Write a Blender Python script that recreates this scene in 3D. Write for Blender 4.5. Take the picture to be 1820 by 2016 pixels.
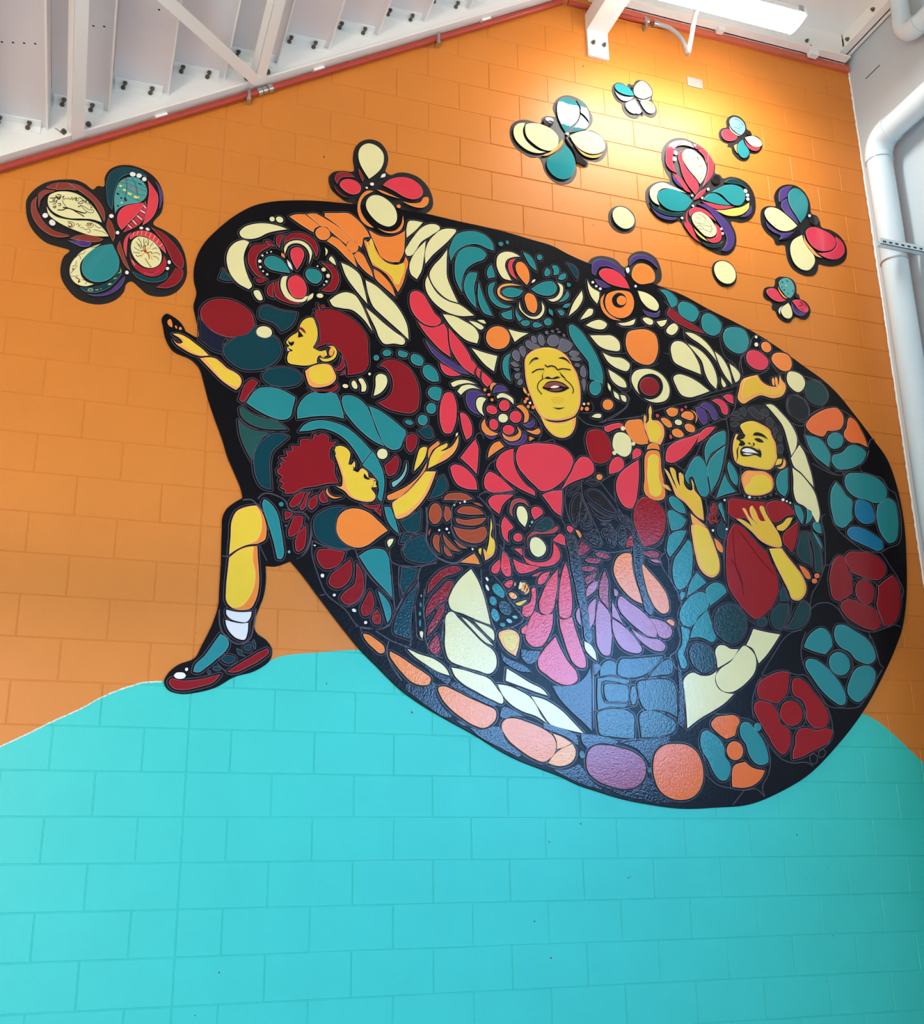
import bpy, bmesh, math, random
from mathutils import Vector, Matrix
random.seed(7)
scene = bpy.context.scene
for o in list(bpy.data.objects):
    bpy.data.objects.remove(o)
C = bpy.context.scene.collection

# ------------------------------------------------------------------ camera
cam_d = bpy.data.cameras.new('camera')
cam = bpy.data.objects.new('camera', cam_d); C.objects.link(cam)
right, up, fwd = Vector((0.94541, -0.32555, -0.01462)), Vector((-0.08801, -0.29827, 0.95041)), Vector((0.31377, 0.89725, 0.31064))
m = Matrix((right, up, -fwd)).transposed().to_4x4()
m.translation = Vector((-0.5337, -5.5285, 1.5399))
cam.matrix_world = m
cam_d.sensor_fit = 'HORIZONTAL'; cam_d.sensor_width = 36; cam_d.lens = 36 * 2205.27 / 1820
cam_d.clip_start = 0.05; cam_d.clip_end = 200
scene.camera = cam

# ------------------------------------------------------------------ view, world, light
vs = scene.view_settings
vs.view_transform = 'Standard'; vs.look = 'None'; vs.gamma = 1; vs.use_curve_mapping = False
vs.exposure = 0.50
world = bpy.data.worlds.new('sky'); scene.world = world; world.use_nodes = True
wn = world.node_tree; wn.nodes.clear()
def wnode(t, **k):
    n = wn.nodes.new(t)
    for a, b in k.items(): setattr(n, a, b)
    return n
wo = wnode('ShaderNodeOutputWorld'); wb = wnode('ShaderNodeBackground')
tc = wnode('ShaderNodeTexCoord'); sx = wnode('ShaderNodeSeparateXYZ')
rp = wnode('ShaderNodeValToRGB'); cl = wnode('ShaderNodeTexNoise'); cr = wnode('ShaderNodeValToRGB'); mx = wnode('ShaderNodeMix', data_type='RGBA')
mp = wnode('ShaderNodeMapRange')
wn.links.new(tc.outputs['Generated'], sx.inputs[0])
wn.links.new(sx.outputs['Z'], mp.inputs['Value']); mp.inputs[1].default_value = -0.3; mp.inputs[2].default_value = 0.9
wn.links.new(mp.outputs[0], rp.inputs[0])
e = rp.color_ramp.elements
e[0].position = 0.20; e[0].color = (0.16, 0.18, 0.15, 1)
e[1].position = 0.27; e[1].color = (0.24, 0.56, 1.0, 1)
x_ = rp.color_ramp.elements.new(0.6); x_.color = (0.15, 0.42, 1.0, 1)
wn.links.new(tc.outputs['Generated'], cl.inputs['Vector']); cl.inputs['Scale'].default_value = 3.2; cl.inputs['Detail'].default_value = 5
wn.links.new(cl.outputs[0], cr.inputs[0]); cr.color_ramp.elements[0].position = 0.55; cr.color_ramp.elements[1].position = 0.85
wn.links.new(cr.outputs[0], mx.inputs[0]); wn.links.new(rp.outputs[0], mx.inputs[6]); mx.inputs[7].default_value = (0.95, 0.98, 1.0, 1)
wn.links.new(mx.outputs[2], wb.inputs[0]); wb.inputs[1].default_value = 14
wn.links.new(wb.outputs[0], wo.inputs[0])

WIN_Y0, WIN_Y1, WIN_Z0, WIN_Z1, WX = -11.2, -3.2, 2.5, 4.5, 4.48
pd = bpy.data.lights.new('window_portal', 'AREA'); pd.shape = 'RECTANGLE'; pd.size = WIN_Y1 - WIN_Y0; pd.size_y = WIN_Z1 - WIN_Z0
po = bpy.data.objects.new('window_portal', pd); C.objects.link(po)
po.matrix_world = Matrix(((0, 0, 1, WX + 0.12), (1, 0, 0, (WIN_Y0 + WIN_Y1) / 2), (0, 1, 0, (WIN_Z0 + WIN_Z1) / 2), (0, 0, 0, 1)))
pd.cycles.is_portal = True
FILL_X0, FILL_X1, FILL_Z0, FILL_Z1, DY = -5.8, -2.8, 0.1, 3.2, -13.0  # glazed opening added behind the camera to fill the stair with daylight
pd2 = bpy.data.lights.new('fill_portal', 'AREA'); pd2.shape = 'RECTANGLE'; pd2.size = FILL_X1 - FILL_X0; pd2.size_y = FILL_Z1 - FILL_Z0
po2 = bpy.data.objects.new('fill_portal', pd2); C.objects.link(po2)
po2.matrix_world = Matrix(((1, 0, 0, (FILL_X0 + FILL_X1) / 2), (0, 0, -1, DY - 0.12), (0, 1, 0, (FILL_Z0 + FILL_Z1) / 2), (0, 0, 0, 1)))
pd2.cycles.is_portal = True
scene.cycles.max_bounces = 6; scene.cycles.diffuse_bounces = 4; scene.cycles.glossy_bounces = 3; scene.cycles.transmission_bounces = 2
scene.cycles.use_adaptive_sampling = True; scene.cycles.adaptive_threshold = 0.05; scene.cycles.adaptive_min_samples = 16; scene.cycles.use_light_tree = False
scene.cycles.sample_clamp_indirect = 6

# ------------------------------------------------------------------ materials
def lin(c):
    c = c / 255
    return c / 12.92 if c <= 0.04045 else ((c + 0.055) / 1.055) ** 2.4
def rgb(r, g, b): return (lin(r), lin(g), lin(b), 1)
MATS = {}
def principled(name, col, rough=0.5, metal=0.0, bump=0.0, bscale=40, coat=0.0, vary=0.0, spec=0.5, bdist=0.002):
    if name in MATS: return MATS[name]
    mt = bpy.data.materials.new(name); mt.use_nodes = True
    nt = mt.node_tree; b = nt.nodes['Principled BSDF']
    b.inputs['Base Color'].default_value = col; b.inputs['Roughness'].default_value = rough
    b.inputs['Metallic'].default_value = metal; b.inputs['Specular IOR Level'].default_value = spec
    b.inputs['Coat Weight'].default_value = coat; b.inputs['Coat Roughness'].default_value = 0.03
    g = nt.nodes.new('ShaderNodeNewGeometry')
    if bump:
        n = nt.nodes.new('ShaderNodeTexNoise'); n.inputs['Scale'].default_value = bscale; n.inputs['Detail'].default_value = 3
        bp = nt.nodes.new('ShaderNodeBump'); bp.inputs['Strength'].default_value = bump; bp.inputs['Distance'].default_value = bdist
        nt.links.new(g.outputs['Position'], n.inputs['Vector']); nt.links.new(n.outputs[0], bp.inputs['Height'])
        nt.links.new(bp.outputs[0], b.inputs['Coat Normal' if coat else 'Normal'])
    if vary:
        n2 = nt.nodes.new('ShaderNodeTexNoise'); n2.inputs['Scale'].default_value = 9; n2.inputs['Detail'].default_value = 4
        hs = nt.nodes.new('ShaderNodeHueSaturation'); hs.inputs['Color'].default_value = col
        mr = nt.nodes.new('ShaderNodeMapRange'); mr.inputs[3].default_value = 1 - vary; mr.inputs[4].default_value = 1 + vary
        nt.links.new(g.outputs['Position'], n2.inputs['Vector']); nt.links.new(n2.outputs[0], mr.inputs[0])
        nt.links.new(mr.outputs[0], hs.inputs['Value']); nt.links.new(hs.outputs[0], b.inputs['Base Color'])
    MATS[name] = mt
    return mt
PAL = dict(K=(12, 11, 16), K2=(30, 24, 28), K3=(22, 22, 28), K4=(14, 12, 16), R=(140, 24, 34), R2=(175, 36, 52), R3=(150, 62, 56), R4=(154, 10, 24),
           R5=(100, 8, 20), B=(140, 56, 42), B2=(168, 70, 66), B3=(166, 74, 46), P=(228, 62, 78), P2=(220, 56, 84), C=(236, 230, 172),
           T=(38, 136, 142), T2=(78, 160, 160), T3=(120, 182, 182), T4=(22, 116, 156), T5=(66, 124, 134), D=(8, 62, 74), D2=(34, 84, 80),
           D3=(16, 58, 62), G=(102, 101, 116), G2=(84, 81, 93), G3=(110, 118, 52), G4=(8, 62, 66), G5=(46, 46, 52), O=(244, 138, 60),
           O2=(250, 168, 84), O3=(238, 114, 54), Y=(238, 202, 66), Y2=(232, 192, 50), Y3=(234, 188, 60), Y4=(250, 226, 92), W=(240, 240, 238),
           W2=(226, 229, 230), V=(76, 56, 122), N=(22, 28, 52), N2=(13, 14, 24), N3=(10, 18, 36), M=(178, 96, 128), M2=(150, 64, 92), M3=(226, 214, 236))
def tile_mat(code):
    # brushed resin over paint: a hard clear coat with fine ripples over a matt base colour
    return principled('glaze_' + code, rgb(*PAL[code]), rough=0.5, bump=0.6, bscale=110, coat=1.0, vary=0.04, spec=0.0, bdist=0.0018)
def panel_mat(code):
    # the small wall butterflies have a smoother coat
    return principled('panel_glaze_' + code, rgb(*PAL[code]), rough=0.5, bump=0.12, bscale=60, coat=1.0, vary=0.04, spec=0.0, bdist=0.0015)
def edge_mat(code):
    # the rim of each cut piece, its colour mixed paler
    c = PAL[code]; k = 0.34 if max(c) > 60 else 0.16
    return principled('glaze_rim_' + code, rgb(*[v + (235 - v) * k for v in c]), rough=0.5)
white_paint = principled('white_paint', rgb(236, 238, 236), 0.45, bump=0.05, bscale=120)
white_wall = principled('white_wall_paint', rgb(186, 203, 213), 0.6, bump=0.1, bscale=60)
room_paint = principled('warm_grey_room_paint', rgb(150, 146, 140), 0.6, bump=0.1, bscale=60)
steel_white = principled('white_painted_steel', rgb(248, 248, 244), 0.3, bump=0.03, bscale=30)
pan_grey = principled('galvanised_pan', rgb(230, 228, 230), 0.35, metal=0.0, bump=0.05, bscale=20)
bolt_m = principled('bolt_steel', rgb(104, 98, 88), 0.5, metal=0.2)
zinc = principled('zinc_fitting', rgb(190, 190, 190), 0.3, metal=0.9)
red_pipe_m = principled('red_pipe_paint', rgb(176, 62, 48), 0.4)
pvc = principled('white_pvc', rgb(202, 222, 231), 0.22, coat=0.3)
grey_pvc = principled('grey_conduit', rgb(170, 168, 170), 0.5)
dark_m = principled('dark_gap', rgb(35, 33, 33), 0.8)
plate_m = principled('plate_label', rgb(168, 158, 152), 0.4)
floor_m = principled('floor_concrete', rgb(226, 222, 214), 0.5, bump=0.1, bscale=8, vary=0.06)
lamp_m = bpy.data.materials.new('lamp_diffuser'); lamp_m.use_nodes = True
b = lamp_m.node_tree.nodes['Principled BSDF']; b.inputs['Base Color'].default_value = (1, 1, 1, 1)
b.inputs['Emission Color'].default_value = (1.0, 0.95, 0.88, 1); b.inputs['Emission Strength'].default_value = 58
glass_m = bpy.data.materials.new('window_glass'); glass_m.use_nodes = True
nt = glass_m.node_tree; nt.nodes.clear()
go = nt.nodes.new('ShaderNodeOutputMaterial'); gm = nt.nodes.new('ShaderNodeMixShader'); gt = nt.nodes.new('ShaderNodeBsdfTransparent'); gg = nt.nodes.new('ShaderNodeBsdfGlossy')
gg.inputs['Roughness'].default_value = 0.02
gm.inputs[0].default_value = 0.06; nt.links.new(gt.outputs[0], gm.inputs[1]); nt.links.new(gg.outputs[0], gm.inputs[2]); nt.links.new(gm.outputs[0], go.inputs[0])

HILL = [(-1.2, 1.92), (-0.945, 2.064), (-0.826, 2.134), (-0.725, 2.189), (-0.621, 2.249), (-0.494, 2.316), (-0.408, 2.371), (-0.274, 2.431), (-0.206, 2.451), (-0.112, 2.459), (0.127, 2.484), (0.381, 2.583), (0.446, 2.61), (0.6, 2.632), (0.784, 2.655), (0.971, 2.667), (2.555, 2.571), (3.719, 2.454), (3.894, 2.427), (3.963, 2.402), (4.062, 2.339), (4.159, 2.258), (4.287, 2.148), (4.5, 1.96)]
def wall_material():
    mt = bpy.data.materials.new('painted_block'); mt.use_nodes = True
    nt = mt.node_tree; b = nt.nodes['Principled BSDF']; L = nt.links.new
    b.inputs['Roughness'].default_value = 0.42; b.inputs['Specular IOR Level'].default_value = 0.45
    def N(t, **k):
        n = nt.nodes.new(t)
        for a, v in k.items(): setattr(n, a, v)
        return n
    g = N('ShaderNodeNewGeometry'); s = N('ShaderNodeSeparateXYZ'); L(g.outputs['Position'], s.inputs[0])
    mr = N('ShaderNodeMapRange'); mr.inputs[1].default_value = -1.2; mr.inputs[2].default_value = 4.5; L(s.outputs['X'], mr.inputs[0])
    fc = N('ShaderNodeFloatCurve'); L(mr.outputs[0], fc.inputs['Value'])
    cv = fc.mapping.curves[0]
    P = [((x + 1.2) / 5.7, (z - 1.9) / 0.9) for x, z in HILL]
    cv.points[0].location = P[0]; cv.points[1].location = P[-1]
    for p in P[1:-1]: cv.points.new(*p)
    fc.mapping.update()
    hz = N('ShaderNodeMath', operation='MULTIPLY_ADD'); L(fc.outputs[0], hz.inputs[0]); hz.inputs[1].default_value = 0.9; hz.inputs[2].default_value = 1.9
    nz = N('ShaderNodeTexNoise'); L(g.outputs['Position'], nz.inputs['Vector']); nz.inputs['Scale'].default_value = 90
    d = N('ShaderNodeMath', operation='SUBTRACT'); L(s.outputs['Z'], d.inputs[0]); L(hz.outputs[0], d.inputs[1])
    above = N('ShaderNodeMath', operation='GREATER_THAN'); L(d.outputs[0], above.inputs[0]); above.inputs[1].default_value = 0
    var = N('ShaderNodeTexNoise'); L(g.outputs['Position'], var.inputs['Vector']); var.inputs['Scale'].default_value = 3.0; var.inputs['Detail'].default_value = 6
    vr = N('ShaderNodeMapRange'); L(var.outputs[0], vr.inputs[0]); vr.inputs[3].default_value = 0.93; vr.inputs[4].default_value = 1.07
    mixc = N('ShaderNodeMix', data_type='RGBA'); L(above.outputs[0], mixc.inputs[0])
    mixc.inputs[6].default_value = rgb(58, 200, 186); mixc.inputs[7].default_value = rgb(214, 129, 47)
    # ragged white primer left along the edge of the hill
    ab = N('ShaderNodeMath', operation='ABSOLUTE'); L(d.outputs[0], ab.inputs[0])
    nb = N('ShaderNodeMath', operation='MULTIPLY'); L(nz.outputs[0], nb.inputs[0]); nb.inputs[1].default_value = 0.0105
    le = N('ShaderNodeMath', operation='SUBTRACT'); L(nb.outputs[0], le.inputs[0]); L(ab.outputs[0], le.inputs[1])
    gt_ = N('ShaderNodeMath', operation='GREATER_THAN'); L(le.outputs[0], gt_.inputs[0]); gt_.inputs[1].default_value = 0.0022
    lx = N('ShaderNodeMath', operation='LESS_THAN'); L(s.outputs['X'], lx.inputs[0]); lx.inputs[1].default_value = -0.14
    mm = N('ShaderNodeMath', operation='MULTIPLY'); L(gt_.outputs[0], mm.inputs[0]); L(lx.outputs[0], mm.inputs[1])
    mixw = N('ShaderNodeMix', data_type='RGBA'); L(mm.outputs[0], mixw.inputs[0]); L(mixc.outputs[2], mixw.inputs[6]); mixw.inputs[7].default_value = rgb(225, 215, 195)
    # pin holes in the block face
    ho = N('ShaderNodeTexNoise'); L(g.outputs['Position'], ho.inputs['Vector']); ho.inputs['Scale'].default_value = 22; ho.inputs['Detail'].default_value = 2
    hg = N('ShaderNodeMath', operation='GREATER_THAN'); L(ho.outputs[0], hg.inputs[0]); hg.inputs[1].default_value = 0.765
    mixh = N('ShaderNodeMix', data_type='RGBA'); L(hg.outputs[0], mixh.inputs[0]); L(mixw.outputs[2], mixh.inputs[6]); mixh.inputs[7].default_value = rgb(90, 60, 35)
    hs = N('ShaderNodeHueSaturation'); L(vr.outputs[0], hs.inputs['Value']); L(mixh.outputs[2], hs.inputs['Color'])
    L(hs.outputs[0], b.inputs['Base Color'])
    bn = N('ShaderNodeTexNoise'); L(g.outputs['Position'], bn.inputs['Vector']); bn.inputs['Scale'].default_value = 160; bn.inputs['Detail'].default_value = 4
    bp = N('ShaderNodeBump'); bp.inputs['Strength'].default_value = 0.25; bp.inputs['Distance'].default_value = 0.002; L(bn.outputs[0], bp.inputs['Height'])
    L(bp.outputs[0], b.inputs['Normal'])
    return mt
block_m = wall_material()

# ------------------------------------------------------------------ helpers
def link(o, parent=None):
    C.objects.link(o)
    if parent is not None:
        o.parent = parent
        o.matrix_parent_inverse = parent.matrix_world.inverted() if parent.type == 'EMPTY' and False else Matrix.Identity(4)
    return o
def mesh(name, verts, faces, mats, idx=None, smooth=False):
    me = bpy.data.meshes.new(name); me.from_pydata(verts, [], faces)
    for mt in (mats if isinstance(mats, (list, tuple)) else [mats]): me.materials.append(mt)
    if idx: me.polygons.foreach_set('material_index', idx)
    if smooth: me.polygons.foreach_set('use_smooth', [True] * len(faces))
    me.update()
    return me
def obj(name, me, parent=None): return link(bpy.data.objects.new(name, me), parent)
def empty(name, parent=None):
    o = bpy.data.objects.new(name, None); o.empty_display_size = 0.05
    return link(o, parent)
def tag(o, label=None, cat=None, group=None, kind=None):
    for k, v in (('label', label), ('category', cat), ('group', group), ('kind', kind)):
        if v: o[k] = v
    return o
class MB:
    def __init__(s): s.v, s.f, s.sm = [], [], False
    def add(s, v, f):
        n = len(s.v); s.v += [tuple(p) for p in v]; s.f += [tuple(i + n for i in q) for q in f]; return s
    def box(s, x0, x1, y0, y1, z0, z1):
        return s.add([(x, y, z) for z in (z0, z1) for y in (y0, y1) for x in (x0, x1)],
                     [(0, 2, 3, 1), (4, 5, 7, 6), (0, 1, 5, 4), (2, 6, 7, 3), (0, 4, 6, 2), (1, 3, 7, 5)])
    def bar(s, a, b, n1, n2, w1, w2):
        a, b, n1, n2 = Vector(a), Vector(b), Vector(n1).normalized(), Vector(n2).normalized()
        vs = [p + n1 * i * w1 / 2 + n2 * j * w2 / 2 for p in (a, b) for j in (-1, 1) for i in (-1, 1)]
        return s.add(vs, [(0, 2, 3, 1), (4, 5, 7, 6), (0, 1, 5, 4), (2, 6, 7, 3), (0, 4, 6, 2), (1, 3, 7, 5)])
    def tube(s, pts, r, n=16, caps=True):
        pts = [Vector(p) for p in pts]; rings = []; prev = None
        for i, p in enumerate(pts):
            t = (pts[min(i + 1, len(pts) - 1)] - pts[max(i - 1, 0)]).normalized()
            if prev is None:
                a = t.orthogonal().normalized()
            else:
                a = (prev - t * prev.dot(t)).normalized()
            prev = a; bb = t.cross(a)
            rr = r[i] if isinstance(r, (list, tuple)) else r
            rings.append([p + (a * math.cos(2 * math.pi * k / n) + bb * math.sin(2 * math.pi * k / n)) * rr for k in range(n)])
        vs = [v for q in rings for v in q]; fs = []
        for i in range(len(rings) - 1):
            for k in range(n):
                fs.append((i * n + k, i * n + (k + 1) % n, (i + 1) * n + (k + 1) % n, (i + 1) * n + k))
        if caps:
            fs.append(tuple(range(n))[::-1]); fs.append(tuple((len(rings) - 1) * n + k for k in range(n)))
        s.sm = True
        return s.add(vs, fs)
    def build(s, name, mat, parent=None):
        me = mesh(name, s.v, s.f, mat)
        bm = bmesh.new(); bm.from_mesh(me); bmesh.ops.recalc_face_normals(bm, faces=bm.faces); bm.to_mesh(me); bm.free()
        o = obj(name, me, parent)
        if s.sm:
            me.polygons.foreach_set('use_smooth', [True] * len(me.polygons)); me.set_sharp_from_angle(angle=0.6)
        return o
def spline(P, closed=True):
    """Catmull-Rom through points (x, z, corner)"""
    out = []; n = len(P)
    rng = range(n) if closed else range(n - 1)
    for i in rng:
        p1, p2 = P[i], P[(i + 1) % n]
        p0 = P[(i - 1) % n] if (closed or i > 0) else p1
        p3 = P[(i + 2) % n] if (closed or i + 2 < n) else p2
        d = math.hypot(p2[0] - p1[0], p2[1] - p1[1])
        k = 1 if d < 0.006 else (2 if d < 0.015 else (4 if d < 0.12 else 6))
        def tan(a, b_, c):
            if b_[2]: return None
            la = math.hypot(b_[0] - a[0], b_[1] - a[1]) or 1e-6; lb = math.hypot(c[0] - b_[0], c[1] - b_[1]) or 1e-6
            tx = ((b_[0] - a[0]) / la * lb + (c[0] - b_[0]) / lb * la) / (la + lb); tz = ((b_[1] - a[1]) / la * lb + (c[1] - b_[1]) / lb * la) / (la + lb)
            return tx, tz
        t1 = tan(p0, p1, p2); t2 = tan(p1, p2, p3)
        ch = ((p2[0] - p1[0]) / (d or 1), (p2[1] - p1[1]) / (d or 1))
        t1 = t1 or (ch if t2 is None else tuple(2 * c_ - q for c_, q in zip(ch, t2)) and ch)
        t2 = t2 or ch
        for j in range(k):
            u = j / k; u2, u3 = u * u, u * u * u
            h1, h2, h3, h4 = 2 * u3 - 3 * u2 + 1, u3 - 2 * u2 + u, -2 * u3 + 3 * u2, u3 - u2
            out.append((h1 * p1[0] + h2 * d * t1[0] + h3 * p2[0] + h4 * d * t2[0], h1 * p1[1] + h2 * d * t1[1] + h3 * p2[1] + h4 * d * t2[1]))
    if not closed: out.append((P[-1][0], P[-1][1]))
    return out
def area(P): return 0.5 * sum(P[i - 1][0] * P[i][1] - P[i][0] * P[i - 1][1] for i in range(len(P)))
def plate(name, P, y0, y1, mats, bevel=0.0012):
    """a raised piece with outline P (x, z) standing from y0 out to y1 (both measured out from the wall face)"""
    if area(P) < 0: P = P[::-1]
    n = len(P); ins = []
    for i in range(n):
        a, b_, c = P[i - 1], P[i], P[(i + 1) % n]
        e1 = Vector((b_[0] - a[0], b_[1] - a[1])); e2 = Vector((c[0] - b_[0], c[1] - b_[1]))
        e1 = e1.normalized() if e1.length else e2; e2 = e2.normalized() if e2.length else e1
        nn = Vector((-e1.y - e2.y, e1.x + e2.x)); nn = nn.normalized() if nn.length > 1e-6 else Vector((0, 0))
        ins.append((b_[0] + nn.x * bevel, b_[1] + nn.y * bevel))
    bevel = max(bevel, 1e-5)
    v = [(x, -y0, z) for x, z in P] + [(x, -(y1 - bevel * 0.7), z) for x, z in P] + [(x, -y1, z) for x, z in ins]
    f = []; ix = []
    for i in range(n):
        j = (i + 1) % n
        f.append((i, j, n + j, n + i)); ix.append(1 if len(mats) > 1 else 0)
    for i in range(n):
        j = (i + 1) % n
        f.append((n + i, n + j, 2 * n + j, 2 * n + i)); ix.append(2 if len(mats) > 2 else 0)
    f.append(tuple(range(2 * n, 3 * n))); ix.append(0)
    return mesh(name, v, f, mats, ix)
def outset(P, d):
    if area(P) < 0: P = P[::-1]
    out = []; n = len(P)
    for i in range(0, n):
        a, b_, c = P[i - 1], P[i], P[(i + 1) % n]
        t = Vector((c[0] - a[0], c[1] - a[1])); t = t.normalized() if t.length else Vector((1, 0))
        e1 = Vector((b_[0] - a[0], b_[1] - a[1])); e2 = Vector((c[0] - b_[0], c[1] - b_[1]))
        if e1.length and e2.length and e1.normalized().dot(e2.normalized()) < 0.5 and e1.x * e2.y - e1.y * e2.x > 0:   # round a sharp corner
            for e in (e1.normalized(), (e1.normalized() + e2.normalized()).normalized() if (e1.normalized() + e2.normalized()).length > 0.1 else t, e2.normalized()):
                out.append((b_[0] + e.y * d, b_[1] - e.x * d))
        else: out.append((b_[0] + t.y * d, b_[1] - t.x * d))
    return out + out[:1]
def bead(mb, P, w, y0, h):
    """a raised line along P"""
    n = len(P); vs = []; fs = []
    for i, p in enumerate(P):
        a, c = P[max(i - 1, 0)], P[min(i + 1, n - 1)]
        t = Vector((c[0] - a[0], c[1] - a[1])); t = t.normalized() if t.length else Vector((1, 0))
        q = Vector((-t.y, t.x)) * w / 2
        vs += [(p[0] + q.x, -y0, p[1] + q.y), (p[0] + q.x * 0.7, -(y0 + h * 0.8), p[1] + q.y * 0.7), (p[0] - q.x * 0.7, -(y0 + h * 0.8), p[1] - q.y * 0.7), (p[0] - q.x, -y0, p[1] - q.y)]
    for i in range(n - 1):
        for k in range(3): fs.append((4 * i + k, 4 * i + k + 1, 4 * i + 5 + k, 4 * i + 4 + k))
    mb.add(vs, fs)

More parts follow.
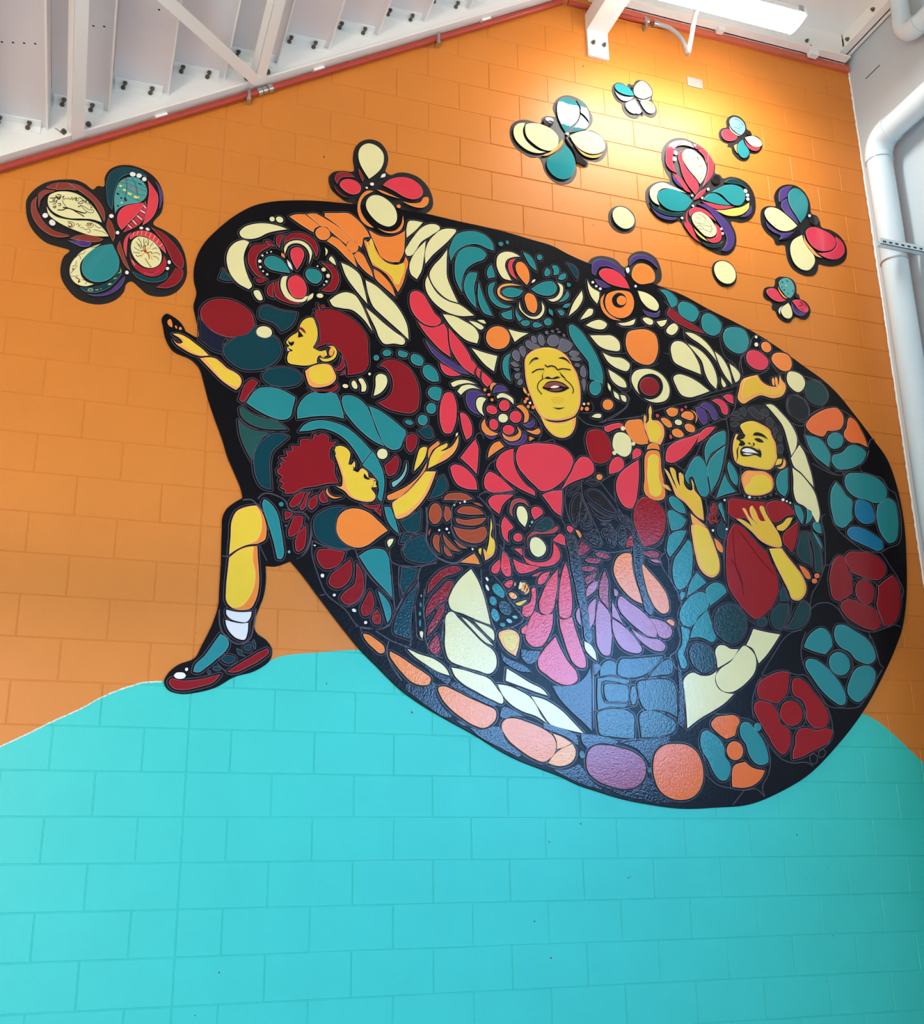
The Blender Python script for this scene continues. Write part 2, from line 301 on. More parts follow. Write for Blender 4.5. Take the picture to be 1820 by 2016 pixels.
# ------------------------------------------------------------------ data of the mural and the butterflies: outlines on the wall face, mm
DATA = """M
outline K 0 8:-78,4290 -98,4420 -109,4466 -98,4554 -116,4625 -120,4692 -104,4789 -70,4871 -4,4967 91,5076 189,5155 296,5203 411,5233 558,5259 713,5274 951,5294 1201,5302 1284,5297 1418,5289 1554,5284 1719,5273 1865,5254 2019,5233 2120,5195 2242,5160 2500,5133 2739,5081 2902,5044 3087,4972 3304,4898 3413,4857 3593,4768 3773,4663 3903,4587 3981,4525 4110,4377 4236,4214 4321,4096 4375,3892 4389,3687 4367,3415 4303,3083 4261,2965 4180,2822 4069,2662 3888,2437 3673,2232 3450,2062 3271,1976 3052,1903 2839,1886 2637,1879 2436,1899 2257,1930 2128,1965 2024,1995 1927,2036 1807,2076 1705,2110 1616,2148 1439,2245 1318,2304 1143,2397 1067,2446 915,2580 829,2660 753,2746 623,2903 508,3045 459,3098* 382,3065 333,3064* 338,2995 327,2894 309,2840 289,2751 298,2723 350,2685 383,2635 379,2592 307,2528 202,2491 116,2437 31,2410 -62,2401 -110,2419 -129,2455 -115,2492 -70,2538 9,2577 39,2641 87,2760 107,2843 108,2926 109,3052 105,3233 106,3309 122,3349 161,3388 201,3417* 194,3449 148,3556 113,3631 82,3723 34,3843 -3,3942 -35,4048 -60,4115 -99,4154 -200,4195 -241,4260 -258,4328 -267,4375 -245,4405 -213,4395 -152,4342 -140,4317*
T butterfly_panel | large dark red and teal butterfly at far left with handwriting on its wing | butterfly | wall butterflies
outline K 0 8:-992,4897 -995,4952 -971,5012 -916,5074 -823,5115 -757,5123 -715,5110 -671,5084 -652,5110 -621,5113 -620,5168 -599,5224 -559,5258 -496,5275 -420,5262 -358,5223 -321,5166 -306,5092 -311,5014 -349,4933 -288,4907 -221,4866 -179,4798 -158,4714 -156,4640 -176,4581 -226,4524 -282,4502 -351,4506 -400,4543 -438,4567 -458,4551 -469,4501 -506,4447 -574,4409 -624,4404 -696,4422 -750,4472 -785,4531 -792,4607 -782,4657 -758,4695 -801,4705 -873,4719 -926,4757 -966,4810
wing_tile B 0 20:-945,4980* -967,4944 -965,4883 -937,4822 -888,4776 -821,4756 -765,4775 -840,4792 -887,4822 -925,4873 -945,4924
wing_tile B 0 12:-937,5003 -938,4962 -928,4906* -926,4959 -902,5001 -859,5031 -909,5027
wing_tile B 0 20:-906,5041 -885,5064 -851,5083* -857,5040* -883,5039
wing_tile B 0 20:-851,5083* -801,5094* -751,5054* -797,5051 -856,5036*
wing_tile B 0 20:-798,5091* -755,5091 -701,5067 -651,5027 -613,4978 -600,4937 -599,4890* -629,4944 -664,4999 -709,5034 -747,5057*
wing_tile C 0 20:-891,4966 -886,4998 -858,5022 -811,5037 -760,5036 -706,5010 -662,4969 -633,4931 -611,4886* -656,4895 -717,4889 -777,4880 -823,4887 -866,4909 -886,4939
wing_tile C 0 12:-893,4928* -875,4901 -842,4877 -796,4871 -741,4873 -675,4882 -628,4872 -594,4842 -570,4809* -617,4800 -668,4799 -730,4811 -793,4830 -840,4852 -878,4882
wing_tile B 0 20:-764,4759* -728,4785 -668,4799 -595,4789* -609,4773 -680,4758
wing_tile V 0 20:-770,4745* -705,4759 -654,4757* -662,4734 -702,4723 -733,4733
dot W 0.6 8:-881,4875 -884,4863 -893,4857 -903,4860 -908,4870 -905,4881 -896,4887 -886,4885
dot W 0.6 20:-842,4826 -852,4819 -864,4822 -872,4834 -870,4847 -861,4855 -849,4851 -841,4840
dot W 0.6 8:-555,4935 -560,4923 -572,4921 -579,4931 -574,4943 -562,4945
dot W 0.6 8:-519,4840 -522,4830 -532,4828 -537,4837 -533,4847 -524,4849
wing_tile B 0 20:-581,4922* -562,4894 -539,4824 -546,4780* -570,4825 -587,4871
wing_tile B 0 20:-513,4792* -500,4758 -477,4694 -446,4623* -476,4652 -500,4696 -523,4753
wing_tile D 0 20:-608,5138 -592,5199 -558,5235 -495,5252 -436,5245 -401,5213* -423,5215 -466,5219 -502,5208 -537,5178 -557,5123 -564,5045 -566,4969* -587,5002 -602,5069
wing_tile C 0 12:-606,4758* -652,4729 -695,4697 -726,4652 -745,4604 -744,4556 -724,4515 -693,4496 -657,4496 -621,4514* -655,4521 -682,4543 -695,4577 -698,4618 -677,4670 -641,4719
wing_tile T 0 20:-550,4767* -529,4728 -509,4682 -507,4634 -523,4589 -551,4554 -600,4530 -640,4532 -673,4556 -689,4596 -685,4644 -659,4698 -617,4739
wing_tile D 0 20:-687,4485* -632,4492 -573,4520 -526,4570 -498,4635 -489,4613 -514,4548 -571,4484 -629,4462 -670,4467
wing_tile V 0 12:-651,4450* -589,4460 -540,4489 -503,4538 -471,4586 -478,4542 -515,4488 -568,4455 -613,4446
dot W 0.6 8:-462,5213 -467,5203 -479,5198 -490,5203 -493,5213 -488,5223 -477,5227 -466,5223
dot W 0.6 8:-430,5214 -433,5204 -443,5197 -453,5199 -458,5208 -455,5219 -445,5225 -435,5223
dot W 0.6 8:-403,5197 -408,5184 -420,5181 -427,5192 -422,5206 -410,5209
wing_tile T2 0 12:-501,5189 -453,5196 -420,5177 -398,5136 -400,5085 -427,5047 -478,5027 -524,4999 -542,4974 -549,4953* -559,5021 -557,5097 -538,5159
wing_tile P 0 20:-397,5192* -365,5156 -338,5110 -334,5053 -348,4987 -376,4937 -406,4907* -390,4979 -387,5055 -385,5133
wing_tile P 0 20:-408,5048* -452,5033 -503,5007 -529,4970 -536,4925 -525,4883 -508,4860* -475,4911 -437,4969 -414,5018
wing_tile R2 0 20:-399,5063* -390,5017 -396,4958 -422,4909 -462,4873 -501,4845* -488,4878 -450,4935 -420,4992 -407,5039
wing_tile V 0 12:-357,5194* -327,5158 -312,5096 -324,5023* -326,5093 -337,5149
dot W 0.6 8:-399,4892 -404,4883 -413,4881 -419,4888 -415,4897 -405,4899
dot W 0.6 8:-366,4884 -374,4880 -384,4884 -387,4893 -379,4898 -368,4893
wing_tile R 0 20:-361,4905* -298,4883 -242,4837 -195,4776 -175,4718 -184,4682 -222,4703 -252,4753 -283,4816 -324,4868
wing_tile R 0 20:-216,4682* -178,4674 -176,4637 -199,4590 -250,4554 -310,4549* -263,4591 -234,4639
wing_tile P 0 20:-464,4835 -440,4862 -393,4878 -345,4867 -305,4831 -279,4792 -271,4759* -308,4793 -353,4828 -396,4845 -438,4834 -460,4811
wing_tile P 0 12:-460,4855* -484,4822 -492,4777 -485,4736 -472,4701* -474,4762 -471,4819
wing_tile R2 0 7:-459,4731* -446,4700 -415,4669 -372,4650 -331,4658 -293,4690 -279,4749* -265,4702 -273,4657 -307,4617 -348,4607 -396,4623 -438,4661
wing_tile C 0 20:-454,4766 -446,4811 -417,4838 -380,4836 -342,4818 -307,4781 -292,4734 -301,4689 -336,4661 -378,4660 -416,4687 -443,4725
wing_tile D 0 20:-440,4621* -395,4611 -347,4598 -291,4617 -256,4654* -259,4610 -299,4582 -361,4574 -409,4590
dot W 0.6 8:-243,4711 -246,4700 -254,4698 -259,4708 -256,4720 -248,4721
dot W 0.6 8:-249,4672 -253,4662 -261,4660 -266,4669 -262,4678 -254,4680
dot W 0.6 8:-453,4611 -457,4600 -466,4599 -472,4608 -468,4619 -459,4620
X lettering
line K 4 0:-883,4960 -870,4957 -867,4982 -882,4979 -855,4988
line K 4 0:-853,4994 -860,4959 -846,4974 -850,4955 -864,4946
line K 5 0:-854,5003 -842,4981 -829,5009 -849,5008
line K 5 0:-855,4991 -828,4999
line K 5 0:-848,4989 -837,4988 -839,4979 -830,4990
line K 3 0:-823,4991 -814,5009 -814,4984 -803,4995 -794,4991 -788,5001 -782,4990 -773,5008 -769,4990 -762,5004 -753,4990 -753,5015 -746,4988 -739,5002
line K 3 0:-762,5004 -737,5009
line K 4 0:-738,5015 -722,5006 -715,4988 -729,4976 -740,4977 -726,4992 -711,5001 -704,4984
line K 3 0:-705,4990 -701,5004 -697,4986 -689,4981 -685,4994 -678,4977 -672,4972 -676,4958 -667,4967
line K 3 0:-740,4958 -723,4962 -701,4941 -669,4932 -657,4940 -663,4952 -681,4948 -702,4959 -723,4968 -737,4952
line K 3 0:-821,4979 -804,4952 -793,4941
line K 8 0:-813,4937 -795,4938 -782,4937
line K 6 0:-838,4917 -811,4922 -797,4934 -772,4936 -740,4921 -702,4903
line K 5 0:-782,4937 -740,4927 -699,4926 -692,4933
line K 5 0:-772,4936 -741,4930 -699,4923
line K 5 0:-858,4934 -848,4940 -850,4927 -860,4928 -858,4934
line V 5 0:-839,4954 -827,4959 -828,4944 -836,4945
line R 6 0:-779,4851 -764,4848 -758,4837 -767,4829 -778,4836
line K 3 0:-782,4857 -765,4859 -749,4851 -750,4836 -762,4824 -775,4828
line K 2 0:-741,4847 -729,4855 -725,4837 -718,4851
line K 2 0:-717,4833 -702,4836 -691,4825 -676,4834 -665,4824 -669,4811 -680,4815
line R 6 0:-686,4863 -664,4868 -668,4858 -683,4858
line K 3 0:-691,4856 -667,4842 -653,4864 -664,4874
line K 2 0:-648,4865 -626,4850 -611,4853
line K 2 0:-650,4833 -625,4832 -598,4828 -582,4818
line G3 5 0:-341,4662 -359,4684 -376,4711
line R 5 0:-379,4748 -395,4757 -400,4744
line R 5 0:-374,4749 -381,4779 -379,4791
line O2 5 0:-374,4749 -360,4776 -354,4771
line O2 5 0:-379,4745 -352,4734 -339,4706
line O2 5 0:-374,4749 -393,4727 -398,4714
line R 5 0:-371,4743 -348,4754 -342,4742
line B 5 0:-374,4746 -388,4768 -387,4790
line B 5 0:-369,4750 -360,4733 -355,4709
line K 3 0:-401,4763 -419,4790 -430,4801
line K 3 0:-396,4770 -407,4805 -421,4824
line K 3 0:-384,4784 -392,4814 -390,4827
line K 3 0:-371,4787 -365,4813 -372,4830
line K 3 0:-355,4783 -346,4804 -341,4805
line K 3 0:-344,4770 -323,4783 -320,4777
line K 3 0:-337,4750 -311,4754 -302,4744
line K 3 0:-336,4731 -314,4726 -305,4712
line K 3 0:-404,4737 -430,4736 -441,4737
line K 3 0:-405,4749 -432,4763 -438,4768
line K 3 0:-398,4726 -419,4716 -424,4721
line G3 3 0:-399,4775 -416,4788 -418,4778
line G3 3 0:-366,4794 -379,4816 -385,4797
line K 2 0:-726,4651 -703,4677 -689,4682 -680,4699
line K 2 0:-696,4648 -708,4670
line K 2 0:-737,4598 -722,4607 -719,4631
line K 6 0:-733,4587 -727,4576
line K 2 0:-740,4556 -725,4582 -712,4609
line K 2 0:-737,4541 -717,4542 -702,4550
line R 6 0:-714,4537 -695,4528 -699,4509 -690,4520
line K 2 0:-685,4529 -660,4525 -663,4506
line K 2 0:-656,4722 -632,4732 -612,4742
line C 3 0:-648,4476 -631,4485 -623,4478 -635,4470 -648,4473
line C 3 0:-611,4480 -596,4485
line O 3 0:-587,4496 -581,4488
line C 7 0:-551,4523 -536,4531
line C 3 0:-526,4560 -511,4569
line C 3 0:-506,4597 -496,4605 -495,4623
line Y4 13 0:-541,5128 -528,5125
line Y4 13 0:-519,5110 -505,5104
line Y4 14 0:-494,5090 -475,5086
line Y4 15 0:-461,5075 -434,5074
line P 9 0:-515,5166 -504,5162
line P 9 0:-492,5138 -478,5132
line P 9 0:-459,5120 -442,5114
line K 10 0:-551,5078 -537,5072
line K 9 0:-530,5054 -520,5053
line K 9 0:-542,5004 -534,4999
line K 10 0:-507,5059 -498,5038
line K 8 0:-443,5162 -427,5158
line C 10 0:-525,5023 -512,5026
line T5 4 0:-547,5092 -509,5087 -470,5063 -417,5055
line T5 4 0:-553,5110 -506,5119 -457,5098 -404,5096
line T5 4 0:-538,5148 -493,5148 -444,5132 -400,5122
line T5 4 0:-521,5171 -473,5171 -429,5155 -402,5141
line D 3 0:-480,5189 -462,5161 -448,5112 -438,5051
line D 3 0:-511,5183 -503,5146 -504,5088 -514,5010
line W 6 0:-407,5031 -395,5015
line W 7 0:-421,4997 -396,4986
line W 6 0:-437,4962 -409,4942
line W 6 0:-458,4930 -435,4906
line W 5 0:-479,4897 -459,4879
line P 6 0:-416,5014 -394,5002
line P 6 0:-427,4980 -402,4963
line P 6 0:-446,4948 -423,4924
line P 5 0:-470,4912 -447,4891
line C 2 0:-448,4834 -445,4857
line C 2 0:-428,4845 -424,4869
line C 2 0:-407,4848 -404,4874
line C 2 0:-386,4843 -380,4876
line C 2 0:-364,4838 -356,4871
line C 2 0:-345,4826 -334,4859
line C 2 0:-325,4811 -314,4841
line C 2 0:-308,4795 -294,4814
line C 3 0:-443,4687 -425,4660
line P 6 0:-375,4623 -333,4621 -299,4652
line V 5 0:-350,4630 -318,4630
T butterfly_panel | cream and red butterfly perched on the top edge of the mural | butterfly | wall butterflies
outline K 0 8:609,5435 632,5471 687,5493 754,5504 749,5584 763,5672 800,5723 856,5749 912,5741 950,5699 966,5645 960,5587 951,5543 976,5527 1026,5553 1096,5563 1160,5545 1211,5498 1242,5427 1245,5371 1222,5325 1197,5306 1140,5301 1077,5303 1077,5247 1077,5185 1053,5140 1003,5117 942,5112 881,5134 832,5165 770,5221 751,5286 721,5286 672,5311 623,5355 610,5394
wing_tile C 0 20:847,5465* 818,5507 787,5570 780,5625 798,5679 841,5710 891,5703 929,5665 936,5617 917,5549 880,5499
wing_tile P 0 20:671,5392 691,5424 734,5439 776,5428 798,5398 790,5362 753,5339 705,5351
wing_tile R 0 20:640,5427 654,5461 696,5481 733,5478 761,5456* 715,5450 679,5436 656,5389*
wing_tile R 0 7:638,5379* 663,5343 693,5322 727,5308* 687,5317 654,5341
wing_tile R 0 20:781,5524* 800,5496 813,5464 810,5436* 791,5473
wing_tile P 0 20:930,5440* 974,5487 1023,5512 1086,5522 1137,5504 1172,5469 1178,5435 1156,5399 1124,5382 1068,5384 1005,5413
dot W 0.6 20:916,5485* 926,5512 945,5521 945,5502
dot W 0.6 8:877,5434 871,5422 859,5420 852,5428 858,5440 871,5443
dot W 0.6 8:841,5401 837,5394 829,5393 825,5398 829,5405 837,5406
wing_tile O 0 20:1055,5351* 1112,5351 1162,5369 1188,5409 1210,5413 1213,5379 1181,5337 1137,5329 1093,5337
wing_tile O 0 12:893,5401* 924,5400 974,5386 1036,5368* 980,5374 931,5384
wing_tile O 0 20:875,5387* 838,5382 802,5344 782,5285 783,5224 811,5168 853,5142 878,5140* 829,5185 801,5234 797,5288 820,5341
wing_tile O 0 12:902,5142* 951,5131 1006,5145 1043,5193 1055,5257* 1059,5203 1037,5151 988,5124 945,5123
wing_tile C 0 20:830,5281 839,5324 869,5356 906,5364 962,5342 1006,5295 1019,5243 1006,5192 969,5165 926,5170 871,5207
dot O 0.6 8:1041,5316 1035,5303 1022,5301 1015,5311 1022,5323 1035,5326
M
F raised_hand
tile O 0 20:588,5181* 665,5196 731,5206 780,5175 829,5124 857,5075* 815,5057 815,5037* 807,4995* 758,5030* 710,5077 655,5120 589,5158*
tile O 0 20:850,5118* 914,5093 975,5097 1024,5120 1068,5156* 1065,5074 1059,5005 1031,4940* 976,4933 928,4954 897,5009 875,5058
tile O 0 20:880,4870* 916,4853 953,4820 995,4761 1011,4711* 947,4760 893,4809
tile O 0 20:1026,4743* 989,4806 959,4847* 928,4868 874,4892* 843,4972 827,5049 842,5039 866,5063 878,5032 909,4971 964,4921 1031,4920 1062,4952 1071,4980 1085,4956 1074,4887 1056,4811
tile Y 1 20:833,5046* 854,5007 864,4972* 854,5033 863,5065 875,5044 885,4992 915,4945 964,4920 1025,4921 1058,4937 1061,4884 1043,4834 1025,4792 1007,4795 992,4832 952,4865 904,4889 867,4916 855,4947
F crescent_leaves
tile C 0 20:833,4789* 893,4763 953,4715 1008,4665 1050,4607 1080,4541 1090,4452* 1038,4496 984,4539 931,4582 883,4625 852,4698
tile C 0 20:838,4612* 883,4580 943,4532 1003,4490 1069,4437 1063,4420 1003,4414 944,4405 920,4433 896,4493 866,4552
tile C 0 20:1077,5110* 1077,5178 1093,5226 1124,5234 1177,5233* 1136,5176
tile C 0 20:1281,5224 1269,5232 1218,5229 1174,5200 1124,5132 1086,5064 1068,5013 1080,4992 1105,4997 1130,5031 1167,5100 1224,5151
tile C 0 20:1383,5223 1351,5224 1294,5206 1249,5163 1205,5093 1189,5022 1192,4958* 1236,5024 1293,5089 1351,5161
tile C 0 20:1195,5112* 1155,5063 1111,4988 1094,4917 1105,4873 1139,4847* 1166,4903 1179,4973
tile C 0 20:1327,5078* 1292,5020 1235,4942 1216,4892 1234,4835 1277,4782 1333,4745 1390,4735* 1353,4815 1325,4891 1323,4978
tile C 0 20:1204,4880* 1228,4827 1265,4774 1327,4737 1402,4723 1489,4668* 1407,4651 1320,4664 1246,4711 1197,4782 1191,4841
tile P 0 20:1096,4712 1105,4753 1135,4770 1172,4758 1209,4705 1245,4645 1285,4599 1257,4565 1214,4559 1153,4585 1111,4636
F teal_curls | teal curled leaves
tile T 0 20:1349,5003* 1340,5063 1357,5135 1396,5198 1454,5226 1519,5235 1584,5212 1618,5170 1621,5125* 1582,5132 1524,5149 1452,5132 1388,5082
tile T 0 20:1415,4806* 1379,4887 1373,4967 1381,5030 1413,5090 1472,5122 1536,5123 1574,5092 1561,5059 1502,5021 1450,4974 1423,4915 1413,4859
tile T 0 20:1505,4717* 1459,4766 1431,4828 1436,4897 1462,4945 1513,4956* 1506,4915 1492,4859 1497,4786
tile T 0 20:1522,4898* 1537,4839 1561,4776 1606,4683* 1553,4694 1522,4750 1514,4822
tile T 0 8:1686,5182 1677,5168 1662,5165 1654,5176 1662,5190 1678,5193
tile T 0 8:1722,5200 1717,5188 1708,5186 1703,5196 1708,5208 1717,5210
T butterfly_panel | cream and teal butterfly on the orange wall near the lamp glow | butterfly | wall butterflies
outline K 0 8:1758,6013 1769,6059 1810,6104 1875,6127 1925,6125 1973,6126 1984,6164 2013,6188 2059,6196 2080,6198 2064,6256 2079,6310 2123,6365 2170,6388 2238,6385 2294,6356 2327,6307 2346,6261 2340,6209 2315,6169 2287,6143 2329,6153 2386,6135 2425,6094 2441,6064 2433,6007 2401,5950 2352,5917 2295,5910 2293,5872 2272,5859 2217,5877 2211,5810 2191,5758 2153,5715 2112,5698 2063,5698 2014,5731 1982,5783 1971,5834 1955,5860 1900,5851 1851,5867 1803,5894 1770,5940
wing_tile C 0 20:1860,6094* 1815,6078 1786,6044 1778,5999 1791,5953 1829,5913 1887,5886 1946,5886 1997,5905* 1947,5907 1894,5933 1855,5973 1842,6024
wing_tile C 0 20:1858,6039 1867,6082 1915,6104 1985,6107 2050,6083 2086,6042 2086,5998 2064,5950 2028,5923 1978,5920 1914,5949 1871,5988
wing_tile O2 0 20:2115,6030* 2117,6011 2089,5955 2042,5907 1996,5878 1968,5872* 2027,5914 2075,5968
wing_tile T 0 20:2139,6090* 2113,6136 2092,6193 2087,6253 2100,6312 2133,6348 2174,6358 2220,6347 2247,6302 2247,6252 2223,6190 2179,6135
wing_tile T5 0 20:2231,6355* 2272,6342 2302,6310 2315,6262 2312,6211* 2283,6249 2258,6266 2257,6305
wing_tile T5 0 20:2257,6248* 2286,6222 2306,6193 2288,6149 2240,6122 2161,6087* 2194,6133 2233,6187
wing_tile C 0 20:2168,6064* 2218,6103 2282,6131 2344,6132 2394,6107 2420,6063 2410,6016 2371,5980 2319,5963 2258,5971 2203,6008
wing_tile O2 0 12:2196,6007* 2242,5968 2297,5950 2350,5961 2398,5986* 2375,5956 2322,5933 2261,5939
wing_tile T 0 20:2129,5992* 2161,5966 2186,5922 2199,5871 2186,5808 2155,5754 2109,5728 2059,5733 2016,5767 1998,5811 2010,5862 2057,5905 2098,5936
body K2 0 8:2063,6150 2050,6123 2023,6107 1996,6111 1986,6132 1998,6158 2026,6174 2052,6171
body K2 0 8:2139,6049* 2172,6001 2230,5932 2283,5878 2262,5866 2207,5878* 2195,5952 2143,6028
dot W 0.6 8:2164,6080 2158,6069 2147,6066 2141,6075 2148,6086 2159,6088
T butterfly_panel | large pink, teal and violet butterfly with faces drawn on its wings | butterfly | wall butterflies
outline K 0 8:2693,5716 2709,5790 2755,5838 2828,5873 2887,5883 2856,5960 2838,6040 2844,6109 2879,6174 2938,6227 3011,6250 3087,6238 3168,6204 3218,6146 3246,6083 3243,6020 3279,6016 3293,5996 3357,6019 3431,6020 3491,5992 3529,5932 3538,5854 3523,5772 3476,5706 3405,5670 3327,5666 3352,5588 3353,5516 3327,5451 3278,5404 3217,5393 3132,5416 3060,5451 3005,5489 2961,5546 2933,5589 2866,5560 2803,5564 2748,5596 2710,5648
wing_tile P 0 20:3025,6225* 2968,6212 2911,6179 2874,6119 2863,6055 2869,5994 2894,5966 2936,5950* 2918,5999 2918,6067 2947,6153 2995,6201 3046,6218*
wing_tile P 0 20:2953,6163* 3012,6208 3057,6218 3093,6180* 3043,6186 2999,6182
wing_tile P 0 20:3079,6211* 3117,6208 3155,6191* 3103,6176*
wing_tile P 0 20:3114,6173* 3160,6186 3186,6166 3183,6102 3172,6077* 3160,6132
wing_tile P 0 20:3194,6162* 3221,6122 3229,6067 3215,6007 3176,5942 3126,5884* 3154,5948 3178,6021 3185,6097
wing_tile P 0 20:2998,6142* 2969,6118 2960,6076 2969,6022 2980,5956 3006,5889 3040,5841 3065,5812* 3091,5857 3095,5902 3066,5947 3026,5989 2998,6039 2986,6093
wing_tile P 0 20:2903,5946* 2945,5932 2980,5901 3009,5856 3033,5820* 2995,5826 2961,5869
wing_tile V 0 20:2902,5934* 2927,5917 2951,5878 2970,5843* 2934,5863 2909,5897
wing_tile C 0 20:2993,6112 3018,6149 3064,6165 3111,6144 3152,6101 3169,6042 3158,5989 3131,5932 3109,5902* 3077,5949 3037,5991 3008,6036 2992,6072
dot W 0.6 20:2955,6118 2954,6099 2940,6090 2928,6099 2929,6117 2943,6126
dot W 0.6 20:2944,6065 2938,6046 2923,6040 2914,6053 2920,6072 2935,6078
dot W 0.6 8:3176,5875 3170,5863 3160,5861 3156,5871 3162,5883 3172,5885
dot W 0.6 8:3049,5801 3043,5791 3034,5789 3030,5797 3035,5806 3045,5808
dot W 0.6 8:3123,5798 3118,5789 3108,5787 3104,5794 3110,5803 3119,5805
dot W 0.6 8:3047,5717 3039,5711 3030,5714 3028,5722 3036,5727 3045,5725
dot W 0.6 8:2956,5611 2951,5602 2941,5601 2937,5608 2943,5617 2952,5619
wing_tile P 0 20:3153,5881* 3133,5837 3090,5790 3050,5768* 3082,5821
wing_tile C 0 12:2997,5809* 2947,5827 2889,5842 2831,5855 2770,5829 2729,5782 2723,5731 2744,5692 2787,5674* 2773,5725 2782,5771 2816,5805 2882,5819 2940,5814
wing_tile T 0 20:3038,5760* 2998,5793 2946,5813 2882,5819 2821,5798 2781,5765 2783,5716 2812,5678 2863,5656 2922,5657 2971,5672 3007,5712
wing_tile D3 0 20:2720,5692* 2752,5661 2804,5644 2867,5640 2921,5645 2965,5657 2941,5628 2875,5612 2801,5616 2745,5643
wing_tile V 0 20:2722,5649* 2770,5615 2826,5600 2880,5602 2923,5608* 2884,5584 2825,5578 2768,5593
wing_tile T 0 20:3189,5855* 3243,5894 3314,5937 3383,5951 3432,5939 3453,5898 3439,5838 3400,5797 3350,5792 3308,5817 3267,5854 3223,5862
wing_tile T 0 20:3122,5785* 3165,5833 3211,5853 3254,5840 3296,5809 3332,5783* 3259,5774 3187,5776
wing_tile P 0 20:3105,5770* 3165,5769 3242,5767 3360,5780* 3295,5750 3216,5732 3157,5748
wing_tile Y4 0 20:3207,5722* 3272,5734 3347,5763 3416,5788 3478,5835* 3473,5794 3434,5747 3363,5708 3290,5699
wing_tile D3 0 20:3299,5956* 3336,5987 3394,5999 3448,5976 3483,5938* 3435,5962 3373,5960
dot W 0.6 8:3473,5928 3469,5911 3455,5904 3445,5913 3448,5929 3462,5937
dot W 0.6 8:3484,5892 3476,5879 3462,5877 3456,5886 3464,5899 3478,5902
dot W 0.6 8:3483,5862 3475,5848 3462,5846 3456,5856 3464,5870 3478,5872
wing_tile V 0 12:3391,5705* 3445,5744 3485,5797 3492,5815* 3494,5776 3449,5722
wing_tile V 0 20:3069,5741* 3125,5752 3189,5732 3250,5689 3305,5627 3331,5561 3324,5494 3297,5445 3257,5421 3224,5421* 3262,5471 3273,5528 3242,5599 3203,5657 3143,5717
wing_tile P 0 20:3006,5673 3033,5703 3078,5715 3126,5708 3173,5679 3207,5633* 3160,5660 3108,5685 3064,5682 3024,5655 3008,5630*
wing_tile P 0 4:3000,5688* 2988,5648 2989,5599 3008,5570 3026,5530 3041,5484* 2999,5530 2975,5580 2978,5635
wing_tile P 0 20:2965,5594* 2987,5550 3026,5503 3070,5452* 3029,5471 2985,5522 2962,5561
wing_tile P 0 20:3194,5620* 3225,5595 3237,5548 3227,5503 3185,5470 3142,5470 3114,5490* 3155,5495 3196,5524 3200,5569
wing_tile Y4 0 12:3028,5552* 3055,5525 3090,5499 3131,5468* 3089,5482 3049,5513
wing_tile C 0 20:3022,5638 3047,5670 3091,5685 3139,5667 3178,5625 3201,5574 3191,5534 3156,5508 3113,5508 3068,5543 3029,5590
dot W 0.6 8:3248,5586 3242,5576 3233,5574 3229,5582 3235,5593 3244,5594
dot W 0.6 8:3254,5553 3248,5542 3239,5540 3235,5549 3241,5560 3250,5562
body K2 0 8:3270,5973 3258,5944 3233,5928 3210,5934 3202,5959 3215,5987 3240,6003 3263,5998
wing_tile D3 0 20:3081,5454* 3140,5454 3201,5465 3242,5495* 3222,5453 3171,5433 3117,5433
X drawing
line G 2 0:3051,6095 3041,6048 3033,6012
line G 2 0:3050,6089 3089,6086 3139,6092 3126,6066 3107,6045
line K 5 0:3099,6112 3117,6098
line K 2 0:3124,6111 3145,6099
line O2 12 0:3005,6074 3021,6066 3009,6052
line O2 11 0:3112,6037 3135,6051
line G 2 0:3037,5996 3060,6012 3088,6012 3092,6002
line G 2 0:3051,5971 3084,5978 3100,5970 3130,5993 3155,5993
line G 2 0:3055,5955 3083,5961 3104,5948 3138,5967
line G 2 0:3080,5932 3108,5938 3131,5948
line G 2 0:3050,6027 3063,6041 3077,6021
line G 2 0:3059,6063 3081,6062 3093,6070
line G 2 0:3010,6126 3033,6143 3013,6104
line G 2 0:3048,5637 3080,5632 3115,5655 3123,5624 3093,5596 3066,5597
line G 2 0:3034,5601 3076,5588 3130,5587 3163,5588
line G 2 0:3062,5552 3106,5555 3154,5548 3164,5594 3135,5632
line G 2 0:3067,5662 3099,5663 3130,5642
line G 2 0:3147,5530 3173,5579
line G 2 0:3047,5566 3075,5576 3106,5561
T butterfly_panel | violet, teal, cream and red butterfly close to the white corner pipe | butterfly | wall butterflies
outline K 0 8:3564,5757 3578,5805 3616,5838 3669,5852 3692,5854 3689,5924 3713,5981 3766,6033 3827,6057 3886,6058 3942,6028 3976,5971 3983,5915 3984,5857 4030,5843 4045,5806 4049,5766 4130,5753 4197,5720 4236,5659 4238,5591 4211,5529 4158,5486 4084,5461 4025,5459 3993,5462 3975,5414 3937,5366 3889,5352 3827,5360 3768,5394 3741,5450 3735,5515 3732,5559 3662,5552 3650,5589 3598,5629 3569,5674
wing_tile C 0 20:3593,5779 3612,5813 3654,5833 3705,5829 3764,5796 3812,5759 3846,5726* 3803,5690 3748,5665 3691,5665 3638,5697 3603,5735
wing_tile V 0 20:3724,5936 3748,5993 3799,6026 3847,6042* 3812,5994 3798,5951 3769,5928 3736,5898 3721,5889*
wing_tile V 0 20:3742,5894* 3787,5929* 3798,5876 3820,5824 3854,5768 3855,5734* 3808,5776 3755,5816 3734,5852
wing_tile T 0 20:3875,5755* 3847,5806 3818,5852 3799,5911 3810,5977 3844,6019 3887,6027 3930,6001 3956,5949 3950,5884 3925,5821
wing_tile V 0 20:3594,5711* 3635,5674 3689,5648 3753,5652 3831,5678* 3761,5625 3688,5589* 3703,5620 3648,5638 3606,5669
dot W 0.6 8:3967,5827 3959,5816 3948,5813 3944,5823 3951,5835 3962,5837
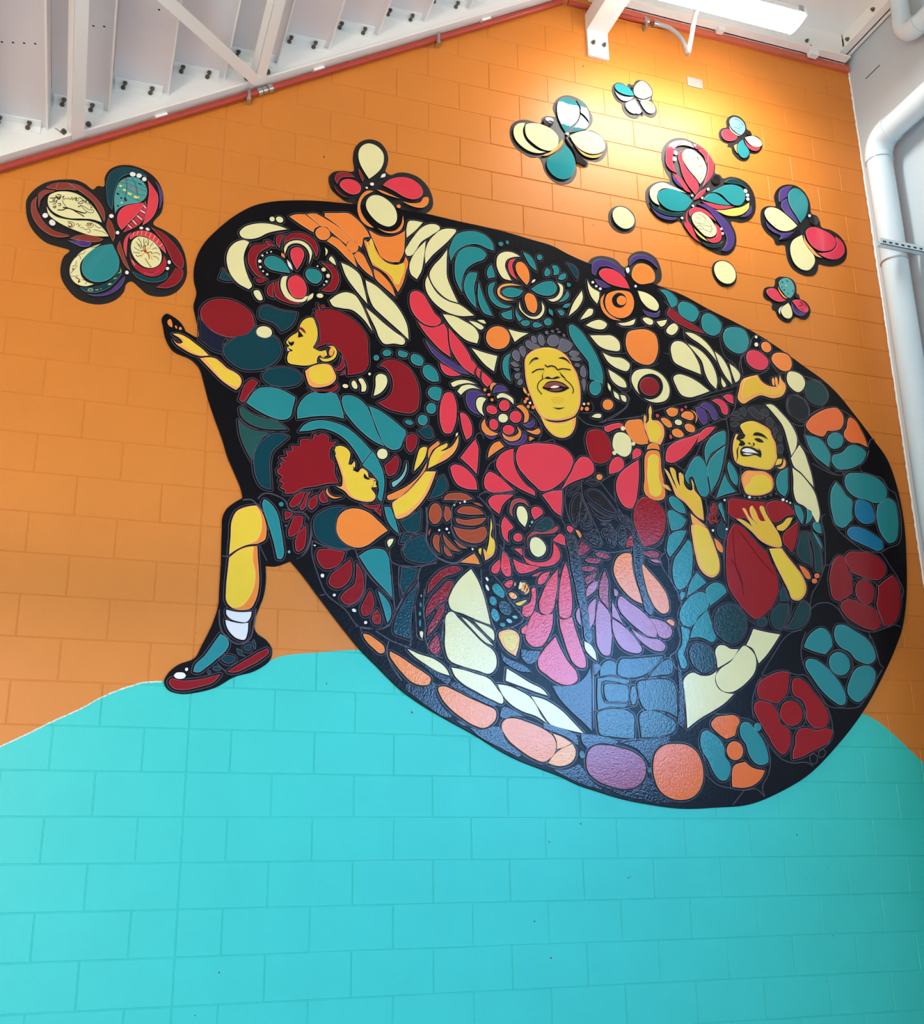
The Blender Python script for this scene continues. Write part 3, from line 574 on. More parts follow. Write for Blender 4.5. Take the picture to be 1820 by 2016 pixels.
wing_tile C 0 20:3875,5661* 3886,5610 3914,5559 3949,5520 3955,5477 3931,5428 3886,5390 3834,5389 3787,5424 3766,5481 3769,5549 3792,5598
wing_tile O2 0 20:3887,5663* 3909,5608 3944,5570 3980,5532 4019,5508* 3972,5513 3925,5555 3891,5605
wing_tile P2 0 20:3911,5693 3942,5728 3991,5743 4054,5732 4116,5710 4147,5676 4144,5635 4111,5592 4055,5568 3996,5563 3947,5587 3915,5638
wing_tile P2 0 20:4150,5699* 4189,5678 4213,5637 4209,5590 4176,5545 4118,5515 4059,5512 3981,5540* 4053,5556 4116,5585 4153,5637
body K2 0 8:4028,5802 4015,5773 3990,5757 3968,5763 3961,5789 3975,5817 4000,5833 4022,5827
body K2 0 8:3687,5584* 3767,5632 3863,5701 3865,5673 3795,5621
T butterfly_panel | small pale butterfly in the brightest lamp glow | butterfly | wall butterflies
outline K4 0 8:2503,6510 2508,6541 2528,6569 2556,6585 2589,6584 2620,6574 2630,6594 2648,6590 2662,6591 2684,6625 2712,6644 2745,6647 2782,6630 2805,6600 2812,6563 2802,6520 2808,6489 2827,6456 2832,6416 2818,6381 2792,6362 2760,6361 2733,6370 2721,6354 2702,6354 2682,6331 2652,6321 2614,6327 2586,6349 2570,6382 2567,6416 2541,6427 2516,6456 2504,6488
wing_tile T 0 20:2520,6529 2530,6555 2555,6567 2592,6565 2624,6552 2647,6526 2661,6497* 2625,6490 2582,6490 2545,6501 2527,6514
wing_tile M3 0 20:2518,6497* 2544,6477 2575,6471 2619,6475 2655,6487* 2634,6459 2600,6439 2568,6437 2542,6454
wing_tile C 0 20:2660,6529 2671,6573 2696,6608 2727,6632 2757,6624 2785,6598 2799,6563 2794,6533 2762,6505 2722,6486 2690,6490 2667,6505
wing_tile M3 0 12:2684,6477* 2713,6475 2750,6487 2787,6511* 2774,6490 2740,6470 2707,6465
wing_tile C 0 20:2662,6471* 2676,6449 2685,6419 2683,6384 2662,6355 2632,6352 2604,6371 2589,6399 2596,6421 2628,6446
wing_tile M3 0 20:2689,6432* 2700,6406 2706,6378 2692,6360 2670,6355 2685,6382
wing_tile C 0 20:2701,6458* 2737,6467 2782,6477 2805,6460 2813,6430 2803,6398 2777,6382 2748,6388 2723,6417
wing_tile Y4 1 20:2725,6460* 2758,6469 2783,6471 2803,6449 2807,6421* 2783,6439 2752,6452
body K 0 8:2706,6378* 2720,6373 2714,6365 2703,6372
body K 0 8:2654,6544 2644,6539 2635,6545 2637,6557 2647,6562 2656,6555
X drawing
line G3 3 0:2672,6554 2698,6578 2728,6612 2745,6616
line G3 3 0:2682,6586 2700,6567 2727,6556 2733,6537 2723,6503
line G3 3 0:2671,6534 2695,6537 2726,6550 2759,6552 2780,6546
line G3 3 0:2688,6509 2710,6517 2725,6538 2749,6527
line G3 3 0:2727,6565 2755,6572 2791,6575 2765,6560
line G3 3 0:2703,6606 2712,6582 2734,6584
line M 3 0:2759,6594 2773,6588 2761,6576
T butterfly_panel | small pink and teal butterfly right of the lamp glow | butterfly | wall butterflies
outline K 0 8:3299,6339 3305,6366 3328,6398 3370,6420 3369,6458 3383,6494 3412,6522 3451,6535 3485,6530 3512,6509 3529,6480 3533,6440 3561,6428 3572,6398 3596,6401 3627,6390 3644,6361 3644,6326 3627,6289 3595,6258 3564,6246 3538,6246 3528,6209 3505,6180 3475,6166 3438,6172 3410,6194 3393,6222 3387,6256 3359,6259 3367,6278 3331,6287 3307,6308
wing_tile T3 0 20:3389,6461 3401,6487 3429,6507 3464,6508 3494,6491 3511,6462 3511,6430 3496,6396 3470,6370* 3439,6381 3410,6403 3393,6429
wing_tile C 0 12:3383,6424* 3401,6395 3427,6375 3465,6363* 3440,6360 3410,6374 3389,6396
wing_tile P 0 20:3316,6352 3330,6376 3357,6391 3378,6397* 3396,6379 3420,6361 3445,6352* 3428,6328 3397,6306 3365,6298 3334,6304 3319,6324
wing_tile C 0 20:3501,6356* 3534,6374 3569,6384 3604,6377 3628,6359 3635,6334 3619,6311 3589,6300 3557,6301 3525,6321
wing_tile P 0 12:3496,6338* 3515,6312 3543,6298 3574,6295 3618,6300* 3601,6279 3568,6264 3539,6268 3513,6288
wing_tile T 0 20:3483,6335* 3492,6307 3507,6284 3521,6261 3523,6235 3507,6205 3482,6187 3456,6191 3439,6213 3430,6241 3437,6277 3454,6308
wing_tile O2 0 8:3433,6291* 3407,6268 3410,6239 3430,6210* 3424,6236 3426,6266
body K2 0 8:3520,6405* 3538,6415 3559,6396 3523,6385*
X drawing
line Y4 5 0:3408,6479 3424,6465 3442,6475
line T 5 0:3408,6420 3431,6425 3454,6418 3479,6436
line V 4 0:3430,6493 3461,6491 3486,6476 3497,6449
line W 4 0:3414,6421 3446,6455 3480,6478
line G 3 0:3417,6398 3445,6390 3482,6413
T butterfly_panel | smallest red and teal butterfly just above the mural edge | butterfly | wall butterflies
outline K 0 8:3518,5166 3531,5198 3564,5217 3607,5227 3618,5248 3624,5279 3653,5305 3696,5314 3736,5314 3768,5298 3784,5265 3784,5233 3782,5205 3800,5195 3802,5168 3835,5157 3866,5130 3876,5091 3861,5054 3831,5019 3797,5013 3753,5023 3726,5005 3705,4978 3674,4969 3639,4978 3611,5003 3594,5043 3575,5050 3571,5066 3580,5091 3570,5106 3538,5114 3518,5134
wing_tile T2 0 20:3642,5251 3656,5275 3686,5296 3721,5300 3747,5283 3760,5255 3761,5223 3746,5185 3714,5153 3692,5157* 3667,5186 3648,5215
wing_tile O2 0 7:3633,5228* 3641,5203 3660,5174 3681,5155 3699,5146* 3674,5146 3649,5169 3633,5201
wing_tile P2 0 20:3537,5169 3551,5190 3580,5202 3608,5202 3626,5189 3642,5162 3662,5142 3683,5132* 3656,5118 3625,5111 3589,5116 3558,5135
wing_tile P2 0 20:3730,5134* 3764,5149 3792,5150 3825,5136 3847,5113 3852,5087 3839,5068 3810,5064 3777,5075 3753,5103
wing_tile V 0 20:3723,5125* 3739,5103 3763,5075 3792,5061 3832,5062* 3809,5040 3777,5032 3747,5038 3728,5064
wing_tile C 0 20:3699,5114* 3710,5096 3718,5070 3721,5042 3711,5013 3683,4996 3653,5002 3637,5025 3633,5049 3648,5072
wing_tile M3 0 7:3655,5087* 3628,5067 3613,5038 3621,5012* 3627,5040 3636,5065
body K2 0 8:3792,5178 3782,5165 3766,5162 3760,5173 3769,5186 3785,5189
X drawing
line K 8 0:3662,5265 3675,5259
line K 8 0:3709,5284 3709,5270
line K 8 0:3669,5204 3683,5206
line K 7 0:3740,5213 3748,5209
line K 6 0:3700,5188 3705,5178
line K 6 0:3657,5223 3665,5222
line C 8 0:3690,5245 3701,5239
line P 6 0:3729,5260 3737,5259
line K 4 0:3787,5135 3806,5132 3806,5114 3783,5107 3773,5097
line K 4 0:3789,5087 3810,5074
line K 4 0:3825,5125 3835,5113 3826,5087
line N 5 0:3736,5089 3748,5075 3760,5058 3776,5050
T cream_disc | cream disc below the cream and teal butterfly, between it and the mural | disc | cream wall discs
outline K 0 8:2417,5531 2426,5565 2457,5600 2497,5619 2535,5622 2571,5607 2597,5580 2609,5539 2604,5493 2589,5461 2559,5434 2522,5422 2484,5422 2447,5439 2423,5471
disc C 0 20:2441,5537 2452,5571 2479,5598 2508,5606 2544,5600 2573,5577 2592,5548 2595,5517 2580,5482 2550,5457 2513,5449 2478,5462 2452,5489
T cream_disc | cream disc right of the violet butterfly, closer to the mural edge | disc | cream wall discs
outline K 0 8:3142,5265 3162,5321 3219,5354 3279,5350 3320,5304 3327,5245 3301,5188 3252,5161 3199,5160 3158,5201
disc C 0 20:3154,5269 3178,5321 3233,5343 3285,5326 3314,5274 3305,5220 3263,5183 3217,5179 3174,5205
M
F embroidered_butterfly | butterfly with teal and pink wings in dark red curls, upper left of mural
tile C 0 20:113,4957 133,4997 183,5029 256,5048 324,5046 379,5034* 320,5013 264,4986 220,4952 164,4931 125,4937
tile C 0 8:303,5084 296,5069 282,5067 274,5079 281,5094 295,5097
tile C 0 20:351,5081 341,5070 325,5069 313,5079 311,5094 322,5105 338,5105 350,5095
tile C 0 20:168,4910* 143,4919 104,4904 67,4862 51,4808 56,4746 81,4687 122,4644 178,4619* 194,4638 175,4685 150,4756 142,4818 151,4865
tile C 0 20:206,4612 228,4622 251,4591 255,4567 242,4561 213,4585
tile D 0 20:33,4720* 59,4690 88,4657* 50,4651 17,4657*
tile R 0 20:316,4963 326,4988 360,4998* 342,4945 338,4906* 320,4928
tile R 0 20:254,4935* 277,4940 312,4910* 295,4911 266,4921
tile R 0 20:360,4942* 372,4984 406,5013 452,5024 505,5012 544,4976 556,4933 546,4882* 530,4928 500,4968 459,4984 413,4978 379,4955
tile C 0 12:368,4872* 363,4910 382,4946 425,4971 465,4972 501,4949 520,4913 517,4873 504,4832* 508,4891 492,4928 454,4953 414,4949 386,4927 375,4899
tile P 0 20:439,4785* 418,4823 400,4872 404,4908 432,4928 461,4925 476,4895 469,4852
tile R 0 20:289,4916* 233,4909 189,4891 168,4849 166,4797 189,4744 219,4711 269,4698* 234,4733 213,4786 219,4839 246,4876 278,4901
tile T 0 20:403,4759* 340,4758 284,4767 256,4794 262,4827 297,4848 343,4839 379,4803
tile O 0 8:348,4875* 362,4871 370,4847* 351,4856
tile W 0 20:380,4842* 401,4820 417,4778* 396,4794
dot W 0.6 8:296,4873 293,4868 288,4867 286,4871 288,4876 293,4877
dot W 0.6 8:273,4863 271,4858 266,4857 264,4861 266,4866 271,4867
dot W 0.6 8:250,4841 247,4834 241,4833 238,4838 241,4845 247,4846
dot W 0.6 8:240,4804 236,4794 227,4792 221,4800 226,4810 235,4812
dot W 0.6 8:242,4767 239,4760 232,4759 228,4764 231,4772 239,4773
dot W 0.6 8:257,4744 254,4738 249,4737 246,4742 248,4747 254,4748
dot W 0.6 8:281,4728 278,4722 272,4721 268,4726 271,4732 277,4733
tile R 0 8:211,4685* 242,4696 278,4696* 248,4672 226,4668
tile T 0 20:488,4771 499,4799 533,4808 566,4798 582,4768 570,4734 547,4717 513,4727
dot W 0.6 8:559,4829 557,4824 552,4823 549,4827 551,4832 557,4833
dot C 0.6 8:603,4815 597,4803 584,4801 577,4811 583,4823 596,4825
dot C 0.6 8:627,4779 622,4766 611,4764 605,4775 610,4788 621,4790
dot W 0.6 8:614,4741 611,4734 604,4733 600,4739 604,4745 611,4747
dot W 0.6 8:599,4717 596,4712 592,4711 589,4715 592,4720 596,4721
tile R 0 20:573,4857* 626,4851 664,4822 680,4779 675,4733 647,4686 612,4677 577,4681* 611,4709 634,4751 635,4797 608,4831
tile C 0 8:594,4956* 609,4942 609,4923 598,4904* 599,4931
tile C 0 20:619,4885 633,4906 648,4891 661,4854* 637,4866
tile P 0 20:391,4690 404,4731 437,4751 472,4733 495,4689 492,4638 465,4611 425,4614 401,4648
tile C 0 20:389,4738* 364,4730 351,4690 359,4641 386,4601 437,4584 488,4596 510,4631* 492,4628 476,4610 436,4603 402,4629 383,4670 382,4708
tile R 0 20:278,4621 285,4660 315,4690* 311,4639 316,4589* 290,4598
tile R 0 20:342,4704* 321,4678 317,4634 335,4593 381,4575 437,4569 471,4577* 409,4586 362,4616 341,4657
tile C 0 20:502,4598* 512,4635 535,4654 533,4629
tile C 0 8:592,4646 586,4636 572,4631 559,4634 554,4643 560,4654 574,4659 587,4656
F raised_hand | orange hands with a yellow thumb holding up a butterfly
tile O 0 20:385,5118* 419,5138 474,5150* 561,5091* 532,5067 525,5042* 462,5073
tile O 0 20:483,5152* 518,5165 541,5167* 631,5126 691,5091 734,5052 751,5035* 723,5016 717,4999* 663,5038 624,5068* 602,5090 567,5090*
tile O 0 20:621,5036 600,5009 568,5003 543,5022 539,5054 560,5081 592,5088 617,5069
tile O 0 20:604,5001* 633,5036* 669,5026 717,4982 757,4943 772,4900 782,4862* 718,4916 664,4966
tile O 0 20:786,5011 786,4979 767,4955 741,4953 722,4973 722,5004 741,5028 767,5031
tile O 0 20:763,4938* 789,4966 813,4953 844,4899 868,4851 878,4813* 826,4850 790,4890
F crescent_leaves | cream leaf shapes
tile C 0 20:690,4875* 737,4861 797,4819 822,4745 847,4639* 781,4712 721,4792
tile C 0 20:628,4625* 670,4667 722,4692 770,4684 806,4639 842,4561 878,4471* 819,4545 759,4586 695,4588 649,4594
F person#boy1 | painted boy in profile with dark red hair reaching out to the left
face Y 0 20:467,4445* 480,4472 508,4496 533,4502 554,4465 566,4411 562,4367 541,4320* 581,4304 615,4316* 621,4283 576,4276 566,4244 569,4232* 521,4210 460,4204 410,4212 403,4233 408,4264* 413,4280 399,4296 412,4310 395,4329 403,4349 427,4377 454,4400 465,4420
eye K 1 8:458,4415* 471,4401 488,4379* 458,4367*
brow R 1 20:459,4427 475,4433 496,4415 502,4394* 476,4412
nostril K 1 8:402,4342* 417,4332 436,4341 434,4322 420,4311 412,4319
mouth K 1 8:404,4296* 418,4292 432,4285 413,4276*
lip W 2 8:401,4292* 417,4283* 403,4277*
ear Y 0 12:626,4339* 654,4346 676,4315 667,4277 633,4251 594,4248 579,4264* 616,4263 650,4281 663,4313 651,4333
ear_fold O2 1 8:658,4310 652,4290 642,4282 634,4291 633,4311 640,4330 650,4338 657,4330
ear_fold O2 1 8:609,4273 601,4267 591,4270 588,4278 595,4284 606,4281
hair R 0 12:559,4595* 574,4569 581,4548 603,4564 655,4569 713,4553 772,4521 820,4475 849,4422 853,4341 857,4267 835,4220 789,4196 740,4183* 736,4244 718,4284 683,4329 648,4355 597,4344 552,4313* 579,4363 578,4412 571,4468 541,4526* 561,4523* 546,4552* 569,4549*
hair R 0 8:603,4578 594,4571 584,4576 583,4587 592,4594 602,4590
hair R 0 20:707,4295* 719,4266 722,4235 686,4200 663,4206* 696,4238
hair R 0 20:725,4211* 726,4187 692,4173*
neck O2 0 20:503,4174* 544,4210 605,4231 639,4230 663,4196 675,4155 664,4130 614,4096 530,4093 515,4127
neck Y 1 20:527,4189 572,4213 611,4225 637,4217 657,4183 660,4159 636,4125 591,4107 552,4114 529,4147
collar R 0 12:525,4075* 570,4066 626,4079 670,4106 681,4126* 689,4099 649,4068 582,4052
hand O2 0 7:-202,4257* -177,4237 -152,4247 -163,4263 -207,4289* -176,4294 -133,4280 -84,4248 -45,4221 -12,4191* -53,4182 -101,4189 -150,4212 -182,4231
hand Y 1 20:-204,4289* -176,4290 -133,4276 -84,4245 -45,4218 -20,4195* -59,4189 -102,4206 -140,4224 -157,4237 -147,4259
fingertip O 0 8:-237,4359 -225,4373 -213,4351 -212,4327 -228,4334
fingertip O 0 8:-187,4334 -185,4325 -189,4322 -195,4329 -197,4338 -193,4341
fingertip O 0 8:-163,4331 -162,4322 -168,4317 -175,4321 -176,4330 -170,4335
arm O2 0 20:-58,4169* -22,4180 21,4180 54,4159 87,4131 125,4115 153,4095 165,4070 158,4037 138,4012* 103,4030 59,4059 14,4100 -24,4136
arm Y 1 20:-32,4172* 10,4180 37,4161 77,4123 120,4108 150,4089 157,4063 145,4035 118,4037 75,4057 24,4106
cuff R 0 20:197,4069 223,4087 254,4074* 216,4010 179,3945* 157,3958*
shirt_tile T 0 20:197,3946* 227,4005 258,4039 312,4051 383,4044 455,4011* 443,3951 426,3890 394,3874 340,3879 269,3905
shirt_tile T 0 20:470,3889* 468,3942 494,4005 543,4050 593,4065 660,4065 680,4059* 707,3996 725,3921* 663,3928 563,3915
shirt_tile T 0 20:480,3817* 509,3859 564,3889 619,3897 675,3891 731,3874 806,3823 880,3749* 830,3673* 790,3739 738,3798 665,3839 592,3848 543,3831
shirt_tile D2 0 20:162,3909* 177,3920* 216,3890 281,3869 362,3858 418,3821* 337,3812 256,3816 202,3839 169,3875
shirt_tile D2 0 20:157,3845* 187,3817 241,3794 316,3792* 276,3738 247,3672 241,3620* 204,3684 174,3755
shirt_tile D 0 20:333,3785* 381,3794 425,3779* 383,3733 347,3695 333,3642 336,3563 345,3474* 297,3486 263,3538 249,3610 252,3678 286,3739
F stepping_circles | teal and dark red rounds
tile R 0 20:216,4397 174,4339 93,4314 5,4333 -57,4386 -70,4455 -29,4513 52,4539 141,4521 204,4467
tile D 0 20:60,4249 90,4286 126,4325* 179,4345 221,4407* 234,4348 278,4336 327,4356 356,4323 369,4276 349,4219 301,4170 232,4142 162,4138 107,4166 70,4203
tile C 0 20:315,4373 305,4352 283,4339 257,4339 236,4352 230,4373 240,4394 262,4407 289,4407 309,4394
tile D 0 20:239,4490 254,4523 276,4533 349,4520 448,4517* 435,4465 403,4417 365,4389* 330,4430 285,4444 246,4454
tile D 0 20:487,4128 466,4093 412,4068 347,4063 294,4079 274,4111 294,4146 348,4171 414,4177 467,4160
tile N 0 20:-72,4409* -32,4361 24,4321 67,4310 54,4260 61,4219* 8,4229 -37,4258 -67,4278*
M
F crescent_leaves
tile P 0 20:1144,4573* 1184,4554 1232,4550 1275,4568 1303,4586* 1321,4546 1324,4494 1341,4378* 1286,4411 1226,4467 1177,4524
tile P 0 20:1331,4564* 1380,4509 1428,4452 1462,4392 1480,4285* 1420,4322 1372,4379 1342,4439 1333,4502
tile V 0 20:1186,4464* 1231,4422 1292,4380 1377,4335 1450,4281* 1377,4296 1298,4336 1231,4390
tile P 0 20:1276,4330* 1322,4314 1401,4274* 1358,4262 1309,4268 1285,4296
tile P 0 8:1471,4380* 1489,4357 1498,4342* 1479,4304*
tile P 0 8:1501,4336* 1522,4323 1516,4297 1512,4267* 1494,4294
tile P 0 20:1532,4312* 1562,4290 1593,4262* 1573,4234 1561,4220* 1530,4254
tile C 0 20:1295,4646* 1363,4644 1431,4619 1493,4586 1515,4543 1504,4489* 1442,4499 1380,4542 1331,4593
tile C 0 20:1456,4629* 1507,4624 1547,4597 1531,4582 1494,4599
tile C 0 8:1507,4641* 1551,4644 1561,4626 1532,4628
tile C 0 20:1469,4454* 1528,4440 1628,4426* 1615,4375 1604,4325* 1551,4360 1509,4405
F spotted_wing | dark red crescent wing ringed by teal spots
tile R 0 20:918,4263* 956,4300 1009,4311 1069,4291 1116,4241 1146,4170 1152,4096 1140,4033 1110,4002 1052,3998 981,4007 912,4038* 964,4072 993,4119 998,4175 980,4228 945,4261
tile C 0 20:907,4206 928,4216 957,4207 966,4177 952,4132 923,4097 888,4076* 899,4137
tile C 0 20:803,4167 818,4174 838,4153 847,4124 839,4098 819,4093* 818,4132
tile C 0 20:764,4143 775,4154 792,4135 796,4114 787,4104 776,4108
tile C 0 8:744,4113 738,4105 726,4102 716,4106 712,4115 718,4123 730,4126 741,4122
dot C 0.6 8:871,4206 867,4198 860,4197 856,4204 860,4212 867,4213
tile T 0 20:917,4313 913,4301 902,4294 891,4297 886,4309 890,4321 901,4328 913,4324
tile T 0 20:988,4356 982,4341 965,4331 946,4332 938,4344 944,4359 961,4369 980,4368
tile T 0 20:1032,4374 1057,4374 1084,4362 1075,4341 1051,4337 1030,4345
tile T 0 20:1102,4340 1116,4364 1153,4360 1177,4335 1164,4301 1140,4298 1110,4313
tile T 0 20:1173,4262 1179,4294 1201,4310 1237,4296 1264,4255 1268,4218* 1230,4210 1194,4227
tile T 0 20:1203,4134 1215,4167 1254,4180 1282,4170 1278,4132 1266,4099 1235,4101
tile T 0 20:1250,4048 1242,4024 1222,4012 1201,4019 1193,4041 1202,4065 1222,4078 1242,4071
tile T 0 20:1200,3971 1191,3948 1171,3936 1151,3943 1143,3964 1151,3987 1172,3999 1192,3992
tile T 0 8:1115,3940 1105,3931 1088,3930 1073,3937 1068,3947 1077,3955 1095,3957 1110,3950
tile P 0 20:1372,4034 1359,3957 1332,3907 1301,3905 1278,3950 1271,4025 1284,4103 1312,4153 1343,4156 1366,4111
tile P 0 20:1397,4041 1422,4035 1451,3998 1463,3950 1456,3906 1428,3879* 1408,3937 1397,3997
tile D 0 20:1145,3900* 1210,3932 1234,3874* 1210,3859 1175,3867
tile R 0 20:1075,3825 1084,3862 1110,3877 1136,3868 1139,3838 1122,3788 1101,3767 1078,3789
tile C 0 20:970,3743 962,3721 941,3710 921,3716 912,3737 920,3759 941,3770 962,3764
tile R 0 20:952,3675* 983,3701 1017,3742* 1035,3713 1029,3671 1006,3627 978,3616
tile T3 0 12:1078,3709* 1078,3664 1064,3622 1035,3584 1001,3557 995,3580* 1035,3607 1064,3651
F person#boy1
shirt_tile T 0 20:712,4015 717,4052 745,4062 808,4046 849,4008 878,3952 902,3882 951,3787* 902,3805 839,3845 776,3903 730,3963
shirt_tile T 0 20:863,4013* 912,3998 982,3958 1052,3906 1072,3891 1058,3835 1035,3781 1000,3771 960,3788 925,3849 890,3935
shirt_tile T 0 20:886,3750* 920,3695 944,3638 953,3569 947,3511 939,3467* 925,3474 925,3543 910,3594* 870,3636 830,3664*
F person#curly | painted child in profile with dark red curly hair throwing one arm up
hair R 0 20:372,3589* 393,3614 384,3625 413,3636 386,3656 423,3669 414,3697 449,3703 440,3728 486,3734 490,3769 545,3778 556,3776* 566,3813 583,3803 599,3817 626,3817 644,3798 644,3778 686,3783* 651,3729 652,3683 677,3656 678,3605 704,3547* 644,3538 584,3518 504,3495 467,3469 414,3458* 419,3476 392,3490 407,3514 385,3528 400,3553 378,3567
face O2 0 12:681,3750 706,3760 739,3751 762,3724 760,3695 752,3659* 769,3658 785,3680 791,3657 778,3627* 808,3624 825,3643 859,3624 865,3595* 904,3588 910,3548 882,3539 905,3495 900,3475 805,3461 766,3476 733,3507 688,3528* 716,3528 723,3569 708,3625 679,3703* 687,3716
face Y 1 20:683,3750 705,3758 739,3749 759,3723 757,3694 749,3658* 769,3654 785,3676 788,3656 775,3626* 808,3621 825,3640 856,3620 862,3594* 882,3582 893,3563 874,3538 902,3494 894,3479 810,3468 777,3482 748,3525 728,3592 707,3659
eye K 2 8:841,3615 859,3594 876,3587 859,3582 839,3591
mouth K 2 8:890,3550 904,3560 895,3577 909,3587 915,3541 893,3536
brow K 2 8:779,3649 788,3624 808,3620 812,3644 794,3633
hand Y 0 20:1171,3806 1192,3808 1189,3766 1162,3709 1119,3657* 1133,3724
hand O 0 20:1260,3852* 1269,3844 1227,3794 1203,3737* 1204,3792
hand O2 0 12:1200,3682* 1215,3751 1245,3802 1311,3846* 1317,3838 1275,3793 1328,3818 1371,3877 1380,3897* 1380,3866 1358,3803 1316,3756 1262,3720
hand Y 1 0:1201,3684* 1218,3747 1247,3799 1310,3844* 1313,3835 1271,3790 1328,3814 1364,3858* 1334,3818 1280,3769 1250,3718
hand C 0 8:1364,3889* 1368,3911 1377,3916 1374,3899
arm O 0 20:1197,3722* 1145,3630 1075,3564 996,3516 970,3499 973,3483 1013,3487 1075,3535 1139,3612 1185,3676
arm O2 0 20:1185,3664* 1247,3671* 1235,3634 1191,3529 1133,3448 1064,3389 1024,3377 1005,3424 999,3464 1024,3487 1075,3529 1127,3587 1162,3632
arm Y 1 20:1188,3661* 1232,3665* 1208,3607 1167,3520 1115,3457 1052,3408 1016,3399 1006,3435 1004,3461 1029,3484 1081,3526 1132,3584
F flower_burst | pink and orange flower with cream and violet petals
tile C 0 20:1339,4215* 1376,4236 1437,4246 1493,4230* 1437,4228 1388,4212 1351,4195
tile C 0 20:1378,4170* 1406,4205 1455,4221 1517,4201* 1467,4201 1430,4183 1399,4149*
tile V 0 20:1429,4126 1436,4165 1473,4186 1516,4182 1553,4168* 1510,4162 1485,4134 1484,4089 1507,4039* 1459,4061
tile C 0 20:1491,4122 1503,4145 1528,4152 1553,4146* 1534,4115 1526,4076 1538,4037* 1502,4067
tile O 0 20:1579,4209* 1580,4235 1599,4254 1618,4250* 1598,4231 1585,4201*
dot O 0.6 8:1554,4201 1549,4192 1540,4191 1536,4199 1540,4208 1550,4209
dot O 0.6 8:1578,4174 1573,4166 1565,4165 1560,4172 1565,4180 1574,4182
dot O 0.6 8:1597,4145 1592,4136 1583,4135 1578,4142 1583,4151 1593,4152
tile O 0 20:1541,4021* 1522,3988 1524,3951 1554,3924 1597,3925 1622,3938* 1579,3951 1549,3979
tile V 0 8:1536,3928* 1560,3915 1609,3921* 1590,3903 1559,3903
F robe | pink petals of a robe
tile P 0 20:1390,3767* 1430,3823 1480,3887* 1497,3843 1496,3782 1485,3681* 1452,3716
tile P 0 20:1330,3703* 1351,3721 1393,3719 1440,3691 1481,3635 1486,3588* 1426,3588 1373,3606 1344,3651
M
F flower_butterfly | teal and orange four winged butterfly in a teal ring
tile C 0 20:1638,5042 1653,5100 1693,5129 1746,5134 1795,5115* 1745,5102 1704,5074 1693,5031 1708,4985 1733,4940* 1681,4946 1650,4988
tile P 0 20:1713,5041 1731,5082 1764,5095* 1740,5053 1748,4999 1769,4951* 1734,4976
tile O 0 20:1762,5043 1777,5073 1803,5078 1835,5049 1850,5003 1845,4953 1830,4927* 1799,4959 1771,4996
tile T 0 20:1812,5150* 1852,5136 1884,5099 1898,5036* 1862,5061 1831,5111
tile T 0 20:1939,5135 1933,5121 1921,5114 1909,5117 1905,5129 1910,5143 1923,5151 1934,5148
tile T 0 20:1575,4961 1588,5005 1605,5025* 1620,4983 1626,4946* 1583,4930*
tile T 0 20:1628,4913* 1589,4889 1580,4840 1596,4789 1637,4755 1688,4748 1728,4766* 1670,4774 1632,4801 1610,4845
tile O2 0 12:1798,4914* 1726,4919 1667,4899 1640,4864 1645,4824 1683,4803 1749,4810* 1684,4817 1655,4839 1660,4874 1706,4901
tile T 0 20:1669,4851 1692,4879 1745,4892 1807,4885* 1776,4846 1723,4827 1684,4834
tile T 0 20:1857,4904* 1898,4938 1959,4973 2006,4978 2028,4943 2009,4898 1968,4878 1902,4880
dot W 0.6 8:1861,4945* 1872,4968 1887,4974 1878,4955
tile C 0 20:2033,4979* 2066,4964 2068,4922 2042,4869 1994,4842 1964,4851* 2008,4867 2040,4904 2048,4947
tile O 0 20:1815,4845 1836,4873 1869,4868 1890,4830 1892,4783 1871,4745 1838,4757 1820,4798
tile C 0 12:1778,4805* 1792,4753 1837,4720 1883,4724 1921,4767 1923,4829* 1939,4797 1930,4748 1896,4712 1856,4704 1805,4728 1776,4764
tile T 0 20:1951,5035 1970,5066 1989,5048 1978,5018 1954,5010
tile T 0 20:2004,5086 2031,5094 2050,5066 2036,5035 2011,5024* 2013,5059
tile T 0 20:2038,5004* 2063,5040 2090,5050 2089,5020 2061,5001
tile T 0 8:2098,4990* 2125,4984* 2113,4961* 2097,4965*
tile T 0 20:2098,4931* 2107,4908 2075,4861 2037,4844* 2069,4881
tile T 0 20:2115,4850* 2093,4819 2059,4813* 2080,4838
tile T 0 20:2024,4787* 2058,4793 2069,4774 2050,4757
tile T 0 8:1968,4792* 1991,4778 1993,4745* 1970,4761
tile T 0 20:1658,4708* 1727,4743* 1728,4682* 1699,4678 1671,4687
tile T 0 20:1753,4757* 1772,4716 1794,4696* 1770,4675* 1752,4713
tile T 0 20:1783,4664 1803,4684 1842,4683 1838,4666 1802,4650
tile T 0 20:1861,4673 1881,4686 1920,4672 1893,4654 1864,4653
tile T 0 20:1984,4704 1976,4686 1958,4676 1941,4680 1934,4696 1942,4714 1960,4724 1977,4719
tile T 0 20:2094,4692* 2114,4706 2154,4688 2223,4603 2278,4503 2306,4400 2299,4332* 2247,4425 2191,4504 2128,4582 2098,4645
tile D 0 20:2101,5124* 2141,5117 2171,5087 2164,5022* 2132,5073
tile T 0.5 20:2216,4484* 2259,4413 2290,4357 2289,4344* 2250,4358 2216,4360* 2217,4427
tile T 0 20:2289,4312 2275,4276 2247,4258 2220,4268 2211,4302 2224,4338 2252,4356 2279,4346
F cream_petals | cream petals fanning out
tile C 0 20:2194,4950* 2200,4909 2168,4835 2097,4760* 2128,4842
tile C 0 20:2236,5031* 2258,4989 2315,4960* 2309,4914 2293,4876* 2258,4919 2240,4972
tile C 0 20:2174,4749* 2207,4799 2239,4834 2262,4833 2258,4801 2226,4775
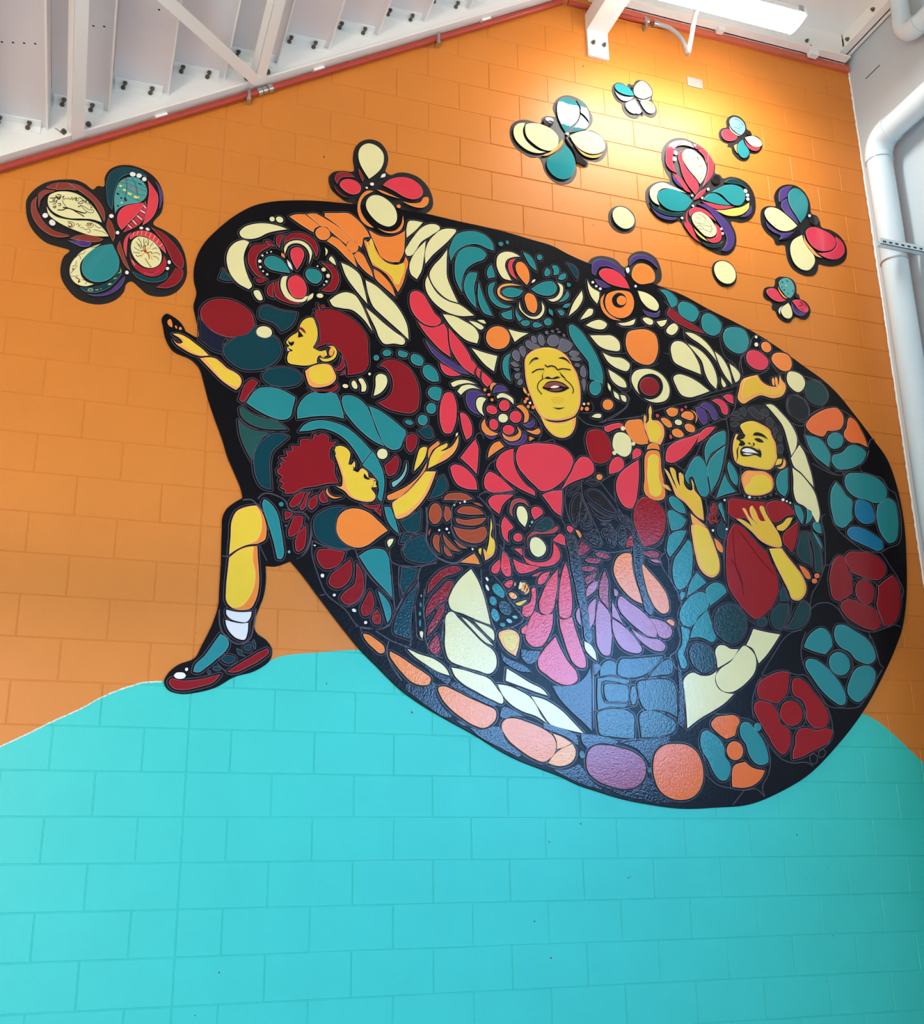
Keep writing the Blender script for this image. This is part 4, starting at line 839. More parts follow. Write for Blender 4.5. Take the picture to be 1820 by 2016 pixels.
tile C 0 20:2209,4717* 2259,4752 2314,4768 2353,4747 2331,4712 2269,4703
tile C 0 20:2233,4652* 2315,4665 2390,4670 2426,4641 2426,4579 2371,4571 2297,4587
tile C 0 20:2311,4549* 2368,4530 2450,4528 2492,4493 2472,4450 2411,4455 2345,4493
tile C 0 20:2342,4442* 2402,4413 2453,4373 2458,4340 2417,4338 2365,4374
tile C 0 8:2334,4353* 2352,4326 2348,4296* 2335,4317
tile C 0 20:2368,4305* 2400,4282 2405,4250* 2378,4263
tile C 0 20:2414,4284* 2447,4279 2448,4242 2428,4246
tile O 0 20:2362,4213 2350,4187 2325,4174 2300,4181 2292,4204 2303,4229 2329,4243 2353,4236
tile O 0 20:2477,4669 2497,4714 2547,4737 2639,4749 2680,4728 2697,4667 2683,4582 2643,4522 2601,4509 2533,4526 2487,4574
tile O 0 20:1705,4530 1676,4490 1631,4472 1588,4482 1563,4516 1565,4562 1593,4602 1638,4621 1682,4611 1707,4576
tile C 0 20:1704,4612* 1761,4604 1829,4604* 1780,4570 1740,4534*
tile T 0 20:1712,4458* 1676,4429 1659,4368 1670,4312 1709,4272* 1696,4335 1698,4406
F person#woman | painted laughing woman with grey curls at the top of the mural
hair G 0 20:1808,4544 1825,4557 1863,4543 1901,4528 1855,4502 1823,4507
hair G 0 20:1879,4579 1881,4561 1874,4548 1860,4548 1849,4560 1846,4578 1854,4591 1868,4591
hair G 0 20:1930,4581 1931,4553 1919,4537 1903,4542 1892,4565 1892,4593 1903,4609 1919,4605
hair G 0 20:2028,4600 2025,4570 2000,4545 1969,4542 1950,4560 1953,4591 1977,4615 2008,4619
hair G 0 20:2043,4603 2063,4603 2114,4570 2103,4545 2059,4515 2013,4528* 2028,4567
hair G 0 20:2088,4509 2126,4535 2155,4519 2137,4500 2097,4497
hair G 0 8:2167,4482 2155,4472 2129,4466 2104,4469 2095,4478 2107,4488 2133,4494 2158,4491
hair G 0 8:2156,4440 2149,4432 2136,4429 2124,4433 2121,4442 2128,4450 2141,4453 2153,4449
hair G 0 20:2155,4399 2178,4445 2196,4404 2184,4369 2161,4373
hair G 0 8:2163,4347 2180,4356 2188,4317 2172,4269* 2164,4307
hair G 0 20:1721,4449 1738,4481 1764,4475 1769,4436 1762,4412 1730,4424
hair G 0 20:1768,4499 1788,4517 1809,4492 1795,4440* 1776,4464
hair G 0 20:1710,4395 1729,4404 1767,4384* 1735,4373
hair G 0 8:1728,4359 1754,4365 1770,4361* 1747,4348
hair G 0 20:1733,4320 1753,4336 1772,4335* 1752,4297 1736,4301
hair G 0 20:1750,4264 1771,4300 1783,4292 1763,4260
hair G 0 8:1959,4629 1953,4618 1942,4616 1937,4626 1943,4638 1954,4639
hair G 0 8:1998,4645 1992,4638 1980,4636 1974,4641 1981,4648 1993,4650
hair G 0 8:2040,4645 2034,4638 2022,4636 2016,4641 2022,4648 2034,4650
hair G 0 8:2028,4662 2023,4656 2014,4655 2009,4659 2014,4664 2024,4666
hair G 0 8:2068,4618 2059,4618 2052,4626 2053,4634 2061,4635 2069,4627
face O2 0 20:1808,4448 1848,4491 1901,4518 1960,4531 2019,4523 2071,4493 2107,4432 2132,4389 2145,4331 2151,4246 2136,4160 2105,4110 2038,4076 1954,4063 1896,4072 1860,4118 1837,4179 1808,4266 1798,4355
face Y 1 20:1813,4442 1854,4486 1904,4513 1960,4525 2012,4517 2063,4485 2093,4429 2117,4380 2134,4316 2140,4244 2126,4164 2098,4119 2031,4085 1956,4071 1902,4081 1872,4126 1843,4186 1817,4266 1807,4356
brow K 2 8:1821,4393* 1845,4436 1878,4452 1890,4443* 1858,4431
brow K 2 8:2012,4467* 2049,4479 2081,4460 2093,4438* 2061,4461
brow_light G2 3 7:1830,4409* 1851,4433 1870,4444* 1847,4422
line K 8 2:1841,4346 1874,4372 1920,4382
line K 9 2:1926,4411 1940,4401 1966,4410 1992,4406 2005,4389
line K 8 2:2005,4389 2038,4401 2091,4401
nose_line K 2 1:1923,4378* 1909,4337 1914,4311* 1905,4323
nose_line K 2 8:1915,4321* 1945,4338 1964,4331 2003,4347 2026,4343* 1990,4328 1944,4322
nose_line K 2 8:2015,4384* 2037,4361 2062,4338* 2039,4345
line K 6 2:1907,4316 1880,4287 1873,4253 1900,4218
line K 6 2:2048,4336 2086,4308 2104,4271 2096,4247
mouth K 2 8:1902,4258* 1937,4301 1996,4316 2041,4309 2079,4281* 2032,4252 1960,4241
lip R3 3 20:1915,4269 1942,4294 1988,4306 2033,4301 2059,4285* 1994,4289 1941,4266
lip R3 3 8:1940,4249* 1986,4262 2032,4271 2005,4255
teeth W 3 8:1954,4267 1981,4284 2013,4282 1986,4268
chin_line K 2 8:1962,4143* 2001,4145 2047,4155* 2000,4135
chin Y2 2 20:2046,4202 2030,4182 1996,4170 1961,4173 1948,4189 1963,4210 1998,4222 2032,4219
T butterfly_panel | violet, pink and orange butterfly straddling the upper right edge of the mural | butterfly | wall butterflies
outline K 0 8:2244,5064 2244,5128 2268,5186 2326,5222 2389,5230 2452,5216 2506,5175 2536,5202 2535,5238 2563,5279 2615,5310 2680,5312 2736,5282 2764,5220 2760,5125 2721,5082 2704,5050 2744,5006 2760,4937 2740,4870 2695,4842 2640,4861 2586,4902 2568,4850 2530,4801 2472,4775 2403,4781 2350,4815 2312,4864 2325,4965 2265,5011
wing_tile V 0 20:2272,5113 2286,5165 2333,5195 2396,5196 2457,5167 2497,5124 2502,5096* 2441,5135 2372,5152 2322,5136 2294,5074* 2274,5085
wing_tile P 0 20:2320,5093 2343,5125 2392,5138 2455,5123 2501,5081 2529,5022* 2462,5021 2386,5033 2339,5060
wing_tile V 0 20:2286,5048* 2338,5042 2395,5013* 2349,4998 2308,5013
dot W 0.6 8:2282,5023 2277,5014 2267,5013 2263,5020 2268,5029 2278,5030
dot W 0.6 8:2304,4999 2299,4991 2290,4990 2286,4996 2291,5004 2300,5006
dot W 0.6 8:2332,4986 2326,4977 2316,4976 2311,4983 2317,4992 2327,4994
dot W 0.6 8:2510,5161 2528,5170 2532,5144 2518,5127
dot W 0.6 8:2578,5046 2573,5037 2564,5035 2560,5043 2565,5052 2574,5053
wing_tile V 0 20:2536,5181* 2539,5218 2578,5265 2643,5280 2707,5263 2739,5202* 2684,5244 2627,5252 2575,5224
wing_tile O 0 20:2549,5104 2556,5156 2587,5201 2639,5218 2688,5201 2713,5154 2702,5102 2657,5079 2592,5068
wing_tile O 0 20:2350,4900 2367,4952 2418,4985 2482,4999 2530,4993 2549,4954 2544,4889 2513,4835 2462,4806 2400,4810 2360,4846
wing_tile K 1 8:2499,4934 2482,4894 2445,4873 2410,4883 2397,4917 2415,4957 2451,4979 2486,4969
wing_tile O 2 20:2496,4931 2485,4907 2461,4893 2438,4899 2430,4920 2441,4945 2465,4959 2488,4953
wing_tile O 0 20:2350,4956* 2323,4916 2320,4860 2345,4815 2391,4788 2454,4787* 2393,4805 2350,4844 2336,4890
wing_tile C 0 20:2582,5016* 2638,5011 2700,4979 2725,4933 2708,4898 2658,4901 2605,4949
wing_tile V 0 20:2604,4889* 2649,4878 2707,4880 2730,4905* 2719,4861 2676,4847 2634,4854
M
F cream_petals
tile C 0 20:2428,4765* 2480,4777 2553,4814* 2536,4775 2493,4758 2451,4755
tile C 0 20:2603,4824 2632,4836 2676,4815 2664,4792 2629,4793
tile C 0 20:2698,4818* 2775,4844* 2757,4806 2727,4788
tile C 0 20:2764,4755 2793,4808 2830,4825 2849,4807 2833,4765 2795,4740
tile C 0 20:2496,4399 2520,4450 2577,4477 2647,4481 2708,4455 2746,4406 2754,4353 2730,4296 2673,4267 2610,4267 2551,4299 2510,4347
tile K 1 8:2693,4332 2649,4291 2595,4278 2550,4298 2532,4343 2548,4397 2591,4439 2646,4453 2691,4433 2709,4387
tile R 2 20:2671,4339 2640,4311 2599,4304 2564,4319 2548,4352 2557,4390 2588,4418 2629,4426 2665,4410 2681,4377
tile C 0 20:2788,4660 2812,4695 2871,4704 2918,4672 2956,4615 2980,4556 2985,4497* 2926,4513 2856,4531 2801,4558 2787,4604
tile C 0 20:2789,4453 2822,4475 2879,4472 2948,4447 3036,4390* 2954,4352 2881,4329 2839,4337 2802,4393
tile C 0 20:2909,4696* 2976,4674 3037,4627 3081,4556 3098,4468 3085,4412* 3042,4453 3018,4505 2998,4593 2952,4649
tile C 0 20:2895,4775* 2949,4776 3012,4750 3066,4701 3094,4656 3108,4605* 3055,4665 2994,4712 2932,4745
tile C 0 20:3100,4671* 3141,4642 3179,4584 3198,4523 3204,4458* 3164,4505 3133,4563 3113,4624
tile C 0 20:3199,4601* 3244,4572 3269,4533 3258,4497 3230,4475* 3211,4539
tile C 0 20:3130,4496* 3157,4441 3142,4431 3129,4451
tile R 0 20:2778,4884 2803,4931* 2845,4909 2906,4862 2976,4830 3045,4787* 2972,4794 2887,4816 2811,4850
tile T 0 20:2737,5049* 2784,5054 2833,5029 2860,4991 2845,4952 2814,4936* 2799,4966 2774,5019
tile T 0 20:2862,4948 2887,4986 2939,4989 2988,4968 3009,4935 2988,4882 2964,4860 2914,4870 2869,4899
tile T 0 20:3023,4866 3042,4919 3073,4935 3131,4919 3164,4881 3155,4822 3111,4785 3067,4787 3029,4817
tile T 0 20:3171,4781 3198,4843 3260,4868 3334,4857 3362,4803 3347,4736 3285,4684 3241,4688 3186,4726
dot W 0.6 8:3428,4822 3422,4812 3412,4811 3408,4819 3414,4829 3424,4830
dot W 0.6 8:3428,4769 3419,4754 3404,4752 3398,4764 3407,4778 3422,4781
tile O 0 20:3519,4784 3525,4756 3509,4731 3480,4723 3457,4737 3451,4765 3467,4790 3496,4798
tile P2 0 20:3329,4669 3356,4712 3402,4724 3460,4702 3492,4664 3472,4611 3432,4590 3373,4597 3335,4627
tile O 0 20:3518,4682 3538,4717 3594,4736 3653,4723 3671,4675 3649,4622 3601,4606 3550,4629
F person#smile | painted smiling boy with black curls and both arms open on the right
hand O2 0 20:3289,4508 3328,4527 3398,4551* 3423,4512 3480,4485 3542,4493 3566,4574* 3578,4540 3601,4515 3581,4442 3501,4403 3405,4411 3334,4374 3263,4337 3237,4362 3251,4426
hand Y3 1 20:3302,4502 3350,4530 3392,4542* 3414,4503 3470,4468 3529,4462 3571,4496 3565,4446 3487,4421 3397,4424 3327,4394 3280,4367 3265,4392 3277,4443
finger O2 0 8:3521,4521 3518,4499 3511,4489 3504,4496 3501,4516 3505,4538 3512,4548 3519,4541
finger O2 0 8:3546,4523 3544,4497 3537,4484 3529,4493 3526,4518 3528,4544 3535,4557 3542,4548
F armband | violet and pink scallops along a sleeve
tile P2 0 20:3128,4368* 3166,4387 3195,4384 3200,4326* 3161,4338
tile P2 0 20:3045,4330* 3097,4347 3139,4328 3159,4276 3141,4245 3116,4250 3099,4296
tile V 0 20:2955,4287* 3000,4309 3042,4295 3073,4251 3072,4204 3046,4197 3016,4251
tile V 0 20:2921,4266* 2961,4271 3000,4229 3002,4182 2972,4158 2949,4182
F orange_rosette | orange flower of five petals with a cream centre
tile O 0 20:2717,4220* 2754,4244 2801,4241* 2797,4210 2763,4186 2736,4189
tile O 0 20:2820,4196 2851,4230 2900,4226 2908,4197 2889,4178 2847,4183
tile O 0 20:2678,4162 2700,4170 2746,4144 2751,4121 2729,4110 2696,4131
tile O 0 20:2840,4138 2858,4151 2906,4133 2907,4110 2881,4097 2851,4106
tile O 0 20:2748,4088 2771,4107 2812,4098 2827,4070 2794,4053 2753,4065
tile C 0 20:2821,4149 2810,4137 2790,4134 2775,4141 2772,4155 2784,4167 2803,4170 2819,4162
tile O 0 12:2888,4248* 2922,4232 2932,4193 2915,4161* 2923,4212
dot P 0.6 8:2666,4179 2659,4168 2648,4166 2644,4176 2650,4187 2661,4188
dot P 0.6 8:2837,4235 2828,4226 2819,4228 2819,4239 2828,4248 2837,4246
dot P 0.6 8:2864,4261 2860,4253 2852,4252 2849,4259 2853,4267 2861,4268
F contour
line G2 5 0:2736,4605 2754,4611 2771,4603
line G2 5 0:2889,4811 2890,4740 2908,4701
line G2 5 0:3178,4892 3152,4816 3151,4723 3173,4648 3235,4607 3272,4542 3300,4525
line G2 5 0:2932,4323 3044,4379 3180,4432 3265,4471
line G2 5 0:2628,4203 2749,4252 2924,4312 3207,4414
line G2 5 0:3272,4542 3277,4620 3309,4675 3342,4708
line G2 5 0:3363,4761 3391,4809 3433,4844 3460,4819
line G2 5 0:2418,4758 2473,4746 2564,4757 2651,4788 2684,4807
line G2 5 0:2303,4556 2392,4555 2475,4571
line G2 5 0:2491,4501 2513,4518 2603,4517 2644,4506 2695,4537
line G2 5 0:2505,4503 2490,4386 2486,4332 2451,4307 2379,4351 2343,4433
line G2 5 0:2450,4300 2476,4277 2459,4228 2373,4152 2276,4094
line G2 5 0:2765,4976 2806,4940 2849,4940
line G2 5 0:3005,4929 3040,4949 3085,4964
M
F flower_burst
tile P 0 20:1695,4128 1689,4102 1668,4086 1643,4088 1631,4108 1637,4134 1658,4150 1682,4148
tile P 0 20:1765,4048 1746,4025 1718,4020 1698,4037 1697,4065 1717,4088 1745,4093 1765,4076
tile P 0 20:1720,3968 1705,3948 1679,3941 1656,3951 1650,3972 1664,3992 1691,3999 1714,3989
tile P 0 20:1620,4002 1618,3977 1602,3961 1582,3963 1569,3983 1571,4008 1586,4024 1607,4022
tile P 0 20:1616,4071 1599,4057 1574,4057 1555,4072 1554,4092 1570,4106 1596,4106 1615,4091
tile C 0 20:1682,4041 1673,4021 1652,4011 1632,4016 1624,4034 1633,4055 1654,4065 1674,4060
tile V 0 20:1594,4186* 1608,4226 1636,4243 1674,4228 1686,4211* 1641,4205
tile C 0 20:1616,4170* 1641,4191 1685,4188 1719,4164 1721,4132* 1690,4160 1653,4168 1621,4156*
tile O 0 20:1736,4122* 1765,4135 1802,4111 1814,4074 1800,4034 1780,4026* 1785,4077 1764,4106
tile V 0 20:1774,4012* 1818,4030 1838,4055* 1850,4034 1837,4007 1798,4000
tile O 0 20:1791,3980* 1836,3982 1874,4000 1883,3981 1867,3964 1829,3965
tile O 0 8:1812,3945* 1843,3936* 1811,3915*
tile O 0 20:1644,3947* 1677,3926 1721,3937 1747,3965 1736,3996* 1760,3973 1759,3941 1726,3910 1689,3903 1652,3923
tile V 0 20:1649,3904* 1701,3891 1751,3909 1772,3962* 1796,3940 1776,3900 1726,3880 1682,3880
tile O 0 20:1554,3785* 1564,3832 1596,3879 1627,3894* 1654,3864* 1600,3824
F person#woman
earring O 0 8:1816,4179 1810,4170 1799,4169 1793,4176 1799,4185 1811,4187
earring O 0 8:1803,4160 1798,4150 1787,4148 1782,4157 1788,4168 1798,4170
earring O 0 8:1821,4131 1816,4121 1807,4119 1802,4129 1807,4139 1817,4141
earring O 0 8:1852,4130 1846,4119 1836,4118 1832,4127 1837,4138 1847,4139
earring W 0 8:1831,4155 1827,4148 1819,4147 1815,4153 1819,4161 1827,4162
earring O 0 8:2207,4199 2202,4190 2193,4189 2188,4196 2194,4205 2203,4206
earring W 0 8:2177,4194 2173,4186 2165,4185 2161,4192 2166,4199 2173,4200
earring O 0 8:2201,4165 2193,4153 2179,4151 2172,4162 2180,4174 2195,4176
earring O 0 8:2162,4159 2153,4149 2145,4150 2146,4163 2154,4173 2162,4171
earring O2 0 8:1785,4250 1800,4232 1806,4207 1787,4221
earring O 0 8:1823,4206 1819,4197 1812,4196 1809,4205 1813,4214 1820,4215
line G2 5 0:1777,4179 1770,4159 1779,4138 1788,4120 1810,4107 1848,4102
line G2 5 0:2153,4137 2186,4138 2220,4152 2232,4186 2217,4217
neck O2 0 20:1887,4077* 1934,4054 1985,4051 2050,4068 2114,4102* 2104,4040 2072,3985 2026,3960 1975,3964 1919,4011
neck Y 1 20:1895,4065* 1933,4044 1984,4037 2042,4051 2083,4075 2087,4031 2059,3983 2022,3966 1981,3970 1925,4017
F robe
tile P 0 20:1730,3839 1750,3875 1814,3898 1896,3910 1979,3910 2048,3881 2081,3834 2069,3782 2034,3723 1981,3668 1916,3628 1872,3620 1830,3653 1782,3696 1740,3747 1726,3795
tile P 0 20:1712,3858* 1662,3837 1618,3795 1603,3745 1628,3699 1688,3650 1754,3615 1833,3587* 1834,3604 1780,3647 1732,3710 1710,3775
tile P 0 20:1539,3677 1561,3701 1597,3692 1651,3653 1705,3610* 1637,3591 1564,3584 1534,3605 1529,3640
tile P 0 20:1999,3642* 2026,3685 2068,3757 2103,3824 2137,3855 2182,3851 2209,3816 2210,3772 2176,3741 2110,3712 2051,3681
tile P 0 20:1704,3579* 1630,3572 1569,3554 1551,3529 1568,3494 1615,3457* 1635,3513
tile P 0 20:1877,3596* 1941,3624 2001,3636* 1998,3559 1988,3480* 1948,3506 1913,3551
tile P 0 20:1809,3505 1831,3520 1862,3516 1879,3494 1853,3464 1825,3444* 1808,3481
tile P 0 20:1645,3445* 1674,3415 1695,3388 1667,3362 1660,3332 1665,3294* 1636,3324 1625,3376 1629,3417
tile P 0 20:1932,3334* 1986,3374 2004,3355 2005,3307* 1965,3319
tile P 0 20:2023,3419 2039,3425 2063,3411 2043,3383* 2025,3398
tile O 0 20:2075,3406* 2094,3401 2109,3376 2103,3360 2087,3380
F sash_butterfly | small cream and dark butterfly on the pink robe
tile B2 0 20:1680,3505 1693,3542 1734,3561 1776,3550 1794,3516* 1764,3537 1727,3536 1695,3501 1694,3447* 1676,3475
tile C 0 20:1719,3485 1732,3513 1757,3515 1780,3485 1782,3437 1765,3395* 1730,3432
tile D3 0 20:1817,3389* 1840,3424 1884,3452 1921,3455 1936,3427 1919,3395 1875,3385
tile B2 0 4:1931,3396* 1963,3417 1969,3412 1949,3380 1893,3366 1825,3357 1781,3330 1773,3282* 1775,3330 1807,3368 1875,3374
tile P 0 20:1749,3333 1741,3316 1721,3307 1701,3313 1694,3329 1702,3346 1722,3355 1742,3349
tile C 0 20:1792,3301 1805,3332 1836,3341 1866,3325 1889,3280 1876,3249 1832,3228 1802,3249
dot T3 0.6 8:1815,3428 1811,3420 1804,3419 1801,3426 1805,3434 1812,3435
dot T3 0.6 8:1800,3404 1797,3400 1792,3399 1790,3403 1793,3408 1797,3408
F rounds | dark red, cream and orange rounds beside the raised hand
tile R4 0 20:2169,3971 2191,4021 2238,4038 2284,4029 2318,3994 2331,3938 2333,3887 2299,3845 2252,3827 2207,3838 2184,3883 2173,3926
tile C 0 20:2344,3978 2370,4030 2418,4040 2456,4017 2468,3967 2449,3906 2421,3887 2375,3898 2347,3927
dot C 0.6 8:2431,4068 2422,4054 2407,4052 2401,4064 2409,4077 2424,4079
dot C 0.6 8:2492,3977 2484,3965 2471,3963 2466,3974 2473,3986 2486,3987
dot C 0.6 8:2364,3904 2356,3892 2342,3890 2336,3901 2344,3914 2358,3915
tile P 0 20:2296,4063* 2361,4090 2408,4096 2421,4084 2365,4058 2317,4030* 2295,4043
tile P 0 20:2308,3767* 2311,3815 2333,3855 2367,3880 2403,3866 2407,3831 2382,3797
tile P 0 20:2467,3876* 2473,3922 2499,3949 2525,3941 2527,3915 2502,3893
tile O 0 20:2262,3739 2253,3727 2238,3725 2226,3732 2225,3744 2234,3756 2249,3758 2261,3751
tile P 0 20:2507,3878* 2505,3797 2491,3701 2468,3611 2439,3567 2400,3573 2358,3631 2348,3699 2366,3757 2409,3806
tile C 0 8:2213,4117* 2244,4138 2277,4138 2276,4122 2243,4113
F person#braids | painted girl with long black braids seen from behind
hair K2 0 8:2055,3504 2064,3566 2092,3611 2112,3624 2118,3595 2111,3540 2092,3483 2071,3439 2059,3462
hair K2 0 8:2097,3453* 2126,3584 2140,3555 2144,3506 2123,3468
hair K2 0 8:2157,3636 2191,3658 2236,3650 2279,3611 2315,3565 2336,3536 2281,3537 2224,3569 2175,3601
hair K2 0 8:2121,3431* 2157,3507 2168,3484 2160,3440
hair K2 0 8:2123,3413 2159,3434 2189,3452* 2171,3423 2145,3412
hair K2 0 8:2152,3707* 2194,3718 2245,3707* 2193,3693
hair K2 0 8:2048,3616 2069,3658 2118,3685* 2094,3648
hair K2 0 8:2124,3377 2169,3384 2213,3366 2231,3338 2210,3325 2161,3344
hair K2 0 8:2164,3398* 2190,3419 2209,3411 2195,3392
hair K2 0 8:2342,3383 2352,3439 2376,3457 2386,3418 2379,3356 2358,3336 2343,3353
hair K2 0 8:2284,3406 2278,3392 2265,3386 2253,3390 2248,3403 2254,3416 2267,3423 2280,3418
hair K2 0 8:2304,3396 2292,3366 2281,3355 2276,3368 2281,3399 2293,3429 2305,3440 2309,3427
hair K2 0 8:2324,3375 2315,3344 2306,3332 2302,3345 2306,3375 2315,3406 2324,3418 2328,3405
hair K2 0 8:2167,3569* 2216,3531 2272,3505 2330,3505* 2252,3491 2190,3522
hair K2 0 2:2192,3510* 2238,3478 2303,3478* 2251,3467
hair K2 0 8:2301,3455 2290,3450 2265,3447 2240,3449 2231,3455 2242,3460 2267,3462 2292,3460
F contour
line G2 6 0:2035,3656 2020,3593 2026,3520 2054,3444 2084,3423
line G2 6 0:2131,3709 2127,3647 2160,3533 2188,3474 2222,3398 2244,3334
line G2 6 0:2253,3709 2302,3645 2350,3582 2365,3515 2396,3493
line G2 6 0:1487,3867 1488,3917 1512,3932 1536,3898
line G2 6 0:1656,3801 1569,3754 1537,3690
line G2 6 0:1486,3541 1511,3567 1565,3585 1718,3594 1730,3601
line G2 6 0:1834,3908 1904,3922 1969,3939 1974,3917
line G2 6 0:1866,3924 1894,3984 1883,4033 1853,4080 1822,4102
line G2 6 0:2126,4114 2169,4074 2228,4062 2294,4064
line G2 6 0:2282,4088 2400,4162 2466,4236 2469,4283 2423,4303
line G2 6 0:2006,3641 2001,3530 1992,3469 2015,3423
line G2 6 0:1557,3500 1580,3431 1577,3314 1593,3257
line G2 6 0:1609,3399 1591,3397
M
F orange_rosette
dot P 0.6 8:2743,4052 2740,4038 2732,4036 2727,4047 2729,4060 2738,4063
F pointing_arm | raised forearm with a pointing finger
hand O2 0 20:2560,4147* 2569,4172 2576,4169 2572,4116 2594,4138 2599,4212 2612,4240* 2620,4215 2618,4145 2656,4146 2688,4117 2696,4078 2681,4024 2661,3989* 2618,4000 2590,4000* 2577,4044 2560,4095
hand Y 1 20:2580,4103 2593,4138 2602,4212 2611,4236* 2617,4214 2614,4140 2640,4127 2666,4100 2673,4068 2656,4027 2624,4000 2597,4013 2587,4051
wrist O 0 20:2566,3949* 2578,3976 2611,3997 2644,3990 2656,3956* 2615,3961
arm O 0 20:2553,3905 2572,3936 2607,3949 2647,3945 2655,3916 2656,3832 2664,3763 2655,3647 2617,3634 2564,3645 2536,3667 2540,3769 2544,3846
arm Y 1 20:2575,3901 2611,3923 2637,3914 2640,3856 2636,3766 2649,3716 2639,3677 2604,3655 2571,3667 2562,3720 2557,3783 2565,3848
F rounds
tile O 0 20:2430,4079 2446,4114 2498,4133 2546,4136 2557,4101 2564,4062 2579,4025 2579,3989* 2528,3977 2481,3988 2451,4029
tile R4 0 20:2449,3522 2474,3599 2517,3643 2564,3645 2615,3618 2652,3572 2657,3503 2634,3427 2597,3380 2542,3351 2505,3342* 2479,3395 2455,3460
tile P 0 20:2945,4101* 2872,4066 2778,4025 2711,3975 2694,3934 2694,3888 2724,3882 2789,3912 2856,3972 2904,4036
tile P 0 20:2914,4031* 2949,4105 2991,4140 3057,4155* 3009,4102 2955,4056
tile R4 0 20:2387,3326* 2399,3370 2425,3407* 2444,3361 2436,3339*
F teal_leaves | teal leaves between the reaching arms
tile T 0 20:2961,3970 2973,4018 3013,4076 3075,4120 3119,4132 3122,4095 3114,4047* 3064,4015 3003,3968 2968,3899*
tile T 0 20:3113,4037* 3078,4010 3016,3956 2984,3913 2969,3866 2977,3801 2983,3724* 3036,3801 3084,3924
tile T 0 20:2938,3688 2969,3723 2966,3794 2972,3866 2956,3910 2917,3945 2880,3922 2839,3859 2811,3810* 2819,3779 2837,3755* 2841,3800 2863,3809 2880,3766 2896,3716 2914,3692
tile T 0 20:3128,3936* 3165,3887 3180,3822 3165,3785 3142,3799 3119,3856 3113,3901
tile T 0 20:3090,3849* 3119,3783 3157,3742* 3084,3718 3015,3689* 3055,3777
tile T 0 20:2693,3657 2714,3669 2760,3651 2790,3610 2797,3569* 2747,3577 2702,3614
tile T 0 20:2682,3574 2700,3582 2752,3562 2797,3531* 2773,3488 2730,3463 2690,3457* 2681,3518
tile T 0 20:2794,3462* 2737,3457 2680,3424 2657,3367 2655,3317 2669,3291* 2713,3341 2759,3400
tile T 0 20:3029,3651 3043,3659 3054,3628 3063,3539* 3043,3589
tile D 0 20:3036,3547* 3055,3501 3041,3430 3015,3440 2998,3483
tile O 0 20:2976,3434* 3012,3408 3029,3372 3023,3347 3000,3357
dot W 0.6 8:3078,3680 3074,3673 3066,3672 3064,3678 3068,3685 3075,3686
dot W 0.6 8:3073,3497 3069,3490 3062,3490 3059,3496 3063,3502 3070,3503
dot W 0.6 8:2979,3480 2974,3473 2966,3473 2962,3479 2967,3486 2975,3487
tile R 0 20:3010,3639 3015,3623 3010,3613 2999,3614 2987,3626 2983,3642 2988,3653 2999,3652
tile R 0 20:3005,3616 3015,3596 3009,3580 2992,3578 2973,3590 2963,3610 2969,3625 2986,3628
tile R 0 20:2985,3572 2991,3555 2986,3542 2972,3542 2958,3554 2952,3571 2957,3584 2970,3584
tile R 0 20:2973,3546 2976,3528 2971,3517 2960,3519 2949,3534 2945,3552 2951,3563 2962,3560
tile R 0 20:3005,3558 3010,3542 3006,3531 2996,3533 2984,3546 2979,3563 2983,3573 2993,3571
F person#smile
face O2 0 20:3232,4183 3272,4211 3332,4226 3396,4209 3452,4175 3456,4148 3479,4096 3479,4028 3478,3994 3464,3966 3421,3914 3355,3908 3283,3913 3212,3918 3177,3934 3162,3993 3174,4074 3197,4124* 3255,4124
face Y 1 20:3235,4179 3270,4206 3323,4219 3380,4200 3428,4171 3446,4139 3463,4094 3466,4026 3466,3992 3452,3967 3413,3919 3355,3914 3283,3919 3211,3924 3184,3941 3168,3993 3180,4074 3200,4121* 3254,4120
eye_shadow K 2 8:3192,4089* 3217,4125 3261,4124 3251,4102 3220,4085 3241,4081 3254,4062 3223,4045 3206,4050 3219,4072
cheek_line K 2 8:3213,4051* 3188,4014 3186,3968 3175,3933* 3193,3968 3198,4016
brow K 2 8:3315,4127* 3329,4145 3380,4148 3408,4131 3424,4112* 3378,4127
eye K 2 8:3324,4104 3354,4113 3382,4101 3392,4088* 3351,4087
nose_line K 2 8:3273,4071 3284,4076 3298,4064* 3283,4066
nose_line K 2 4:3310,4079 3324,4070 3311,4055 3289,4053 3312,4062
mouth K 2 8:3212,4007 3229,4036 3281,4049 3324,4040 3365,4014 3358,3983* 3319,3996 3267,3983 3217,3984
teeth W 3 8:3223,4014 3257,4034 3300,4030 3341,4008* 3291,4009 3247,4007
teeth W 3 8:3228,3995 3261,4002 3304,4000* 3260,3990
mouth_line K 2 8:3343,4045* 3363,4027 3357,4007* 3352,4026
hair K3 0 8:3155,4173 3164,4222 3198,4267 3253,4308 3329,4332 3419,4340 3471,4281 3509,4223 3551,4194 3535,4130 3527,4034 3504,3990 3484,4008* 3485,4083 3458,4169 3390,4215 3332,4229 3265,4214 3224,4175 3191,4137 3163,4140
hair_lock G5 1 20:3180,4244 3219,4276 3247,4259* 3209,4247
hair_lock G5 1 8:3170,4215 3223,4242 3259,4233* 3206,4213
hair_lock G5 1 20:3166,4181 3204,4202 3225,4191* 3187,4170
hair_lock G5 1 20:3242,4286 3274,4307 3285,4277 3268,4248* 3255,4267
hair_lock G5 1 20:3299,4300 3334,4318 3368,4295 3408,4258 3377,4241 3321,4268
hair_lock G5 1 20:3391,4305 3430,4316 3449,4291 3432,4268
hair_lock G5 1 20:3425,4240 3454,4264 3476,4232 3460,4196 3432,4206
